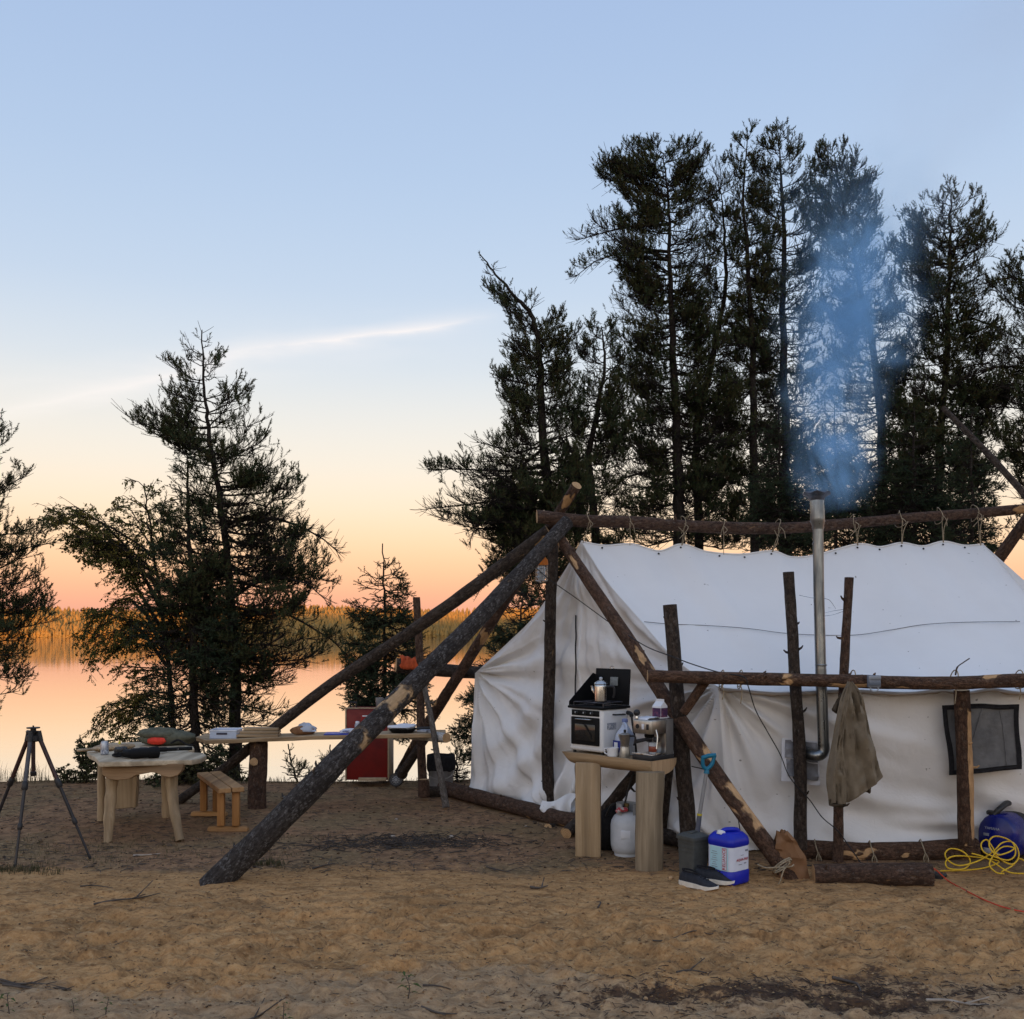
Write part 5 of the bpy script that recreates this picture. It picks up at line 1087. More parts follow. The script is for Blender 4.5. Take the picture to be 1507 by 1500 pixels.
# things on the plank table
def pk(px, dep=.18, dz=0):
    x = np.array([p.x/p.y for p in ft]); u_ = (px-CX)/F; i = int(np.clip(np.searchsorted(x, u_)-1, 0, nF-2)); t = (u_-x[i])/(x[i+1]-x[i]); p = ft[i].lerp(ft[i+1], t)
    Y = p.y+dep; return Vector((u_*Y, Y, p.z+dz))
q0, q1 = pk(308, .08), pk(348, .08); Lx = (q1-q0).length; bx_ = thing('plastic_bin', 'milky blue plastic bin of odds and ends on the left end of the plank table', 'bin', tuple((q0+q1)/2))
W_, D_, Hh = Lx, .22, .075
m = MB(); th = .004
for s in (-1, 1):
    m.box((0, .11+s*(D_/2-th), Hh/2), (W_, th, Hh), 0, 0); m.box((s*(W_/2-th/2), .11, Hh/2), (th, D_-3*th, Hh), 0, 0)
m.box((0, .11, .003), (W_-.012, D_-.012, .005)); m.build('tub', CLEAR_PL, bx_)
m = MB(); m.tube([(-W_/2, 0, Hh), (W_/2, 0, Hh), (W_/2, D_, Hh), (-W_/2, D_, Hh)], .006, 6, closed=True); m.build('rim', WHITE_PL, bx_)
m = MB(); m.box((-.01, -.002, .045), (.10, .003, .018)); m.build('label', INK_DARK, bx_)
q0, q1 = pk(350, .12), pk(412, .12)
for i in range(3):
    m = MB(); c = (q0+q1)/2+Vector((.01*i, .02*i, .016+.028*i)); m.box(c, ((q1-q0).length-.03*i, .16-.02*i, .024), .03-.015*i, .003); solo(m, 'spare_plank', WOOD_PALE_X, ('bottom board of the little plank pile on the long table', 'middle board of the little plank pile on the long table', 'top board of the little plank pile on the long table')[i], 'plank', tuple(c), group='pile of spare planks')
c = pk(447, .15); lf = thing('bread_loaf', 'brown loaf half wrapped in clear plastic on the long table', 'bread', tuple(c))
m = MB(); blob(m, c+Vector((-.01, 0, .04)), .12, .06, .045, 4, .1, floor=c.z+.001); m.build('loaf', BREAD, lf, world=True, smooth=80)
m = MB(); blob(m, c+Vector((.03, 0, .055)), .085, .065, .05, 9, -.1, lump=.3, floor=c.z+.03); m.build('wrapper', CLEAR_PL, lf, world=True, smooth=60)
c = pk(505, .12); m = MB(); m.box(c+Vector((0, 0, .006)), (.34, .24, .008), .06, .003); solo(m, 'clipboard', BLUE_SHEET, 'blue clipboard lying on the plank table in front of the chest', 'clipboard', tuple(c))
c = pk(512, .12, .012); m = MB(); blob(m, c+Vector((.02, .0, .015)), .09, .07, .022, 12, .3, lump=.4, floor=c.z); solo(m, 'crumpled_napkin', PAPER_W, 'crumpled white napkin on the blue clipboard', 'napkin', tuple(c), smooth=30)
c = pk(526, .13, .0); bt = thing('bottle', 'pale grey bottle standing on the plank table before the chest', 'bottle', tuple(c))
m = MB(); m.lathe([(.024, 0), (.026, .006), (.026, .085), (.02, .10)], (0, 0, 0), 18); m.build('body', simple('grey_bottle', (.36, .40, .47), None, 9, .35), bt)
m = MB(); m.lathe([(.019, .10), (.019, .115), (.012, .118)], (0, 0, 0), 16); m.build('cap', WHITE_PL, bt)
c = pk(592, .15); pn = thing('frying_pan', 'black frying pan piled with white paper on the plank table', 'pan', tuple(c))
m = MB(); m.lathe([(.10, .0), (.13, .03), (.134, .042), (.128, .04), (.1, .01), (.02, .008)], (0, 0, 0), 28); m.build('bowl', BLACK_EN, pn)
m = MB(); m.tube([(.12, .0, .035), (.2, .0, .045), (.27, .0, .045)], [.012, .01, .012], 8); m.build('handle', BLACK_PL, pn)
m = MB(); blob(m, (0, 0, .055), .13, .11, .028, 15, 0, lump=.35, floor=.036); solo(m, 'paper_wad', PAPER_W, 'white paper bundle heaped in the black pan', 'paper', None, smooth=30); bpy.data.objects['paper_wad'].location = c
c = pk(628, .14); m = MB(); m.box(c+Vector((0, 0, .013)), (.16, .10, .022), -.3, .006); solo(m, 'folded_cloth', simple('grey_cloth', (.40, .42, .48), (.1, .1, .12), 14, .9, lo=.5, hi=.6), 'small folded grey cloth at the right end of the plank table', 'cloth', tuple(c))

# red chest on wheels
rc = thing('wheeled_chest', 'dark red painted plywood chest on wheels behind the plank table', 'chest', G(538, 1158))
cx_, cy_ = rc.location.x, 10.95
m = MB(); m.box((cx_, cy_+.23, .435), (.44, .42, .76), 0, .004); m.build('box', RED_PAINT, rc, world=True)
for s in (-1, 1):
    m = MB(); m.box((cx_+s*.229, cy_+.23, .435), (.014, .435, .775), 0, .002); m.build('edge_panel', EDGE_PLY, rc, world=True)
m = MB(); m.box((cx_, cy_+.02, .829), (.47, .02, .012), 0, .002); m.build('edge_panel', EDGE_PLY, rc, world=True)
m = MB(); m.box((cx_+.02, cy_+.012, .70), (.17, .012, .10), 0, .004); m.build('drawer_front', simple('brighter_red_paint', (.34, .012, .012), (.22, .01, .01), 8, .5), rc, world=True)
m = MB(); m.box((cx_+.02, cy_+.003, .745), (.14, .008, .012), 0, .002); m.build('drawer_label', WHITE_PL, rc, world=True)
m = MB(); m.tube(smooth_path([Vector((cx_-.19, cy_+.1, .83)), Vector((cx_-.19, cy_+.1, .885)), Vector((cx_-.13, cy_+.1, .885)), Vector((cx_-.13, cy_+.1, .83))], 1), .012, 8); m.build('handle', BLACK_PL, rc, world=True)
m = MB(); m.box((cx_+.06, cy_+.02, .065), (.30, .05, .035), 0, .004); m.build('axle_block', EDGE_PLY, rc, world=True)
for s, (wx, wy) in enumerate(((P(583, 1148, 10.85).x, 10.85), (P(583, 1148, 10.85).x, 11.35))):
    RX = Matrix.Rotation(radians(78), 3, 'X') @ Matrix.Rotation(0, 3, 'Y')
    m = MB(); m.lathe([(.052, -.018), (.068, -.02), (.074, -.01), (.074, .01), (.068, .02), (.052, .018)], (0, 0, 0), 28, RX); m.v = [v_+Vector((wx, wy, .075)) for v_ in m.v]; wh = m.build('wheel', BLACK_PL, rc, world=True)
    m = MB(); m.lathe([(.014, .024), (.05, .016), (.054, .02), (.054, -.02), (.05, -.016), (.014, -.024)], (0, 0, 0), 24, RX)
    m.v = [v_+Vector((wx, wy, .075)) for v_ in m.v]; rm = m.build('rim', simple('grey_wheel_plastic', (.30, .31, .33), None, 12, .4), wh, world=True)
    m = MB()
    for k in range(10):
        a = 2*pi*k/10; m.tube([RX @ Vector((cos(a)*.016, sin(a)*.016, .024))+Vector((wx, wy, .075)), RX @ Vector((cos(a)*.05, sin(a)*.05, .022))+Vector((wx, wy, .075))], .0035, 5)
    m.build('spokes', BLACK_PL, wh, world=True)
c = Vector((cx_+.12, cy_+.12, .835)); jr = thing('enamel_mug', 'grey metal mug standing on top of the red chest', 'mug', tuple(c))
m = MB(); m.lathe([(.034, 0), (.037, .005), (.042, .10), (.04, .10), (.034, .01)], (0, 0, 0), 18); m.build('cup', TIN, jr); m = MB(); m.tube(smooth_path([Vector((.04, 0, .085)), Vector((.07, 0, .07)), Vector((.068, 0, .035)), Vector((.038, 0, .02))], 6), .005, 6); m.build('handle', TIN, jr)
# tin bucket with a black liner
tb = thing('bucket', 'grey metal bucket lined with a black bag by the far tent corner', 'bucket', G(649, 1158))
m = MB(); m.lathe([(.115, .0), (.12, .004), (.140, .20), (.144, .205), (.144, .212), (.137, .212), (.118, .01)], (0, 0, 0), 32); m.build('pail', TIN, tb)
m = MB(); vs = []
N_ = 36
for j, (r_, z_) in enumerate(((.146, .175), (.152, .20), (.155, .24), (.150, .30), (.153, .335), (.140, .345), (.125, .28), (.1, .1))):
    for k in range(N_):
        a = 2*pi*k/N_; f = 1+.03*float(vnoise(cos(a)*3, sin(a)*3, j*.7, 4)); vs.append(Vector((r_*f*cos(a), r_*f*sin(a), z_+.012*float(vnoise(cos(a)*2.5, sin(a)*2.5, j*.3, 9)))))
m.add(vs, [[j*N_+k, j*N_+(k+1) % N_, (j+1)*N_+(k+1) % N_, (j+1)*N_+k] for j in range(7) for k in range(N_)]); m.build('bag_liner', BLACK_FAB, tb, smooth=70)
m = MB(); m.tube([Vector((.148*cos(t), -.02, .2-.10*sin(t))) for t in np.linspace(0, pi, 18)], .003, 5); m.v = [v_+Vector((0, -.13, 0)) for v_ in m.v]; m.build('bail', TIN, tb)
# orange cloth on the far rail
m = MB(); vs = []; a, b = P(583, 979, 10.25), P(640, 985, 10.3)
for j in range(9):
    for k in range(15):
        t = .12+.55*k/14; an = -1.9+2.9*j/8; c = a.lerp(b, t); r_ = .078+.012*float(vnoise(k*.6, j*.7, 0, 3))
        vs.append(c+Vector((.02*float(vnoise(j*.8, k*.3, 0, 8)), sin(an)*r_, cos(an)*r_+(.03*abs(float(vnoise(k*.5, 1, 0, 2))) if 2 < j < 7 else 0))))
m.add(vs, [[j*15+k, j*15+k+1, (j+1)*15+k+1, (j+1)*15+k] for j in range(8) for k in range(14)])
o = solo(m, 'orange_cloth', ORANGE_CL, 'crumpled orange cloth draped over the far rail', 'cloth', tuple(a), smooth=80)
md = o.modifiers.new('t', 'SOLIDIFY'); md.thickness = .006; md.offset = 1
# ------------------------------------------------------------------ right camp: half log table with stove and coffee gear
def text_mesh(name, body, mat_, parent, M4, size, extr=.0006, align='CENTER'):
    cu = bpy.data.curves.new('t', 'FONT'); cu.body = body; cu.size = size; cu.extrude = extr; cu.align_x = align; cu.align_y = 'CENTER'; cu.resolution_u = 3
    o = bpy.data.objects.new('t', cu); COL.objects.link(o); dg = bpy.context.evaluated_depsgraph_get(); me = bpy.data.meshes.new_from_object(o.evaluated_get(dg))
    bpy.data.objects.remove(o); me.name = name; me.materials.clear(); me.materials.append(mat_); me.transform(M4)
    ob = bpy.data.objects.new(name, me); COL.objects.link(ob); ob.parent = parent; XF[ob.name] = XF[parent.name]; return ob
P0 = at(827, 1106, .75); P1 = at(957, 1121, .75); AX = (P1-P0); AL = AX.length; AX.normalize(); BX = Vector((-AX.y, AX.x, 0)); RA = atan2(AX.y, AX.x)
TD = .30
def T(s, t, z=.75): return P0+AX*s+BX*t+Vector((0, 0, z-.75))
ct = thing('half_log_table', 'split half log table carrying the camp stove', 'table', (T(AL/2, .15, 0)), RA)
# half log: flat side up
prof = [(TD/2-TD/2*cos(t), -.105*sin(t)**.8) for t in np.linspace(0, pi, 15)]
prof = [(0, 0)]+prof[1:-1]+[(TD, 0)]
rings = []
for i in range(22):
    s = AL*i/21; e_ = 1-.75*max(0, (.06-s)/.06)**2
    rings.append([T(s+(-.02*(z/.1) if i == 0 else 0), TD/2+(t-TD/2)*(1+.03*float(vnoise(s*4, t*7, 0, 2))), .75+z*e_+.002*float(vnoise(s*9, t*9, 1, 3))) for t, z in prof])
m = MB(); m.loft(rings); m.m[-1] = 1; m.m[-2] = 1
m.build('tabletop', [WOOD_PALE_X, plank('end_grain', (.52, .36, .21), (.42, .27, .15), 'z', 1.5)], ct, world=True, smooth=45)
m = MB(); b_ = G(866, 1262, 0); m.box((b_.x, b_.y+.03, .345), (.185, .055, .69), RA+.62, .006); m.build('leg', WOOD_PALE_Z, ct, world=True)
m = MB(); b_ = G(957, 1282, 0); rr_ = []
for i in range(16):
    z = -.02+.70*i/15; w_ = .098+.004*float(vnoise(z*5, 2, 0, 3)); off_ = .008*float(vnoise(z*3, 5, 0, 2))
    rr_.append([Vector((b_.x+off_+w_*cos(a), b_.y+.05+.075*sin(a)*(1 if sin(a) < 0 else .35), z)) for a in np.linspace(0, 2*pi, 20, endpoint=False)])
m.loft(rr_); m.build('leg', WOOD_GREY_Z, ct, world=True, smooth=50)
# --- camp oven
def TL(name, label, cat, s, t, z=.75, dr=0, group=None): return thing(name, label, cat, T(s, t, z), RA+dr, group)
ov = TL('camp_oven', 'white camping oven with its black lid raised as a windshield', 'oven', .06, .015)
OW, OD, OH = .33, .30, .315; z0 = .018
m = MB(); m.box((OW/2, OD/2, z0+OH/2), (OW, OD, OH), 0, .022, seg=4); m.build('body', WHITE_EN, ov)
for x in (.03, OW-.03):
    for y in (.03, OD-.03):
        m = MB(); m.lathe([(.013, 0), (.013, .02)], (x, y, 0), 10); m.build('foot', BLACK_PL, ov)
m = MB(); m.box((OW/2, -.004, z0+.150), (.275, .016, .205), 0, .006); dr_ = m.build('door', BLACK_EN, ov)
m = MB(); m.box((OW/2+.005, -.0135, z0+.140), (.20, .006, .125), 0, .004); m.build('window', OVEN_GLASS, dr_)
m = MB(); m.tube([(OW/2-.075, -.012, z0+.235), (OW/2-.075, -.03, z0+.237), (OW/2+.075, -.03, z0+.237), (OW/2+.075, -.012, z0+.235)], .006, 8); m.build('handle', STEEL, dr_)
m = MB(); m.box((OW/2, -.001, z0+.283), (.27, .012, .042), 0, .004); cp = m.build('control_panel', BLACK_EN, ov)
for x in (.085, .165, .235):
    m = MB(); m.lathe([(.013, 0), (.013, .006), (.009, .008), (.008, .018), (.006, .019)], (0, 0, 0), 14, Matrix.Rotation(pi/2, 3, 'X')); m.v = [v_+Vector((x, -.007, z0+.283)) for v_ in m.v]; m.build('knob', BLACK_PL, cp)
    m = MB(); m.box((x, -.027, z0+.287), (.003, .003, .012)); m.build('knob_mark', WHITE_PL, cp)
m = MB(); m.box((OW/2, OD/2, z0+OH+.008), (OW+.018, OD+.018, .018), 0, .005); m.build('cooktop', BLACK_EN, ov)
for x in (.09, .24):
    m = MB(); m.lathe([(.02, .016), (.035, .018), (.036, .026), (.01, .028)], (x, .16, z0+OH), 16); m.build('burner', CAP_METAL, ov)
m = MB(); zt = z0+OH+.045
for i in range(4): m.tube([(.03+.09*i, .03, zt), (.03+.09*i, OD-.05, zt)], .0035, 6)
for y in (.03, .14, OD-.05): m.tube([(.02, y, zt), (OW-.02, y, zt)], .0035, 6)
for x in (.02, OW-.02): m.tube([(x, .03, zt), (x, .03, zt-.03)], .0035, 6)
m.build('grate', CAP_METAL, ov)
m = MB(); LZ = z0+OH+.018; m.box((OW/2, OD+.004, LZ+.135), (OW+.01, .012, .27), 0, .005, rot=Matrix.Rotation(radians(-4), 3, 'X')); ld = m.build('lid', BLACK_EN, ov)
for x, nm in ((-.002, 'side_shield'), (OW+.002, 'side_shield')):
    if x > 0: continue
    m = MB(); pr_ = [(.0, 0), (OD, 0), (OD, .225), (OD-.03, .235), (.0, .03)]
    m.prism(pr_, .004, lambda a, b, t: Vector((x+t, a, LZ+b))); m.build(nm, BLACK_EN, ov)
m = MB(); m.box((OW/2+.03, OD-.012, LZ+.175), (.075, .003, .065), 0, .001, rot=Matrix.Rotation(radians(-4), 3, 'X')); m.build('warning_label', simple('grey_label', (.20, .22, .22), (.14, .15, .15), 60, .5), ov)
m = MB(); m.tube(smooth_path([Vector((OW/2-.03, OD+.02, LZ+.268)), Vector((OW/2-.03, OD+.02, LZ+.285)), Vector((OW/2, OD+.02, LZ+.285)), Vector((OW/2, OD+.02, LZ+.268))], 2), .003, 6); m.build('latch', STEEL, ov)
m = MB(); m.tube([(OW+.004, .11, z0+.275), (OW+.03, .11, z0+.275), (OW+.03, .22, z0+.272), (OW+.004, .22, z0+.272)], .006, 8); m.build('carry_handle', BLACK_PL, ov)
m = MB(); m.box((OW+.001, .10, z0+.19), (.003, .10, .05), 0, .001); m.build('side_plate', simple('vent_plate', (.22, .24, .27), (.5, .5, .52), 50, .5, lo=.45, hi=.6), ov)
m = MB(); m.tube(smooth_path([Vector((OW, OD-.02, z0+.28)), Vector((OW+.03, OD-.02, z0+.275)), Vector((OW+.05, OD-.03, z0+.26))], 4), .016, 10); m.build('regulator', BLACK_PL, ov)
# hose from the oven down to the tank
hs = [ov.matrix_basis @ Vector((OW+.05, OD-.03, z0+.26)), T(.46, .27, .97), T(.475, .28, .86), T(.47, .30, .765), T(.45, .335, .70), P(925, 1160, 7.62), P(918, 1190, 7.6)]
m = MB(); m.tube(smooth_path(hs, 8), .008, 8); solo(m, 'gas_hose', BLACK_CORD, 'black gas hose hanging from the oven to the tank', 'hose', tuple(hs[0]))
# percolator on the oven
pc = TL('coffee_percolator', 'shiny steel percolator standing on the oven top', 'percolator', .06+.20, .015+.13, .75+zt+.004)
m = MB(); m.lathe([(.045, 0), (.05, .004), (.05, .11), (.047, .125), (.045, .127)], (0, 0, 0), 28); m.build('pot', STEEL, pc)
m = MB(); m.lathe([(.048, .125), (.050, .13), (.044, .142), (.025, .155), (.012, .158)], (0, 0, 0), 26); m.build('lid', STEEL, pc)
m = MB(); m.lathe([(.009, .157), (.013, .165), (.013, .178), (.005, .182)], (0, 0, 0), 14); m.build('knob', GLASSY, pc)
m = MB(); m.tube(smooth_path([Vector((.045, .02, .11)), Vector((.09, .04, .11)), Vector((.095, .042, .06)), Vector((.085, .04, .03))], 6), .008, 8); m.build('handle', BLACK_PL, pc)
m = MB(); m.tube(smooth_path([Vector((-.045, -.01, .06)), Vector((-.065, -.015, .085)), Vector((-.075, -.018, .115))], 5), [.013]*6+[.010]*5, 8); m.build('spout', STEEL, pc)
# gallon jug, mug, moka pot
gj = TL('water_jug', 'translucent gallon water jug with a blue label behind the moka pot', 'jug', .47, .17)
m = MB(); rr_ = []
for z, w_, rd in ((0, .055, .6), (.008, .062, .6), (.10, .062, .6), (.13, .062, .65), (.16, .055, .8), (.20, .032, 1), (.225, .019, 1), (.245, .018, 1)):
    ring = []
    for k in range(28):
        a = 2*pi*k/28; p = 4 if rd < .7 else (3 if rd < .9 else 2); r_ = (abs(cos(a))**p+abs(sin(a))**p)**(-1/p); ring.append(Vector((w_*r_*cos(a), w_*r_*sin(a), z)))
    rr_.append(ring)
m.loft(rr_); m.build('bottle', CLEAR_PL, gj, smooth=50)
m = MB(); m.lathe([(.021, .24), (.022, .243), (.022, .262), (.018, .265)], (0, 0, 0), 18); m.build('cap', simple('pale_blue_cap', (.22, .28, .55), None, 9, .4), gj)
m = MB(); m.tube(smooth_path([Vector((.02, -.03, .235)), Vector((.05, -.045, .22)), Vector((.062, -.05, .17)), Vector((.058, -.05, .13))], 6), .009, 8); m.build('handle', CLEAR_PL, gj)
m = MB(); m.box((-.005, -.0635, .065), (.105, .003, .085), 0, .001); lb = m.build('label', simple('navy_label', (.012, .025, .20), (.02, .04, .28), 8, .45), gj)
m = MB(); m.box((-.03, -.066, .065), (.032, .002, .06)); m.build('label_panel', WHITE_PL, lb)
mg = TL('mug', 'white mug between the oven and the moka pot', 'mug', .47, .035)
m = MB(); m.lathe([(.034, 0), (.039, .004), (.042, .058), (.043, .064), (.040, .064), (.036, .01), (.01, .006)], (0, 0, 0), 26); m.build('cup', WHITE_EN, mg)
m = MB(); m.tube(smooth_path([Vector((-.04, -.005, .055)), Vector((-.068, -.01, .05)), Vector((-.068, -.01, .022)), Vector((-.038, -.005, .012))], 6), .005, 8); m.build('handle', WHITE_EN, mg)
mk = TL('moka_pot', 'eight sided aluminium moka pot next to the white mug', 'coffee pot', .565, .055)
R8 = None
m = MB(); m.lathe([(.040, 0), (.041, .004), (.033, .075), (.031, .08)], (0, 0, 0), 8); m.build('boiler', ALU, mk, smooth=20)
m = MB(); m.lathe([(.033, .08), (.034, .09), (.030, .092), (.041, .16), (.042, .165)], (0, 0, 0), 8); m.build('top_chamber', simple('dark_aluminium', (.28, .25, .22), (.2, .18, .16), 22, .4, .85), mk, smooth=20)
m = MB(); m.lathe([(.042, .165), (.040, .168), (.012, .178)], (0, 0, 0), 8); m.build('lid', ALU, mk, smooth=20)
m = MB(); m.lathe([(.007, .177), (.009, .185), (.009, .198), (.004, .20)], (0, 0, 0), 10); m.build('knob', BLACK_PL, mk)
m = MB(); m.tube(smooth_path([Vector((.036, .01, .155)), Vector((.075, .02, .155)), Vector((.078, .02, .12)), Vector((.068, .018, .09))], 5), .007, 8); m.build('handle', BLACK_PL, mk)
m = MB(); m.tube([(-.034, -.004, .13), (-.055, -.006, .165)], [.010, .006], 8); m.build('spout', ALU, mk)
# espresso machine
em = TL('espresso_machine', 'brushed steel espresso machine at the right end of the half log table', 'coffee machine', .665, .02)
EW, ED, EH = .165, .26, .285
m = MB(); m.box((EW/2, ED/2, .016), (EW+.01, ED, .032), 0, .005); m.build('base', BLACK_PL, em)
m = MB(); m.box((EW/2, ED-.045, .03+(EH-.03)/2), (EW, .09, EH-.03), 0, .010); m.build('column', STEEL_BR, em)
m = MB(); m.box((EW/2, .105, EH-.052), (EW, .205, .10), 0, .010); hd = m.build('head', STEEL_BR, em)
m = MB(); m.box((EW+.0015, ED-.05, .155), (.003, .08, .25), 0, .001); m.build('side_panel', simple('grey_side_panel', (.16, .155, .15), (.12, .118, .115), 10, .5, .3), em)
m = MB(); m.box((EW/2, .098, .036), (EW-.02, .15, .012), 0, .004); m.build('drip_tray', STEEL, em)
m = MB(); m.lathe([(.034, .0), (.036, -.02), (.03, -.03)], (EW/2, .085, EH-.102), 20); m.build('group_head', BLACK_EN, em)
m = MB(); m.tube([(EW/2, .085, EH-.14), (EW/2, .04, EH-.143), (EW/2-.01, -.05, EH-.15)], [.028, .012, .015], 12); m.build('portafilter', BLACK_PL, em)
m = MB(); m.lathe([(.016, 0), (.018, -.006), (.014, -.016)], (0, 0, 0), 14, Matrix.Rotation(pi/2, 3, 'X')); m.v = [v_+Vector((EW*.25, .0, EH-.05)) for v_ in m.v]; m.build('dial', BLACK_PL, em)
for i in range(2):
    m = MB(); m.box((EW*(.55+.25*i), .001, EH-.05), (.022, .006, .04), 0, .003); m.build('switch', BLACK_PL if i else WHITE_PL, em)
m = MB(); m.tube(smooth_path([Vector((EW+.004, .05, EH-.07)), Vector((EW+.02, .045, EH-.12)), Vector((EW+.024, .03, EH-.2))], 6), .005, 8); m.build('steam_wand', STEEL, em)
m = MB(); m.lathe([(.016, .008), (.018, 0), (.018, -.028), (.01, -.03)], (0, 0, 0), 14, Matrix.Rotation(pi/2, 3, 'Y')); m.v = [v_+Vector((EW+.012, .06, EH-.14)) for v_ in m.v]; m.build('steam_knob', BLACK_PL, em)
gl = TL('glass', 'small glass of reddish coffee on the drip tray of the espresso machine', 'glass', .665+EW*.65, .11, .75+.042)
m = MB(); m.lathe([(.022, 0), (.024, .004), (.028, .075), (.026, .075), (.021, .006)], (0, 0, 0), 18); m.build('tumbler', GLASSY, gl)
m = MB(); m.lathe([(.0285, .012), (.029, .014), (.0295, .05), (.0285, .052)], (0, 0, 0), 18); m.build('band', TERRA, gl)
m = MB(); m.box(T(.665+EW*.3, .03, .75+.045), (.10, .012, .006), RA+.5, .002); solo(m, 'spoon', STEEL, 'steel spoon lying on the espresso machine tray', 'spoon', tuple(T(.665+EW*.3, .03, .75+.045)))
zc_ = .75+EH+.002
mc = TL('milk_carton', 'white gable top carton with a dark purple panel on the coffee machine', 'carton', .665+EW*.62, .20, zc_)
m = MB(); hw = .038; m.add([(-hw, -hw, 0), (hw, -hw, 0), (hw, hw, 0), (-hw, hw, 0), (-hw, -hw, .085), (hw, -hw, .085), (hw, hw, .085), (-hw, hw, .085), (-hw, 0, .118), (hw, 0, .118), (-hw, 0, .135), (hw, 0, .135)],
  [[3, 2, 1, 0], [0, 1, 5, 4], [1, 2, 6, 5], [2, 3, 7, 6], [3, 0, 4, 7], [4, 5, 9, 8], [6, 7, 8, 9], [5, 6, 9], [7, 4, 8], [8, 9, 11, 10]]); m.build('box', WHITE_PL, mc, fix=False, smooth=0)
for k, (x, y, dx, dy) in enumerate(((0, -hw-.001, 2*hw-.004, .002), (hw+.001, 0, .002, 2*hw-.004))):
    m = MB(); m.box((x, y, .04), (dx, dy, .065)); m.build('print_panel', PURPLE, mc)
m = MB(); vs = []; c = T(.665+EW*.4, .10, zc_+.004)
for j in range(8):
    for k in range(8):
        x, y = -.055+.016*k, -.075+.02*j; dz = -.03*max(0, (-y-.05)/.03)**1.5*1. if y < -.05 else 0
        vs.append(Vector((x, max(y, -.083), .003*float(vnoise(k*.9, j*.9, 0, 3))+.004+dz)))
m.add(vs, [[j*8+k, j*8+k+1, (j+1)*8+k+1, (j+1)*8+k] for j in range(7) for k in range(7)])
o = m.build('napkin', PAPER_W, smooth=60); o.location = c; o.rotation_euler = (0, 0, RA); md = o.modifiers.new('t', 'SOLIDIFY'); md.thickness = .002; md.offset = 1; tag(o, 'white paper napkin under the carton on the coffee machine', 'napkin')
tm = TL('tamper', 'black round tamper standing on the left end of the coffee machine', 'tamper', .665+EW*.18, .03, zc_)
m = MB(); m.lathe([(.012, 0), (.012, .01), (.008, .02), (.008, .024)], (0, 0, 0), 14); m.build('base', STEEL, tm); m = MB(); m.ball((0, 0, .042), .024, 18, 10); m.build('handle', BLACK_PL, tm)
# --- propane tank under the table
pr = thing('propane_tank', 'grey white propane tank under the half log table', 'gas tank', G(922, 1258, 0))
prof = [(.02, .012), (.085, .012), (.09, .02), (.105, .035), (.115, .07), (.118, .11), (.118, .22), (.112, .255), (.092, .29), (.06, .31), (.025, .318)]
m = MB(); m.lathe(prof, (0, 0, 0), 36); m.build('body', PROPANE, pr, smooth=60)
m = MB(); m.lathe([(.088, 0), (.09, 0), (.09, .03), (.088, .03)], (0, 0, 0), 32); m.build('foot_ring', PROPANE, pr)
m = MB(); rr_ = []
for a in np.linspace(.6, 2*pi-.6, 26): rr_.append([Vector((.072*cos(a+pi/2*3), .072*sin(a+pi/2*3), z)) for z in (.29, .385)]+[Vector((.076*cos(a+pi/2*3), .076*sin(a+pi/2*3), z)) for z in (.385, .29)])
m.loft(rr_); m.build('collar', simple('grey_collar', (.36, .37, .38), (.28, .29, .3), 9, .5), pr)
m = MB(); m.lathe([(.016, .31), (.016, .36), (.022, .362), (.022, .38), (.008, .382)], (0, 0, 0), 14); m.build('valve', simple('brass', (.35, .26, .12), None, 12, .35, .9), pr)
m = MB(); m.tube([(-.005, -.04, .34), (-.06, -.07, .345), (-.085, -.075, .33)], [.018, .02, .012], 10); m.build('regulator', simple('red_regulator', (.42, .05, .06), (.5, .48, .46), 30, .5, lo=.5, hi=.55), pr)
m = MB(); m.box((-.02, -.113, .17), (.07, .012, .06), 0, .004); m.build('sticker', WHITE_PL, pr)
hb = thing('gear_bag', 'black bag slumped in the dark behind the propane tank', 'bag', P(902, 1250, 7.72)+Vector((0, 0, 0))); hb.location.z = 0; XF[hb.name] = Matrix.Translation(hb.location)
m = MB(); blob(m, (0, .02, .14), .13, .12, .19, 6, 0, lump=.22, floor=.0); m.build('body', BLACK_FAB, hb, smooth=70)
m = MB(); m.tube(smooth_path([Vector((-.06, -.09, .27)), Vector((-.02, -.13, .36)), Vector((.04, -.12, .35)), Vector((.06, -.09, .26))], 6), .01, 8); m.build('strap', BLACK_CORD, hb)

# --- bin, jug, shoes, shovel, paper bag
bb = thing('waste_bin', 'dark grey ribbed bin with a lid beside the blue water container', 'bin', G(1020, 1291, 0), radians(36))
def rbox(mb, w0, d0, w1, d1, z0, z1, rad=.02, n=5):
    rs = []
    for w_, d_, z in ((w0, d0, z0), (w1, d1, z1)):
        r_ = []
        for sx_, sy_, a0 in ((1, 1, 0), (-1, 1, pi/2), (-1, -1, pi), (1, -1, 3*pi/2)):
            for k in range(n): a = a0+pi/2*k/(n-1); r_.append(Vector((sx_*(w_/2-rad)+rad*cos(a), sy_*(d_/2-rad)+rad*sin(a), z)))
        rs.append(r_)
    return mb.loft(rs)
m = MB(); rbox(m, .135, .135, .150, .150, 0, .27, .014); m.build('body', GREY_BIN, bb, smooth=40)
for i in range(3):
    m = MB(); rbox(m, .154-.003*i, .154-.003*i, .156-.003*i, .156-.003*i, .235-.03*i, .243-.03*i, .015); m.build('rib', GREY_BIN, bb, smooth=40)
m = MB(); rbox(m, .168, .168, .168, .168, .262, .282, .016); rbox(m, .164, .164, .11, .11, .282, .300, .016); lid_ = m.build('lid', GREY_BIN, bb, smooth=40)
m = MB(); m.box((0, 0, .304), (.09, .03, .012), .3, .004); m.build('lid_grip', GREY_BIN, lid_)
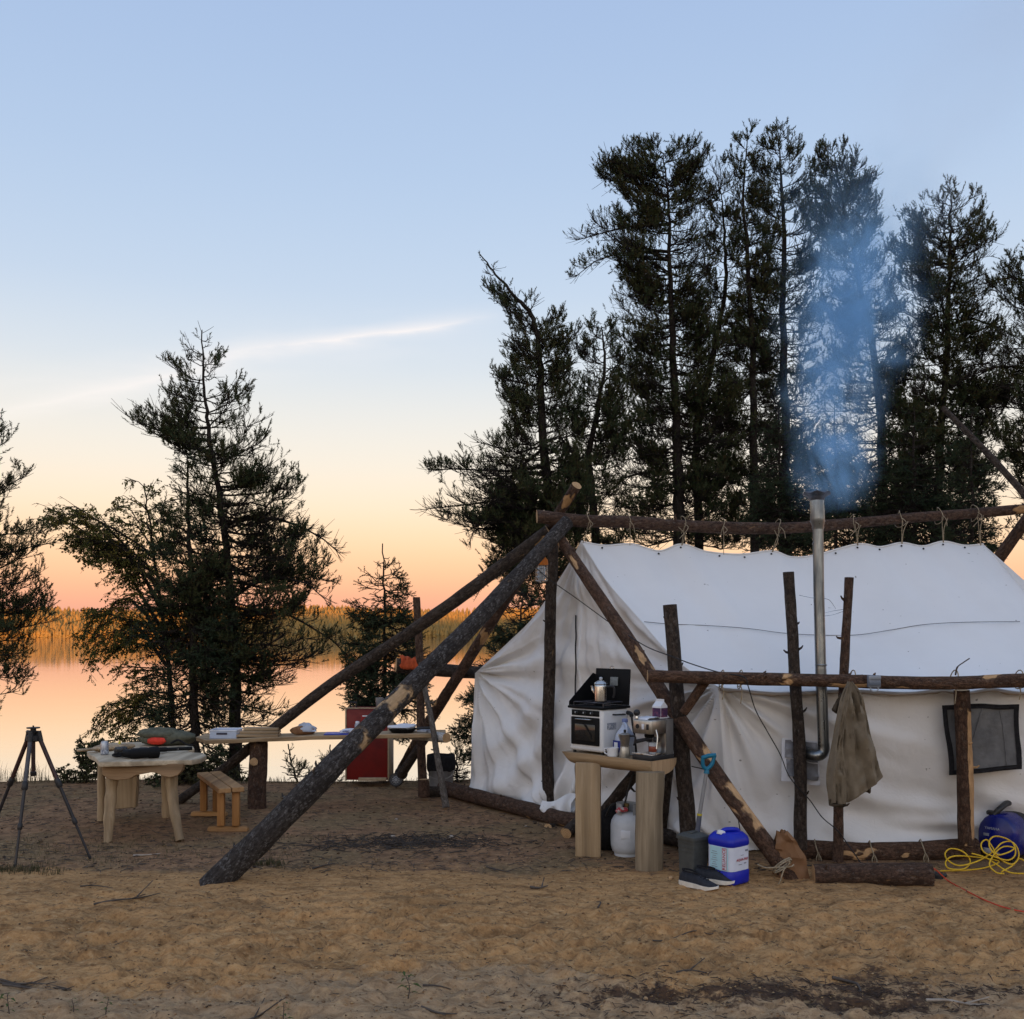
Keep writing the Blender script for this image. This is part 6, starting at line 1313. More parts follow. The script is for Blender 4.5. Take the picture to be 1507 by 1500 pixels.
wj = thing('water_container', 'bright blue water container with a white wrapped label', 'water container', G(1074, 1300, 0)+Vector((0, .04, 0)), radians(40))
JW = .215; JH = .355
def rr_ring(w_, z, rad, n=7):
    r_ = []
    for sx_, sy_, a0 in ((1, 1, 0), (-1, 1, pi/2), (-1, -1, pi), (1, -1, 3*pi/2)):
        for k in range(n): a = a0+pi/2*k/(n-1); r_.append(Vector((sx_*(w_/2-rad)+rad*cos(a), sy_*(w_/2-rad)+rad*sin(a), z)))
    return r_
m = MB(); m.loft([rr_ring(w_, z, r_) for w_, z, r_ in ((JW-.03, 0, .04), (JW-.008, .006, .045), (JW, .018, .045), (JW, .085, .045), (JW-.008, .092, .045), (JW-.008, .25, .045), (JW, .257, .045), (JW, .285, .045), (JW-.012, .305, .045), (JW-.05, .328, .04), (JW-.06, .332, .04))]); m.build('tank', BLUE_JUG, wj, smooth=55)
m = MB(); m.tube(smooth_path([Vector((.065, -.03, .315)), Vector((.055, -.025, .340)), Vector((0.0, 0.0, .346)), Vector((-.03, .012, .343)), Vector((-.05, .02, .325))], 6), .016, 10)
m.build('handle', BLUE_JUG, wj)
m = MB(); Rt_ = Matrix.Rotation(radians(25), 3, 'Y'); m.lathe([(.026, 0), (.028, .004), (.028, .026), (.022, .030)], (0, 0, 0), 20, Rt_); m.v = [v_+Vector((-.07, .01, .316)) for v_ in m.v]; m.build('cap', WHITE_PL, wj)
m = MB(); m.loft([rr_ring(JW-.005, z, .0455) for z in (.094, .249)], caps=False); lbl = m.build('label', LABEL_WHITE, wj, smooth=50)
hw = JW/2-.0012
m = MB(); m.box((-hw, -.006, .1715), (.003, .145, .150)); m.build('cyan_panel', LABEL_CYAN, wj)
# left visible face is -X (before rotation), right visible face is -Y
ML = Matrix.Translation((-hw-.0042, -.05, .172)) @ Matrix.Rotation(-pi/2, 4, 'Z') @ Matrix.Rotation(pi/2, 4, 'X') @ Matrix.Rotation(pi/2, 4, 'Z')
m = MB(); m.box((-hw-.0015, -.05, .172), (.002, .036, .142)); m.build('name_border', INK_RED, wj)
m = MB(); m.box((-hw-.002, -.05, .172), (.0024, .031, .137)); m.build('name_panel', LABEL_WHITE, wj)
text_mesh('lettering', 'RELIANCE', INK_RED, wj, ML, .031, .0008)
MR = Matrix.Translation((.005, -hw-.0025, .165)) @ Matrix.Rotation(pi/2, 4, 'X')
text_mesh('lettering', 'AQUA-PAK', INK_RED, wj, MR, .024, .0008)
for dx, dz, w_, h_ in ((-.02, -.03, .035, .004), (.03, -.026, .02, .007), (.045, .055, .03, .012), (0, .028, .03, .003)):
    m = MB(); m.box((.005+dx, -hw-.002, .165+dz), (w_, .0015, h_)); m.build('small_print', INK_GREY, wj)
for i in range(8):
    m = MB(); m.box((-hw-.0025, .03, .115+.014*i), (.0015, .05-.012*(i % 3), .0035)); m.build('small_print', INK_GREY, wj)
def shoe(label, loc, rz):
    loc = Vector(loc); loc.z = max(gh(loc.x+dx, loc.y+dy) for dx in (0, .1, .2) for dy in (0, -.08, -.16))-.004
    t = thing('running_shoe', label, 'shoe', loc, rz, 'pair of dark running shoes')
    xs = np.linspace(0, 1, 15); Ls = .275
    halfw = np.interp(xs, [0, .05, .2, .45, .7, .88, .97, 1], [.018, .032, .036, .036, .046, .042, .024, .006])
    ctr = np.interp(xs, [0, .5, .75, 1], [0, .003, -.004, .006])
    zt_ = np.interp(xs, [0, .04, .15, .3, .45, .6, .8, .95, 1], [.07, .095, .10, .085, .092, .075, .055, .04, .026]); zs_ = np.interp(xs, [0, .1, .6, .85, 1], [.034, .036, .028, .026, .03]); zb_ = np.interp(xs, [0, .1, .75, 1], [.008, 0, 0, .016])
    sole, up = [], []
    for i, x in enumerate(xs):
        y = ctr[i]; w_ = halfw[i]*1.1
        sole.append([Vector((x*Ls, y-w_, zs_[i])), Vector((x*Ls, y-w_*.95, zb_[i])), Vector((x*Ls, y+w_*.95, zb_[i])), Vector((x*Ls, y+w_, zs_[i]))])
        up.append([Vector((x*Ls, y+halfw[i]*.98*cos(a), zs_[i]-.004+(zt_[i]-zs_[i])*max(0, sin(a))**.75)) for a in np.linspace(0, pi, 11)])
    m = MB(); m.loft(sole); m.build('sole', RUBBER, t, smooth=50)
    m = MB(); m.loft(up); m.build('upper', NAVY_MESH, t, smooth=60)
    m = MB(); m.tube([Vector((.075+.055*cos(a), .028*sin(a), .098-.012*cos(a)*.5)) for a in np.linspace(0, 2*pi, 18, endpoint=False)], .006, 6, closed=True); m.build('collar', BLACK_FAB, t)
    for k in range(4):
        m = MB(); x = .14+.02*k; z = float(np.interp(x/Ls, xs, zt_)); m.tube(smooth_path([Vector((x, -.018, z-.006)), Vector((x+.005, 0, z+.003)), Vector((x, .018, z-.006))], 4), .0022, 5); m.build('lace', BLACK_FAB, t)
shoe('nearer dark running shoe with a white sole in front of the grey bin', G(1001, 1302, 0), radians(-40))
shoe('farther dark running shoe tucked against the blue water container', G(1022, 1300, 0), radians(-14))
sv = thing('shovel', 'shovel with a teal grip leaning behind the grey bin', 'shovel', P(1022, 1240, 7.05))
a, b = P(1040, 1135, 6.93), P(1026, 1236, 6.93); fr = (a-b).normalized()
m = MB(); m.tube([a+fr*.01, P(1029.5, 1200, 6.93)], [.0125, .014], 12); m.build('shaft', SHAFT, sv, world=True)
m = MB(); m.tube([P(1029.5, 1199, 6.93), P(1024, 1246, 6.93), P(1020, 1285, 6.93)], [.0165, .018, .02], 12); m.build('socket', SHAFT_DK, sv, world=True)
m = MB(); m.tube([P(1029.7, 1197.5, 6.93), P(1029.4, 1200.5, 6.93)], [.0175, .0175], 12); m.build('band', YELLOW, sv, world=True)
c = a; sd_ = Vector((.97, .1, .18)).normalized()
m = MB(); m.tube(smooth_path([c-fr*.015, c+fr*.01, c+fr*.04-sd_*.03, c+fr*.10-sd_*.043], 5), [.02, .019, .018, .017]+[.014]*8+[.013]*4, 10); m.tube(smooth_path([c-fr*.015, c+fr*.01, c+fr*.04+sd_*.03, c+fr*.10+sd_*.043], 5), [.02, .019, .018, .017]+[.014]*8+[.013]*4, 10); m.tube([c+fr*.10-sd_*.05, c+fr*.105, c+fr*.10+sd_*.05], [.014, .016, .014], 10); m.build('grip', TEAL, sv, world=True)
m = MB(); vs = []; e0 = P(1020, 1283, 6.93); dn_ = (e0-a).normalized()
for j in range(7):
    for k in range(7):
        u_ = (k-3)/3; t = j/6; w_ = .10*(1 if t < .5 else sqrt(max(0, 1-((t-.5)/.55)**2))); vs.append(e0+dn_*(t*.14-.02)+sd_*u_*w_+Vector((0, -.02*(1-u_*u_), 0)))
m.add(vs, [[j*7+k, j*7+k+1, (j+1)*7+k+1, (j+1)*7+k] for j in range(6) for k in range(6)]); o = m.build('blade', SHAFT_DK, sv, world=True, smooth=60)
# brown paper bag
pb = thing('paper_bag', 'tall crumpled brown paper bag behind the foot of the half peeled pole', 'bag', G(1170, 1304, 0)+Vector((0, .16, 0)))
m = MB(); rows = []; L_ = [(1146, 1302), (1143, 1280), (1140, 1258), (1141, 1240), (1142, 1225)]; R_ = [(1194, 1305), (1190, 1285), (1184, 1262), (1174, 1243), (1158, 1223)]
Lf = np.array(L_, float); Rf = np.array(R_, float); nn = 20
for j in range(nn+1):
    t = j/nn*4; l = [np.interp(t, range(5), Lf[:, k]) for k in (0, 1)]; r_ = [np.interp(t, range(5), Rf[:, k]) for k in (0, 1)]
    a, b = P(*l, 6.86), P(*r_, 6.82); dp = .16*(1-j/nn*.72); ring = []
    for k in range(32):
        q = k/32*4; s_i = int(q); f = q-s_i
        if s_i == 0: p = a.lerp(b, f)+Vector((0, -.01-.02*sin(pi*f)*(1-j/nn), 0))
        elif s_i == 1: p = b+Vector((-.03*sin(pi*f)*(j/nn), dp*f, 0))
        elif s_i == 2: p = b.lerp(a, f)+Vector((0, dp, 0))
        else: p = a+Vector((.05*sin(pi*f)*(.3+j/nn*.7), dp*(1-f), 0))
        nv_ = float(vnoise(p.x*14, p.z*14+s_i*7, p.y*9, 3)); ring.append(p+Vector((.012*nv_, -.034*abs(nv_)-.022*abs(float(vnoise(p.x*26+p.z*9, p.z*20, 3, 5))), .012*float(vnoise(k*.7, 4, 0, 6)) if j == nn else 0)))
    rows.append(ring)
m.loft(rows, caps=False); m.add(rows[0], [list(range(32))]); o = m.build('bag', PAPER, pb, world=True, smooth=28)
# generator
gn = thing('generator', 'blue portable generator with a black handle at the right end of the tent wall', 'generator', G(1474, 1268, 0)+Vector((-.04, .0, 0)), radians(-50))
GW, GD, GH = .28, .47, .325
def gring(y, s=1., zs=1.):
    pts = []
    for k in range(24):
        a = -pi/2+2*pi*k/24; ca_, sa_ = cos(a), sin(a); p = 3.2; r_ = (abs(ca_)**p+abs(sa_)**p)**(-1/p)
        x, z = GW/2*r_*ca_*s, GH/2+GH/2*r_*sa_*s*zs
        if z > GH*.55: x *= 1-.30*((z-GH*.55)/(GH*.45))**2
        pts.append(Vector((x, y, z+.012)))
    return pts
m = MB(); m.loft([gring(0, .86), gring(.012, .95), gring(.04, 1), gring(GD*.42, 1), gring(GD*.44, .985)]); m.build('front_shell', BLUE_GEN, gn, smooth=45)
m = MB(); m.loft([gring(GD*.43, .97), gring(GD*.45, 1.0), gring(GD*.9, 1.0), gring(GD, .9)]); m.build('rear_shell', BLACK_PL, gn, smooth=45)
m = MB(); m.tube(smooth_path([Vector((-.03, .03, GH-.0)), Vector((0, .07, GH+.05)), Vector((.0, .19, GH+.075)), Vector((0, .33, GH+.05)), Vector((0, .45, GH-.03))], 6), [.02]*3+[.022]*19+[.026]*3, 10); m.build('handle', BLACK_PL, gn)
m = MB(); m.lathe([(.032, .0), (.036, .006), (.036, .022), (.028, .028)], (-.055, .05, GH+.0), 20); m.build('fuel_cap', BLACK_PL, gn)
m = MB(); m.box((.03, .12, GH-.012), (.05, .08, .02), 0, .005, rot=Matrix.Rotation(.3, 3, 'Y')); m.build('top_plate', INK_SILVER, gn)
MG = Matrix.Translation((-.028, -.0005, .232)) @ Matrix.Rotation(pi/2, 4, 'X')
text_mesh('lettering', 'YAMAHA', INK_SILVER, gn, MG, .026, .001)
m = MB(); m.lathe([(.009, 0), (.011, -.002)], (0, 0, 0), 14, Matrix.Rotation(pi/2, 3, 'X')); m.v = [v_+Vector((-.090, .001, .232)) for v_ in m.v]; m.build('badge', INK_SILVER, gn)
m = MB(); m.box((-.07, -.001, .185), (.04, .004, .02)); m.build('badge', INK_GREY, gn)
m = MB(); m.box((-.06, .0, .07), (.06, .006, .035), 0, .002); m.build('outlet_panel', INK_SILVER, gn)
m = MB(); m.box((.01, .0, .055), (.03, .006, .022), 0, .002); m.build('outlet_panel', INK_GREY, gn)
for x in (-.09, .09):
    for y in (.07, GD-.07):
        m = MB(); m.lathe([(.02, 0), (.02, .02)], (x, y, 0), 10); m.build('foot', BLACK_PL, gn)
# cords
g = random.Random(3); pts = []
def yc(px, py, h=0.012): q = G(px, py, 0); Y = q.y; return Vector(((px-CX)*Y/F, Y, h))
yp = [P(1382, 1283, 6.95)]
raw = [(1384, 1283, 7.0), (1420, 1281, 6.98), (1450, 1277, 7.0), (1470, 1268, 7.05), (1440, 1262, 7.1), (1405, 1260, 7.0), (1392, 1268, 7.0), (1396, 1278, 6.95), (1418, 1279, 6.93), (1428, 1268, 7.05), (1418, 1254, 7.1), (1400, 1249, 7.1), (1391, 1256, 7.08), (1395, 1266, 7.0), (1412, 1274, 6.95), (1440, 1267, 6.98), (1462, 1253, 7.05), (1474, 1241, 7.08), (1488, 1239, 7.1), (1497, 1248, 7.08), (1499, 1262, 7.0), (1490, 1272, 6.95), (1474, 1266, 6.98), (1458, 1250, 7.0), (1456, 1238, 7.05), (1464, 1231, 7.08), (1480, 1234, 7.1), (1492, 1243, 7.08), (1494, 1258, 7.0), (1484, 1266, 6.95), (1466, 1262, 6.95), (1448, 1254, 7.0), (1444, 1242, 7.05), (1452, 1236, 7.08), (1460, 1246, 7.05), (1468, 1258, 6.98), (1485, 1254, 7.02), (1492, 1248, 7.06), (1478, 1246, 7.08), (1466, 1254, 7.0), (1456, 1272, 6.9), (1466, 1284, 6.85), (1478, 1286, 6.82)]
m = MB(); m.tube(smooth_path([Vector((P(x, y, Y).x, Y, max(.008, P(x, y, Y).z))) for x, y, Y in raw], 7), .0052, 7); m.tube(smooth_path([Vector((P(x, y, Y).x, Y, max(.007, P(x, y, Y).z))) for x, y, Y in ((1430, 1256, 7.05), (1450, 1262, 7.0), (1466, 1272, 6.92), (1486, 1284, 6.85), (1510, 1286, 6.8))], 6), .0052, 7)
m.tube(smooth_path([Vector((P(x, y, Y).x, Y, max(.007, P(x, y, Y).z))) for x, y, Y in ((1474, 1283, 6.85), (1490, 1274, 6.95), (1500, 1264, 7.0), (1512, 1270, 6.95))], 6), .0052, 7)
solo(m, 'extension_cord', YELLOW_CORD, 'tangled yellow extension cord in front of the blue generator', 'cord', tuple(G(1450, 1275)), smooth=80)
m = MB(); m.tube(smooth_path([P(1366, 1275, 6.7), P(1378, 1281, 6.72)]+[G(x, y, .008) for x, y in ((1395, 1296), (1420, 1310), (1450, 1325), (1480, 1336), (1515, 1343), (1580, 1350))], 8), .0045, 7); solo(m, 'extension_cord', RED_CORD, 'orange red cord running from the short log to the right edge', 'cord', tuple(G(1450, 1325)), smooth=80)
m = MB(); m.box(P(1378, 1289, 6.85), (.085, .06, .05), -.4, .01); m.tube([P(1382, 1290, 6.83), P(1392, 1288, 6.85)], [.017, .013], 10); solo(m, 'cord_splitter', BLACK_PL, 'black outlet block joining the cords at the end of the short log', 'outlet block', tuple(P(1378, 1295, 6.85)))
cp_ = [P(772, 816, 8.4), P(800, 846, 8.5), P(850, 882, 8.35), P(905, 922, 7.95), P(950, 951, 7.6), P(988, 966, 7.33), P(1020, 978, 7.2), P(1060, 990, 7.14), P(1094, 996, 7.08), P(1101, 1010, 7.08), P(1112, 1045, 7.2), P(1130, 1078, 7.28), P(1148, 1110, 7.3), P(1160, 1140, 7.3), P(1175, 1160, 7.3), P(1192, 1178, 7.28), P(1210, 1203, 7.24), P(1232, 1222, 7.2), P(1250, 1246, 7.18), P(1268, 1272, 7.0)]
m = MB(); m.tube(smooth_path(cp_, 7), .0042, 6); solo(m, 'power_cable', BLACK_CORD, 'black cable strung from the leaning logs along the rail and down the wall', 'cord', tuple(cp_[0]), smooth=80)
m = MB(); m.tube(smooth_path([P(1018, 1128, 7.3), P(1040, 1134, 7.2), P(1060, 1148, 7.2), P(1075, 1175, 7.1), P(1085, 1200, 7.0), P(1090, 1228, 6.95)], 7), .004, 6); solo(m, 'power_cable', BLACK_CORD, 'thin black cable looping down beside the teal shovel grip', 'cord', tuple(P(1040, 1134, 7.2)), smooth=80)
# rope lashed round the foot of the half peeled pole
m = MB(); c = P(1152, 1275, 6.72); axp = (P(1080, 1180, 6.98)-P(1165, 1292, 6.65)).normalized(); u_ = axp.orthogonal().normalized(); w_ = axp.cross(u_)
for k in range(2): m.tube([c+axp*(.012*k)+(u_*cos(t)+w_*sin(t))*.071 for t in np.linspace(0, 2*pi, 22)], .0055, 6)
kn = c+Vector((0, -.075, .01))
for pts in ([kn, kn+Vector((-.02, -.015, -.02)), kn+Vector((-.04, -.01, -.09)), kn+Vector((-.05, 0, -.11))], [kn, kn+Vector((.02, -.02, .03)), kn+Vector((.01, -.02, .055))], [kn, kn+Vector((.03, -.02, .01)), kn+Vector((.05, -.01, .02))], [kn, kn+Vector((-.06, .0, .0)), kn+Vector((-.12, .03, -.01)), kn+Vector((-.17, .06, .005))]): m.tube(smooth_path(pts, 5), .005, 6)
solo(m, 'lashing_rope', ROPE, 'pale rope knotted round the foot of the half peeled pole', 'rope', tuple(c), smooth=80)
for i, (px, py, Yl, lab) in enumerate(((1199, 1252, 7.42, 'pale rope loop hanging on the long wall log near the knotty post'), (1280, 1254, 7.40, 'pale rope loop hanging on the middle of the long wall log'), (1355, 1252, 7.40, 'brown rope tied round the right part of the long wall log'))):
    c = P(px, py, Yl); m = MB(); m.tube([c+Vector((.012*sin(t*2), .082*cos(t), .080*sin(t))) for t in np.linspace(0, 2*pi, 20)], .0045, 6)
    m.tube(smooth_path([c+Vector((0, -.085, .0)), c+Vector((-.015, -.09, -.04)), c+Vector((0, -.09, -.085)), c+Vector((.02, -.09, -.05)), c+Vector((.005, -.087, -.005))], 6), .0042, 6); solo(m, 'lashing_rope', ROPE, lab, 'rope', tuple(c), smooth=80, group='ropes on the ground logs')
for i, (px, py, Yl, lab) in enumerate(((722, 1177, 10.0, 'rope tied round the gable log, the one farthest along'), (750, 1184, 9.72, 'twine wound round the gable log between the two rope loops'), (782, 1192, 9.42, 'rope with loose ends on the gable log next to the upright pole'))):
    c = P(px, py, Yl); m = MB(); m.tube([c+Vector((.05*cos(t), .065*cos(t), .078*sin(t))) for t in np.linspace(0, 2*pi, 20)], .0045, 6)
    m.tube(smooth_path([c+Vector((-.03, -.07, .03)), c+Vector((-.04, -.09, -.04)), c+Vector((-.03, -.09, -.11))], 6), .0042, 6); m.tube(smooth_path([c+Vector((-.03, -.07, .03)), c+Vector((-.09, -.10, -.02)), c+Vector((-.16, -.12, -.07))], 6), .0042, 6); solo(m, 'lashing_rope', ROPE, lab, 'rope', tuple(c), smooth=80, group='ropes on the ground logs')
# work light under the pole crossing
wl_ = thing('work_light', 'caged work light with an orange cap hung under the pole crossing', 'lamp', P(797, 832, 8.55))
m = MB(); m.lathe([(.016, .085), (.022, .083), (.03, .07), (.052, .045), (.056, .02), (.056, 0), (.05, 0)], (0, 0, 0), 20); m.build('cap', ORANGE, wl_)
m = MB(); m.lathe([(.03, -.005), (.034, -.02), (.034, -.11), (.02, -.13)], (0, 0, 0), 18); m.build('bulb', GLASSY, wl_)
m = MB()
for k in range(10): a = 2*pi*k/10; m.tube([(.05*cos(a), .05*sin(a), .0), (.05*cos(a), .05*sin(a), -.13), (.01*cos(a), .01*sin(a), -.145)], .0022, 5)
for z in (-.03, -.065, -.10, -.13): m.tube([(.05*cos(a), .05*sin(a), z) for a in np.linspace(0, 2*pi, 20, endpoint=False)], .0022, 5, closed=True)
m.build('cage', STEEL, wl_)
m = MB(); m.tube(smooth_path([Vector((0, 0, .08)), Vector((-.01, .0, .13)), Vector((-.02, -.03, .19))], 5), .004, 6); m.build('hook', BLACK_CORD, wl_)
# flood lamp on the rail
fl = thing('flood_lamp', 'small grey clip lamp on the log rail', 'lamp', P(1286, 1003, 7.08))
m = MB(); m.box((0, -.0, -.0), (.09, .035, .085), .05, .008); m.build('housing', GREY_LAMP, fl)
m = MB(); m.box((0, -.019, .028), (.088, .008, .022), .05, .003); m.build('bezel', simple('light_grey_plastic', (.30, .33, .38), None, 9, .4), fl)
m = MB(); m.box((0, -.022, -.012), (.08, .006, .03), .05, .002); m.build('lens', simple('lamp_lens', (.16, .19, .24), None, 9, .15), fl)
m = MB(); m.tube([Vector((.028*cos(a), -.01, -.05+.018*sin(a))) for a in np.linspace(0, 2*pi, 18, endpoint=False)], .005, 6, closed=True); m.build('ring_stand', simple('ring_grey', (.42, .45, .5), None, 9, .4), fl)
# stub of a dead branch on the rail
m = MB(); m.tube(smooth_path([P(1406, 994, 7.1), P(1409, 982, 7.1), P(1418, 975, 7.1), P(1427, 969, 7.1)], 5), [.006]*6+[.004]*10, 6); solo(m, 'twig', DEADWOOD, 'curved dead twig sticking up from the log rail', 'twig', tuple(P(1406, 994, 7.1)))
# jacket
jk_ = thing('jacket', 'khaki work jacket hung by its collar from the log rail', 'jacket', P(1250, 1005, 7.0))
def cloth_loft(name, Lp, Rp, Yc, depth, fold, seed, mat_, nrow=44, ncol=44, back=.5):
    L2 = px_curve(Lp, Yc, Yc, nrow); R2 = px_curve(Rp, Yc, Yc, nrow); rows = []
    for j in range(nrow):
        ring = []; t = j/(nrow-1)
        for k in range(ncol):
            a = 2*pi*k/ncol; u_ = .5-.5*cos(a); fr_ = sin(a); base = Vector(L2[j]).lerp(Vector(R2[j]), u_)
            wd_ = np.linalg.norm(R2[j]-L2[j])
            ph = u_*fold+seed; f = .7*sin(ph*2.2+1.6*float(vnoise(u_*3+seed, t*3, 0, 4)))+.9*(1-2*abs(float(vnoise(u_*6+seed, t*2.2, 0, 5))))+.6*(1-2*abs(float(vnoise(u_*7+seed+t*5, t*6, 0, 6))))
            d = depth*(min(1, .45+t))*fr_*(1 if fr_ > 0 else back)+.036*f*(fr_ > 0)*min(1, wd_*6)*abs(fr_)**.5
            ring.append(base+Vector((0, -d, .010*f)))
        rows.append(ring)
    m = MB(); m.loft(rows); return m.build(name, mat_, jk_, world=True, smooth=75)
cloth_loft('body', [(1247, 1005), (1238, 1025), (1234, 1060), (1234, 1100), (1238, 1140), (1243, 1183)], [(1254, 1004), (1264, 1018), (1274, 1045), (1281, 1078), (1289, 1108), (1294, 1128), (1299, 1143)], 7.0, .05, 7, 1.3, KHAKI)
cloth_loft('sleeve', [(1243, 1012), (1236, 1030), (1230, 1060), (1223, 1100), (1217, 1128), (1216, 1150), (1220, 1182)], [(1249, 1010), (1248, 1035), (1243, 1065), (1240, 1100), (1242, 1130), (1244, 1155), (1244, 1183)], 6.96, .045, 5, 4.7, KHAKI)
cloth_loft('cuff', [(1219, 1178), (1220, 1187)], [(1245, 1179), (1244, 1187)], 6.958, .047, 4, 2.2, KHAKI_DK, 6, 30)
cloth_loft('lapel', [(1236, 1022), (1230, 1036), (1224, 1046)], [(1243, 1018), (1238, 1036), (1232, 1050)], 7.02, .012, 3, 6.2, KHAKI_DK, 10, 20)
cloth_loft('sleeve', [(1268, 1148), (1271, 1158), (1272, 1166)], [(1283, 1140), (1282, 1154), (1281, 1166)], 7.03, .03, 4, 8.2, KHAKI_DK, 14, 26)
# chimney pipe
cm = thing('stovepipe', 'galvanised stovepipe with a rain cap rising past the tent roof', 'chimney', P(1212, 1110, 7.3))
pa, pb_, pc_, pd_ = P(1212, 1096, 7.32), P(1208, 985, 7.34), P(1203.5, 800, 7.4), P(1202, 742, 7.42)
m = MB(); m.tube([pa, P(1209.5, 1030, 7.33), pb_], [.040, .040, .040], 26); m.build('pipe_section', GALV, cm, world=True, smooth=60)
m = MB(); m.tube([pb_-Vector((0, 0, .012)), P(1205, 870, 7.38), P(1203.8, 771, 7.4)], [.039, .0385, .038], 26); m.build('pipe_section', GALV, cm, world=True, smooth=60)
m = MB(); m.tube([P(1203.9, 779, 7.4), P(1203.8, 774, 7.4), P(1203.5, 768, 7.4), P(1203.2, 764, 7.4), P(1202, 735, 7.42)], [.041, .043, .050, .052, .051], 26); m.build('insulated_section', GALV, cm, world=True, smooth=30)
for (x, y, r_) in ((1208.2, 979, .042), (1203.3, 767, .0545), (1202.8, 752, .0535), (1203.9, 776, .044), (1203.6, 800, .041)):
    m = MB(); c = P(x, y, 7.34+(985-y)/245*.08 if y < 985 else 7.34); m.tube([c+Vector((0, 0, -.008)), c+Vector((0, 0, -.004)), c+Vector((0, 0, .004)), c+Vector((0, 0, .008))], [r_-.003, r_, r_, r_-.003], 26); m.build('joint_band', GALV, cm, world=True)
m = MB(); el_ = [P(1212, 1094, 7.32), P(1212.5, 1101, 7.32), P(1210.5, 1108, 7.32), P(1204, 1112, 7.32), P(1196, 1111, 7.35), P(1185, 1106, 7.42)]
m.tube(smooth_path(el_, 3), .0415, 22); m.build('elbow', GALV, cm, world=True, smooth=25)
m = MB(); m.tube([P(1202, 742, 7.42), P(1202, 733, 7.42)], [.048, .052], 20); m.build('collar', CAP_METAL, cm, world=True)
cc = P(1202, 728, 7.42); m = MB(); ringn = 28; prof = [(.052, -.045), (.06, -.02), (.095, .004), (.098, .010), (.05, .024), (.004, .03)]
m.lathe(prof, cc, ringn)
for i, v_ in enumerate(m.v):
    k = i % ringn; j = i//ringn
    if j in (2, 3): v_.z += .008*sin(2*pi*k/ringn*6)
m.build('rain_cap', CAP_METAL, cm, world=True, smooth=50)
for k, (pxs) in enumerate(([(1176, 876), (1195, 880), (1205, 880), (1220, 883), (1230, 896)], [(1205, 905), (1222, 900), (1241, 897)], [(1208, 907), (1225, 905), (1241, 900)])):
    m = MB(); m.tube(smooth_path([P(x, y, 7.36) for x, y in pxs], 5), .0018, 5); m.build('stay_wire', STEEL, cm, world=True)

# ------------------------------------------------------------------ smoke
def smoke(name, label, verts_box, dens, col, axis_, r0, rk, zr, nscale, seed, edge=1.3, aniso=.2):
    """axis_: ((x, y, z) low, (x, y, z) high); the plume widens from r0 by rk per metre of height"""
    t = NT(name+'_air'); tcn = t.n('TexCoord'); pos = tcn.outputs['Object']; (xa, ya, za), (xb, yb, zb_) = axis_
    sp = t.n('SeparateXYZ', {'Vector': pos})
    ns = t.n('TexNoise', {'Vector': pos, 'Scale': nscale*.45, 'Detail': 2.})
    nd = t.n('VectorMath', operation='SUBTRACT'); t.set(nd.inputs[0], ns.outputs['Color']); nd.inputs[1].default_value = (.5, .5, .5)
    sn = t.n('SeparateXYZ', {'Vector': nd.outputs[0]})
    z = sp.outputs[2]; zz = t.math('DIVIDE', t.math('SUBTRACT', z, za), zb_-za)
    wig = t.math('ADD', .10, t.math('MULTIPLY', t.math('MAXIMUM', zz, 0.), .42))
    cx_ = t.math('ADD', t.math('MULTIPLY', zz, xb-xa), xa); cy_ = t.math('ADD', t.math('MULTIPLY', zz, yb-ya), ya)
    dx = t.math('ADD', t.math('SUBTRACT', sp.outputs[0], cx_), t.math('MULTIPLY', sn.outputs[0], t.math('MULTIPLY', wig, 2.2)))
    dy = t.math('ADD', t.math('SUBTRACT', sp.outputs[1], cy_), t.math('MULTIPLY', sn.outputs[1], t.math('MULTIPLY', wig, 2.2)))
    r_ = t.math('SQRT', t.math('ADD', t.math('MULTIPLY', dx, dx), t.math('MULTIPLY', dy, dy)))
    R_ = t.math('ADD', r0, t.math('MULTIPLY', t.math('SUBTRACT', z, za), rk))
    fall = t.rng(t.math('DIVIDE', r_, R_), .25, edge, 1, 0)
    mp = t.n('Mapping'); t.set(mp.inputs[0], pos); mp.inputs['Scale'].default_value = (1, 1, .75)
    fb = t.noise(mp.outputs[0], nscale, 6, .6, 1.2)
    d = t.math('MULTIPLY', t.math('MULTIPLY', fall, fall), t.rng(fb, .43, .60, .08, 1.))
    zf = t.math('MULTIPLY', t.rng(z, zr[0], zr[1]), t.rng(z, zr[3], zr[2]))
    thin = t.math('DIVIDE', 1., t.math('ADD', 1., t.math('MULTIPLY', t.math('MAXIMUM', zz, 0.), .9)))
    d = t.math('MULTIPLY', t.math('MULTIPLY', t.math('MULTIPLY', d, zf), thin), dens)
    pv = t.n('VolumePrincipled'); pv.inputs['Color'].default_value = (*col, 1); t.set(pv.inputs['Density'], d); pv.inputs['Anisotropy'].default_value = aniso
    t.t.links.new(pv.outputs[0], t.out.inputs['Volume'])
    m = MB(); a, b = Vector(verts_box[0]), Vector(verts_box[1]); m.box((a+b)/2, tuple(b-a))
    o = m.build(name, t.m, None, smooth=0); return tag(o, label, 'smoke', None, 'stuff')
sa, sb = P(1203, 735, 7.42), P(1268, 290, 7.6)
smoke('chimney_smoke', 'blue wood smoke curling up from the stovepipe cap', ((sa.x-.55, 6.85, sa.z-.12), (sb.x+.75, 8.25, sb.z+.35)), 8.0, (.40, .70, 1.0), (tuple(sa+Vector((.10, 0, 0))), tuple(sb)), (.27), .13, (sa.z-.10, sa.z+.12, sb.z-.9, sb.z+.3), 3.1, 1)

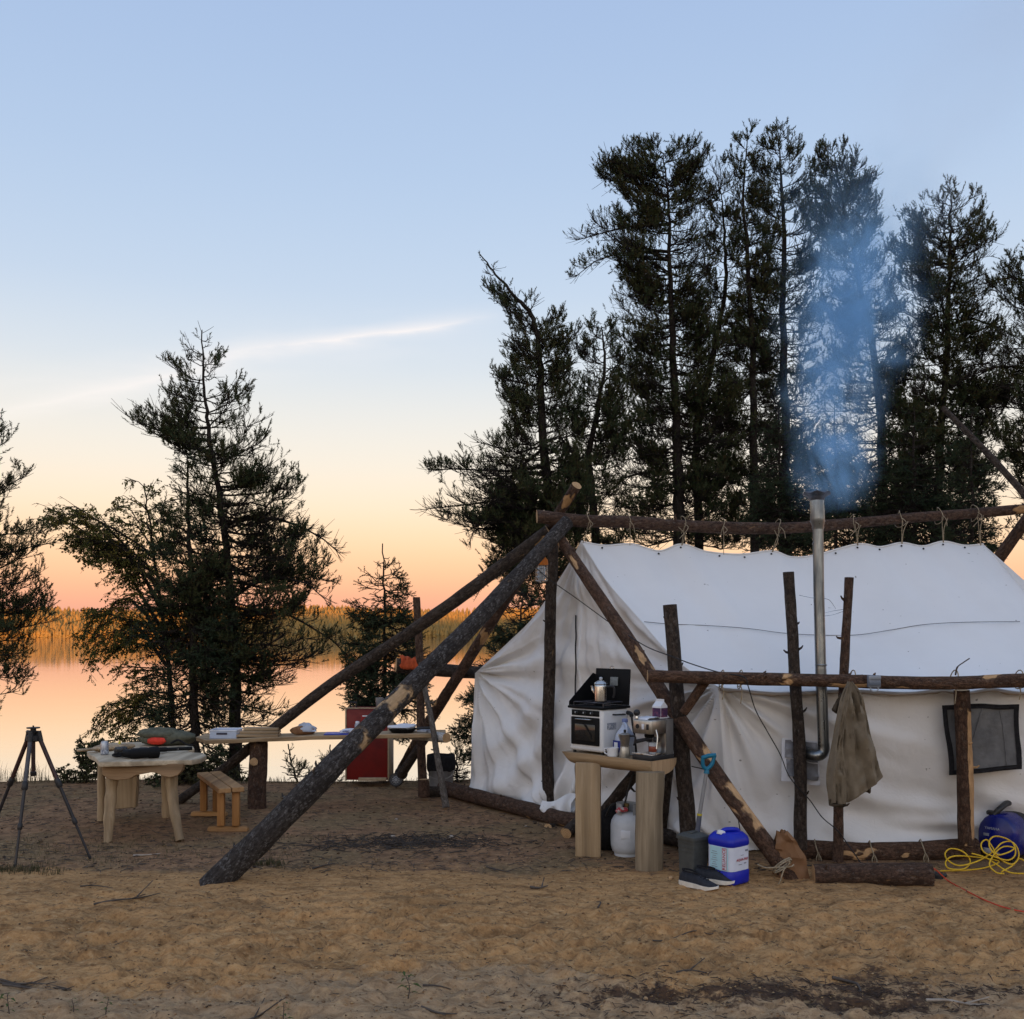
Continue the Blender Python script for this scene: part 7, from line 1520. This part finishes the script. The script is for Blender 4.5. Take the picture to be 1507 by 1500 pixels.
da, db = P(1330, 330, 8.3), P(1450, 60, 8.6)
smoke('drifting_smoke', 'faint grey smoke drifting away above the pines at the upper right', ((da.x-.9, 7.2, da.z-.2), (db.x+1.3, 9.8, db.z+1.2)), (.22), (.85, .80, .82), (tuple(da), tuple(db)), .75, .12, (da.z-.1, da.z+1.0, db.z+.5, db.z+1.2), 1.1, 1)
# ------------------------------------------------------------------ litter, grass, twigs, seedlings on the ground
def sticks(name, label, x, y, ln, r, mat_, seed, tilt=.12, cat='litter'):
    g = np.random.default_rng(seed); n = len(x); a = g.uniform(0, 2*pi, n); z = np.array([gh(p, q) for p, q in zip(x, y)])+.004
    c = np.stack([x, y, z], -1); d = np.stack([np.cos(a), np.sin(a), g.normal(0, tilt, n)], -1)*ln[:, None]/2
    mid = c+g.normal(0, .08, (n, 3))*ln[:, None]*[1, 1, .3]+[0, 0, .004]
    path = np.stack([c-d, mid, c+d], 1); path[:, :, 2] = np.maximum(path[:, :, 2], z[:, None]-.003)
    V, Q = tube_batch(path, np.stack([r, r, r*.6], -1), 4)
    return tag(np_mesh(name, V, Q, np.full(len(Q), 4), mat_), label, cat, kind='stuff')
g = np.random.default_rng(5)
n = 3400; yy = 7.0+4.3*g.uniform(0, 1, n)**1.1; xx = g.uniform(-.56, .42, n)*yy
sticks('needle_litter', 'fine brown needles and twigs littering the dark soil', xx, yy, g.uniform(.02, .11, n), g.uniform(.0012, .003, n), DEADWOOD, 1)
n = 1500; yy = 7.0+4.3*g.uniform(0, 1, n); xx = g.uniform(-.56, .42, n)*yy
sticks('needle_litter', 'pale dry needles and chips scattered over the dark soil', xx, yy, g.uniform(.015, .07, n), g.uniform(.0012, .003, n), simple('dry_needles', (.30, .19, .10), (.2, .12, .06), 20, .9), 2)
n = 480; xx = np.clip(g.normal(-.85, .42, n), -1.9, .2); yy = g.normal(7.95, .16, n)
sticks('burnt_twigs', 'patch of dark charred twigs in front of the tent gable', xx, yy, g.uniform(.04, .16, n), g.uniform(.002, .004, n), simple('charred_wood', (.035, .028, .023), (.075, .06, .05), 20, .9), 3, .3)
n = 700; xx = np.concatenate([g.normal(1.7, .55, 450), g.normal(.62, .3, 250)]); yy = np.concatenate([g.normal(4.68, .15, 450), g.normal(4.62, .15, 250)])
sticks('peat_litter', 'dark peaty bark and twigs spilled on the sand at the bottom edge', xx, yy, g.uniform(.012, .07, n), g.uniform(.001, .0028, n), simple('peat_bits', (.03, .02, .016), (.07, .045, .034), 20, .9), 4, .2)
n = 1300; yy = g.uniform(3.9, 7.2, n); xx = g.uniform(-.52, .52, n)*yy
sticks('sand_litter', 'few dark needles and crumbs on the trampled sand', xx, yy, g.uniform(.012, .05, n), g.uniform(.0009, .0018, n), DEADWOOD, 6)
def grass(name, label, x, y, h, nb, mat_, seed, spread=.03):
    g = np.random.default_rng(seed); n = len(x); xs = np.repeat(x, nb)+g.normal(0, spread, n*nb); ys = np.repeat(y, nb)+g.normal(0, spread, n*nb); zs = np.array([gh(p, q) for p, q in zip(xs, ys)])-.004
    hh = np.repeat(h, nb)*g.uniform(.5, 1.2, n*nb); a = g.uniform(0, 6.28, n*nb); b = g.uniform(.1, .7, n*nb); w_ = .0022
    p = np.stack([xs, ys, zs], -1); o = np.stack([np.cos(a), np.sin(a), 0*a], -1); sd_ = np.stack([-np.sin(a), np.cos(a), 0*a], -1)*w_
    mid = p+o*(hh*b*.35)[:, None]+np.array([0, 0, 1.])*(hh*.6)[:, None]; tip = p+o*(hh*b)[:, None]+np.array([0, 0, 1.])*(hh*(1-.3*b))[:, None]
    V = np.stack([p-sd_, p+sd_, mid+sd_*.8, mid-sd_*.8, tip], 1).reshape(-1, 3); k = np.arange(n*nb)*5
    Q = np.concatenate([np.stack([k, k+1, k+2, k+3], -1).ravel(), np.stack([k+3, k+2, k+4], -1).ravel()])
    return tag(np_mesh(name, V, Q, np.concatenate([np.full(n*nb, 4), np.full(n*nb, 3)]), mat_), label, 'grass', kind='stuff')
n = 420; yy = g.uniform(6.9, 8.2, n); xx = g.uniform(-.56, -.05, n)*yy; keep = vnoise(xx*1.3, yy*1.3, 0, 77) > -.15; xx, yy = xx[keep], yy[keep]
grass('short_grass', 'thin dull grass growing at the edge of the sand', xx, yy, g.uniform(.012, .035, len(xx)), 9, GRASS, 7, .05)
n = 70; xx = np.concatenate([g.normal(-3.55, .16, 50), g.normal(-1.75, .1, 20)]); yy = np.concatenate([g.normal(7.05, .06, 50), g.normal(7.2, .05, 20)])
grass('grass_tuft', 'green grass tufts by the tripod foot', xx, yy, g.uniform(.03, .07, n), 14, GRASS, 8, .02)
n = 170; xx = g.uniform(-6.2, .2, n); yy = shore_y(xx)+g.normal(-.02, .10, n)
grass('shore_grass', 'sparse dry grass along the shore edge', xx, yy, g.uniform(.03, .10, n)*(1+1.6*(xx < -4.6)), 10, GRASS, 9, .05)
# single twigs
def twig(label, pts, r, mat_=DEADWOOD, name='twig', side=0, group=None):
    q = [Vector(G(x, y, 0)) for x, y in pts]
    for p in q: p.z = gh(p.x, p.y)+r*.8+.002
    path = smooth_path(q, 6); m = MB(); k = len(path); m.tube(path, [r*(1-.65*i/(k-1)) for i in range(k)], 6)
    rg = random.Random(int(pts[0][0]*7+pts[0][1]))
    for s in range(side):
        i = int(k*(.25+.6*rg.random())); d = (path[min(i+1, k-1)]-path[max(i-1, 0)]).normalized(); o_ = Vector((-d.y, d.x, .35+.4*rg.random()))*rg.choice((-1, 1)); o_.z = abs(o_.z); L_ = .05+.08*rg.random()
        m.tube(smooth_path([path[i], path[i]+(d*.6+o_*.5)*L_*.5, path[i]+(d+o_*.8)*L_], 4), [r*.55]*5+[r*.35]*4, 5)
    return solo(m, name, mat_, label, 'twig', tuple(q[0]), group, smooth=70)
TG = 'loose twigs on the sand'
for lab, pts, r, mt, sd_ in (
 ('dark forked stick on the sand left of the thick grey log', [(138, 1331), (170, 1329), (205, 1325), (236, 1319)], .008, DEADWOOD, 2),
 ('thin dark stick lying behind the forked one near the sand edge', [(118, 1307), (140, 1306), (166, 1309)], .006, DEADWOOD, 1),
 ('bleached white branch on the dark peat patch', [(1363, 1467), (1395, 1469), (1425, 1476), (1456, 1480)], .008, DRYWOOD, 2),
 ('long thin root arching over the middle of the sand', [(940, 1378), (980, 1377), (1020, 1375), (1045, 1376), (1054, 1372)], .005, DEADWOOD, 0),
 ('crooked dark twig on the sand right of the middle', [(1258, 1386), (1268, 1395), (1282, 1401)], .006, DEADWOOD, 1),
 ('curved twig at the left end of the dark peat patch', [(996, 1434), (1015, 1430), (1040, 1432)], .007, DEADWOOD, 1),
 ('bent root lying above the bleached branch', [(1225, 1436), (1250, 1437), (1262, 1447), (1268, 1458)], .010, DEADWOOD, 0),
 ('straight dark twig right of the seedling', [(622, 1456), (645, 1455), (664, 1453)], .006, DEADWOOD, 0),
 ('dark twig lying below the seedling near the bottom edge', [(620, 1483), (645, 1488), (672, 1492)], .007, DEADWOOD, 1),
 ('long dark twig by the bottom edge left of the middle', [(345, 1497), (380, 1488), (415, 1480)], .006, DEADWOOD, 2),
 ('leaning twig standing in the sand under the burnt patch', [(460, 1280), (480, 1274), (498, 1271)], .007, DEADWOOD, 1),
 ('dark stick on the soil behind the tripod', [(196, 1261), (215, 1260), (236, 1258)], .008, DRYWOOD, 0),
 ('twig lying right of the burnt patch', [(716, 1277), (740, 1283), (752, 1285)], .006, DEADWOOD, 1),
 ('dark curl of bark on the sand left of the half log table', [(781, 1306), (793, 1309), (806, 1306)], .010, DEADWOOD, 1),
 ('small stick standing in the sand left of the grey bin', [(880, 1340), (884, 1331), (878, 1327)], .006, DEADWOOD, 0)):
    twig(lab, pts, r, mt, side=sd_, group=TG)
for i, pts in enumerate(([(0, 1448), (40, 1447), (85, 1452), (104, 1458)], [(0, 1443), (35, 1443), (70, 1443)], [(4, 1452), (50, 1456), (100, 1455)], [(20, 1445), (60, 1449), (106, 1449)])):
    twig(('lowest twig of the fan of twigs at the left edge of the sand', 'topmost twig of the fan of twigs at the left edge of the sand', 'dark twig crossing the fan of twigs at the left edge of the sand', 'longest pale tipped twig of the fan at the left edge of the sand')[i], pts, .006, DEADWOOD, side=1, group=TG)
# pale chips and stones
def chip(label, px, py, s, mat_=DRYWOOD, name='wood_chip'):
    p = G(px, py); p.z = gh(p.x, p.y)+s*.3; m = MB(); blob(m, p, s, s*.8, s*.55, px*.37, px, 10, 6, .3); solo(m, name, mat_, label, 'chip' if name == 'wood_chip' else 'stone', tuple(p), 'chips and stones on the ground', smooth=30)
chip('white wood chip on the soil in front of the red chest', 583, 1206, .018); chip('pale chip beside the burnt twig patch, its left one', 578, 1232, .02)
chip('pale chip on the right end of the burnt twig patch', 664, 1233, .022); chip('orange chip at the right end of the burnt patch', 706, 1236, .02, CUT); chip('pale chip on the soil left of the firewood', 774, 1217, .016)
chip('pale chip standing left of the grey bin', 988, 1293, .022, CUT); chip('orange chip on the dark peat patch', 950, 1463, .014, CUT)
# seedlings
def seedling(label, px, py, hpx, seed, n=9):
    g = random.Random(seed); p = G(px, py); p.z = gh(p.x, p.y)-.01; hgt_ = hpx*p.y/F
    t = thing('seedling', label, 'plant', tuple(p), 0, 'seedlings in the sand'); m = MB(); top_ = Vector((g.uniform(-.2, .2)*hgt_, 0, hgt_)); st = smooth_path([Vector(), Vector((g.uniform(-.08, .08)*hgt_, .0, hgt_*.5)), top_], 6)
    m.tube(st, [.003-.0018*i/(len(st)-1) for i in range(len(st))], 6); lm = MB()
    for i in range(n):
        s = st[int((.3+.7*i/(n-1))*(len(st)-1))]; a = i*2.4+g.uniform(-.4, .4); L_ = hgt_*g.uniform(.22, .42); d = Vector((cos(a), sin(a), g.uniform(.1, .7))).normalized(); e_ = s+d*L_*.4
        m.tube([s, e_], [.0014, .001], 4); sd_ = d.cross(Vector((0, 0, 1))).normalized(); dr = Vector((d.x, d.y, d.z-.5)).normalized()
        q = [e_, e_+dr*L_*.3+sd_*L_*.17+Vector((0, 0, .1*L_)), e_+dr*L_*.62+sd_*L_*.10, e_+dr*L_*.85-Vector((0, 0, .1*L_)), e_+dr*L_*.62-sd_*L_*.10, e_+dr*L_*.3-sd_*L_*.17+Vector((0, 0, .1*L_))]
        lm.add([q[0], q[1], q[2], q[3], e_+dr*L_*.45, q[4], q[5]], [[0, 1, 4], [1, 2, 4], [2, 3, 4], [3, 5, 4], [5, 6, 4], [6, 0, 4]])
    m.build('stem', DEADWOOD, t); lm.build('leaves', LEAF_PLANT, t, smooth=0, fix=False)
seedling('thin seedling alone on the sand left of the middle', 600, 1464, 44, 1, 11); seedling('drooping leafy seedling near the lower left corner', 155, 1492, 28, 2, 8); seedling('small seedling left of the drooping one', 108, 1486, 22, 3, 6)
seedling('seedling at the very lower left corner', 14, 1497, 34, 4, 8); seedling('withered seedling by the bottom edge right of the long twig', 416, 1496, 34, 5, 6); seedling('low seedling between the corner plant and the drooping one', 62, 1500, 18, 6, 7)

# crumbs of sand and soil
def clods(name, label, x, y, s, mats, seed):
    g = np.random.default_rng(seed); n = len(x); z = np.array([gh(a, b) for a, b in zip(x, y)])
    base = np.array([(1, 0, 0), (0, 1, 0), (-1, 0, 0), (0, -1, 0), (0, 0, 1), (0, 0, -1), (.65, .65, .45), (-.65, .65, .4), (-.65, -.65, .5), (.65, -.65, .4)], float)
    V = base[None]*g.uniform(.6, 1.3, (n, 10, 1))*s[:, None, None]*np.array([1, 1, .6]); V += np.stack([x, y, z+s*.25], -1)[:, None]
    f = np.array([(0, 6, 4), (6, 1, 4), (1, 7, 4), (7, 2, 4), (2, 8, 4), (8, 3, 4), (3, 9, 4), (9, 0, 4), (6, 0, 5), (1, 6, 5), (7, 1, 5), (2, 7, 5), (8, 2, 5), (3, 8, 5), (9, 3, 5), (0, 9, 5)])
    Q = (f[None]+(np.arange(n)*10)[:, None, None]).reshape(-1, 3)
    return tag(np_mesh(name, V.reshape(-1, 3), Q, np.full(len(Q), 3), mats, mat_idx=np.repeat(g.integers(0, len(mats), n), 16), smooth=True), label, 'sand', kind='stuff')
n = 9000; yy = 3.9+3.6*g.uniform(0, 1, n)**1.1; xx = g.uniform(-.53, .53, n)*yy
clods('sand_crumbs', 'small crumbs and clods strewn over the trampled sand', xx, yy, .0025+.0065*g.uniform(0, 1, n)**3, [simple('pale_crumb', (.46, .30, .15), None, 20, .95), simple('brown_crumb', (.27, .15, .07), None, 20, .95), simple('dark_crumb', (.11, .07, .04), None, 20, .95)], 31)
n = 2600; yy = 7.1+4.0*g.uniform(0, 1, n); xx = g.uniform(-.56, .40, n)*yy
clods('soil_crumbs', 'crumbs of dark soil and bark between the tables and the tent', xx, yy, .004+.012*g.uniform(0, 1, n)**3, [simple('soil_crumb', (.12, .07, .04), None, 20, .95), simple('bark_crumb', (.05, .032, .022), None, 20, .95), simple('tan_crumb', (.3, .19, .1), None, 20, .95)], 32)
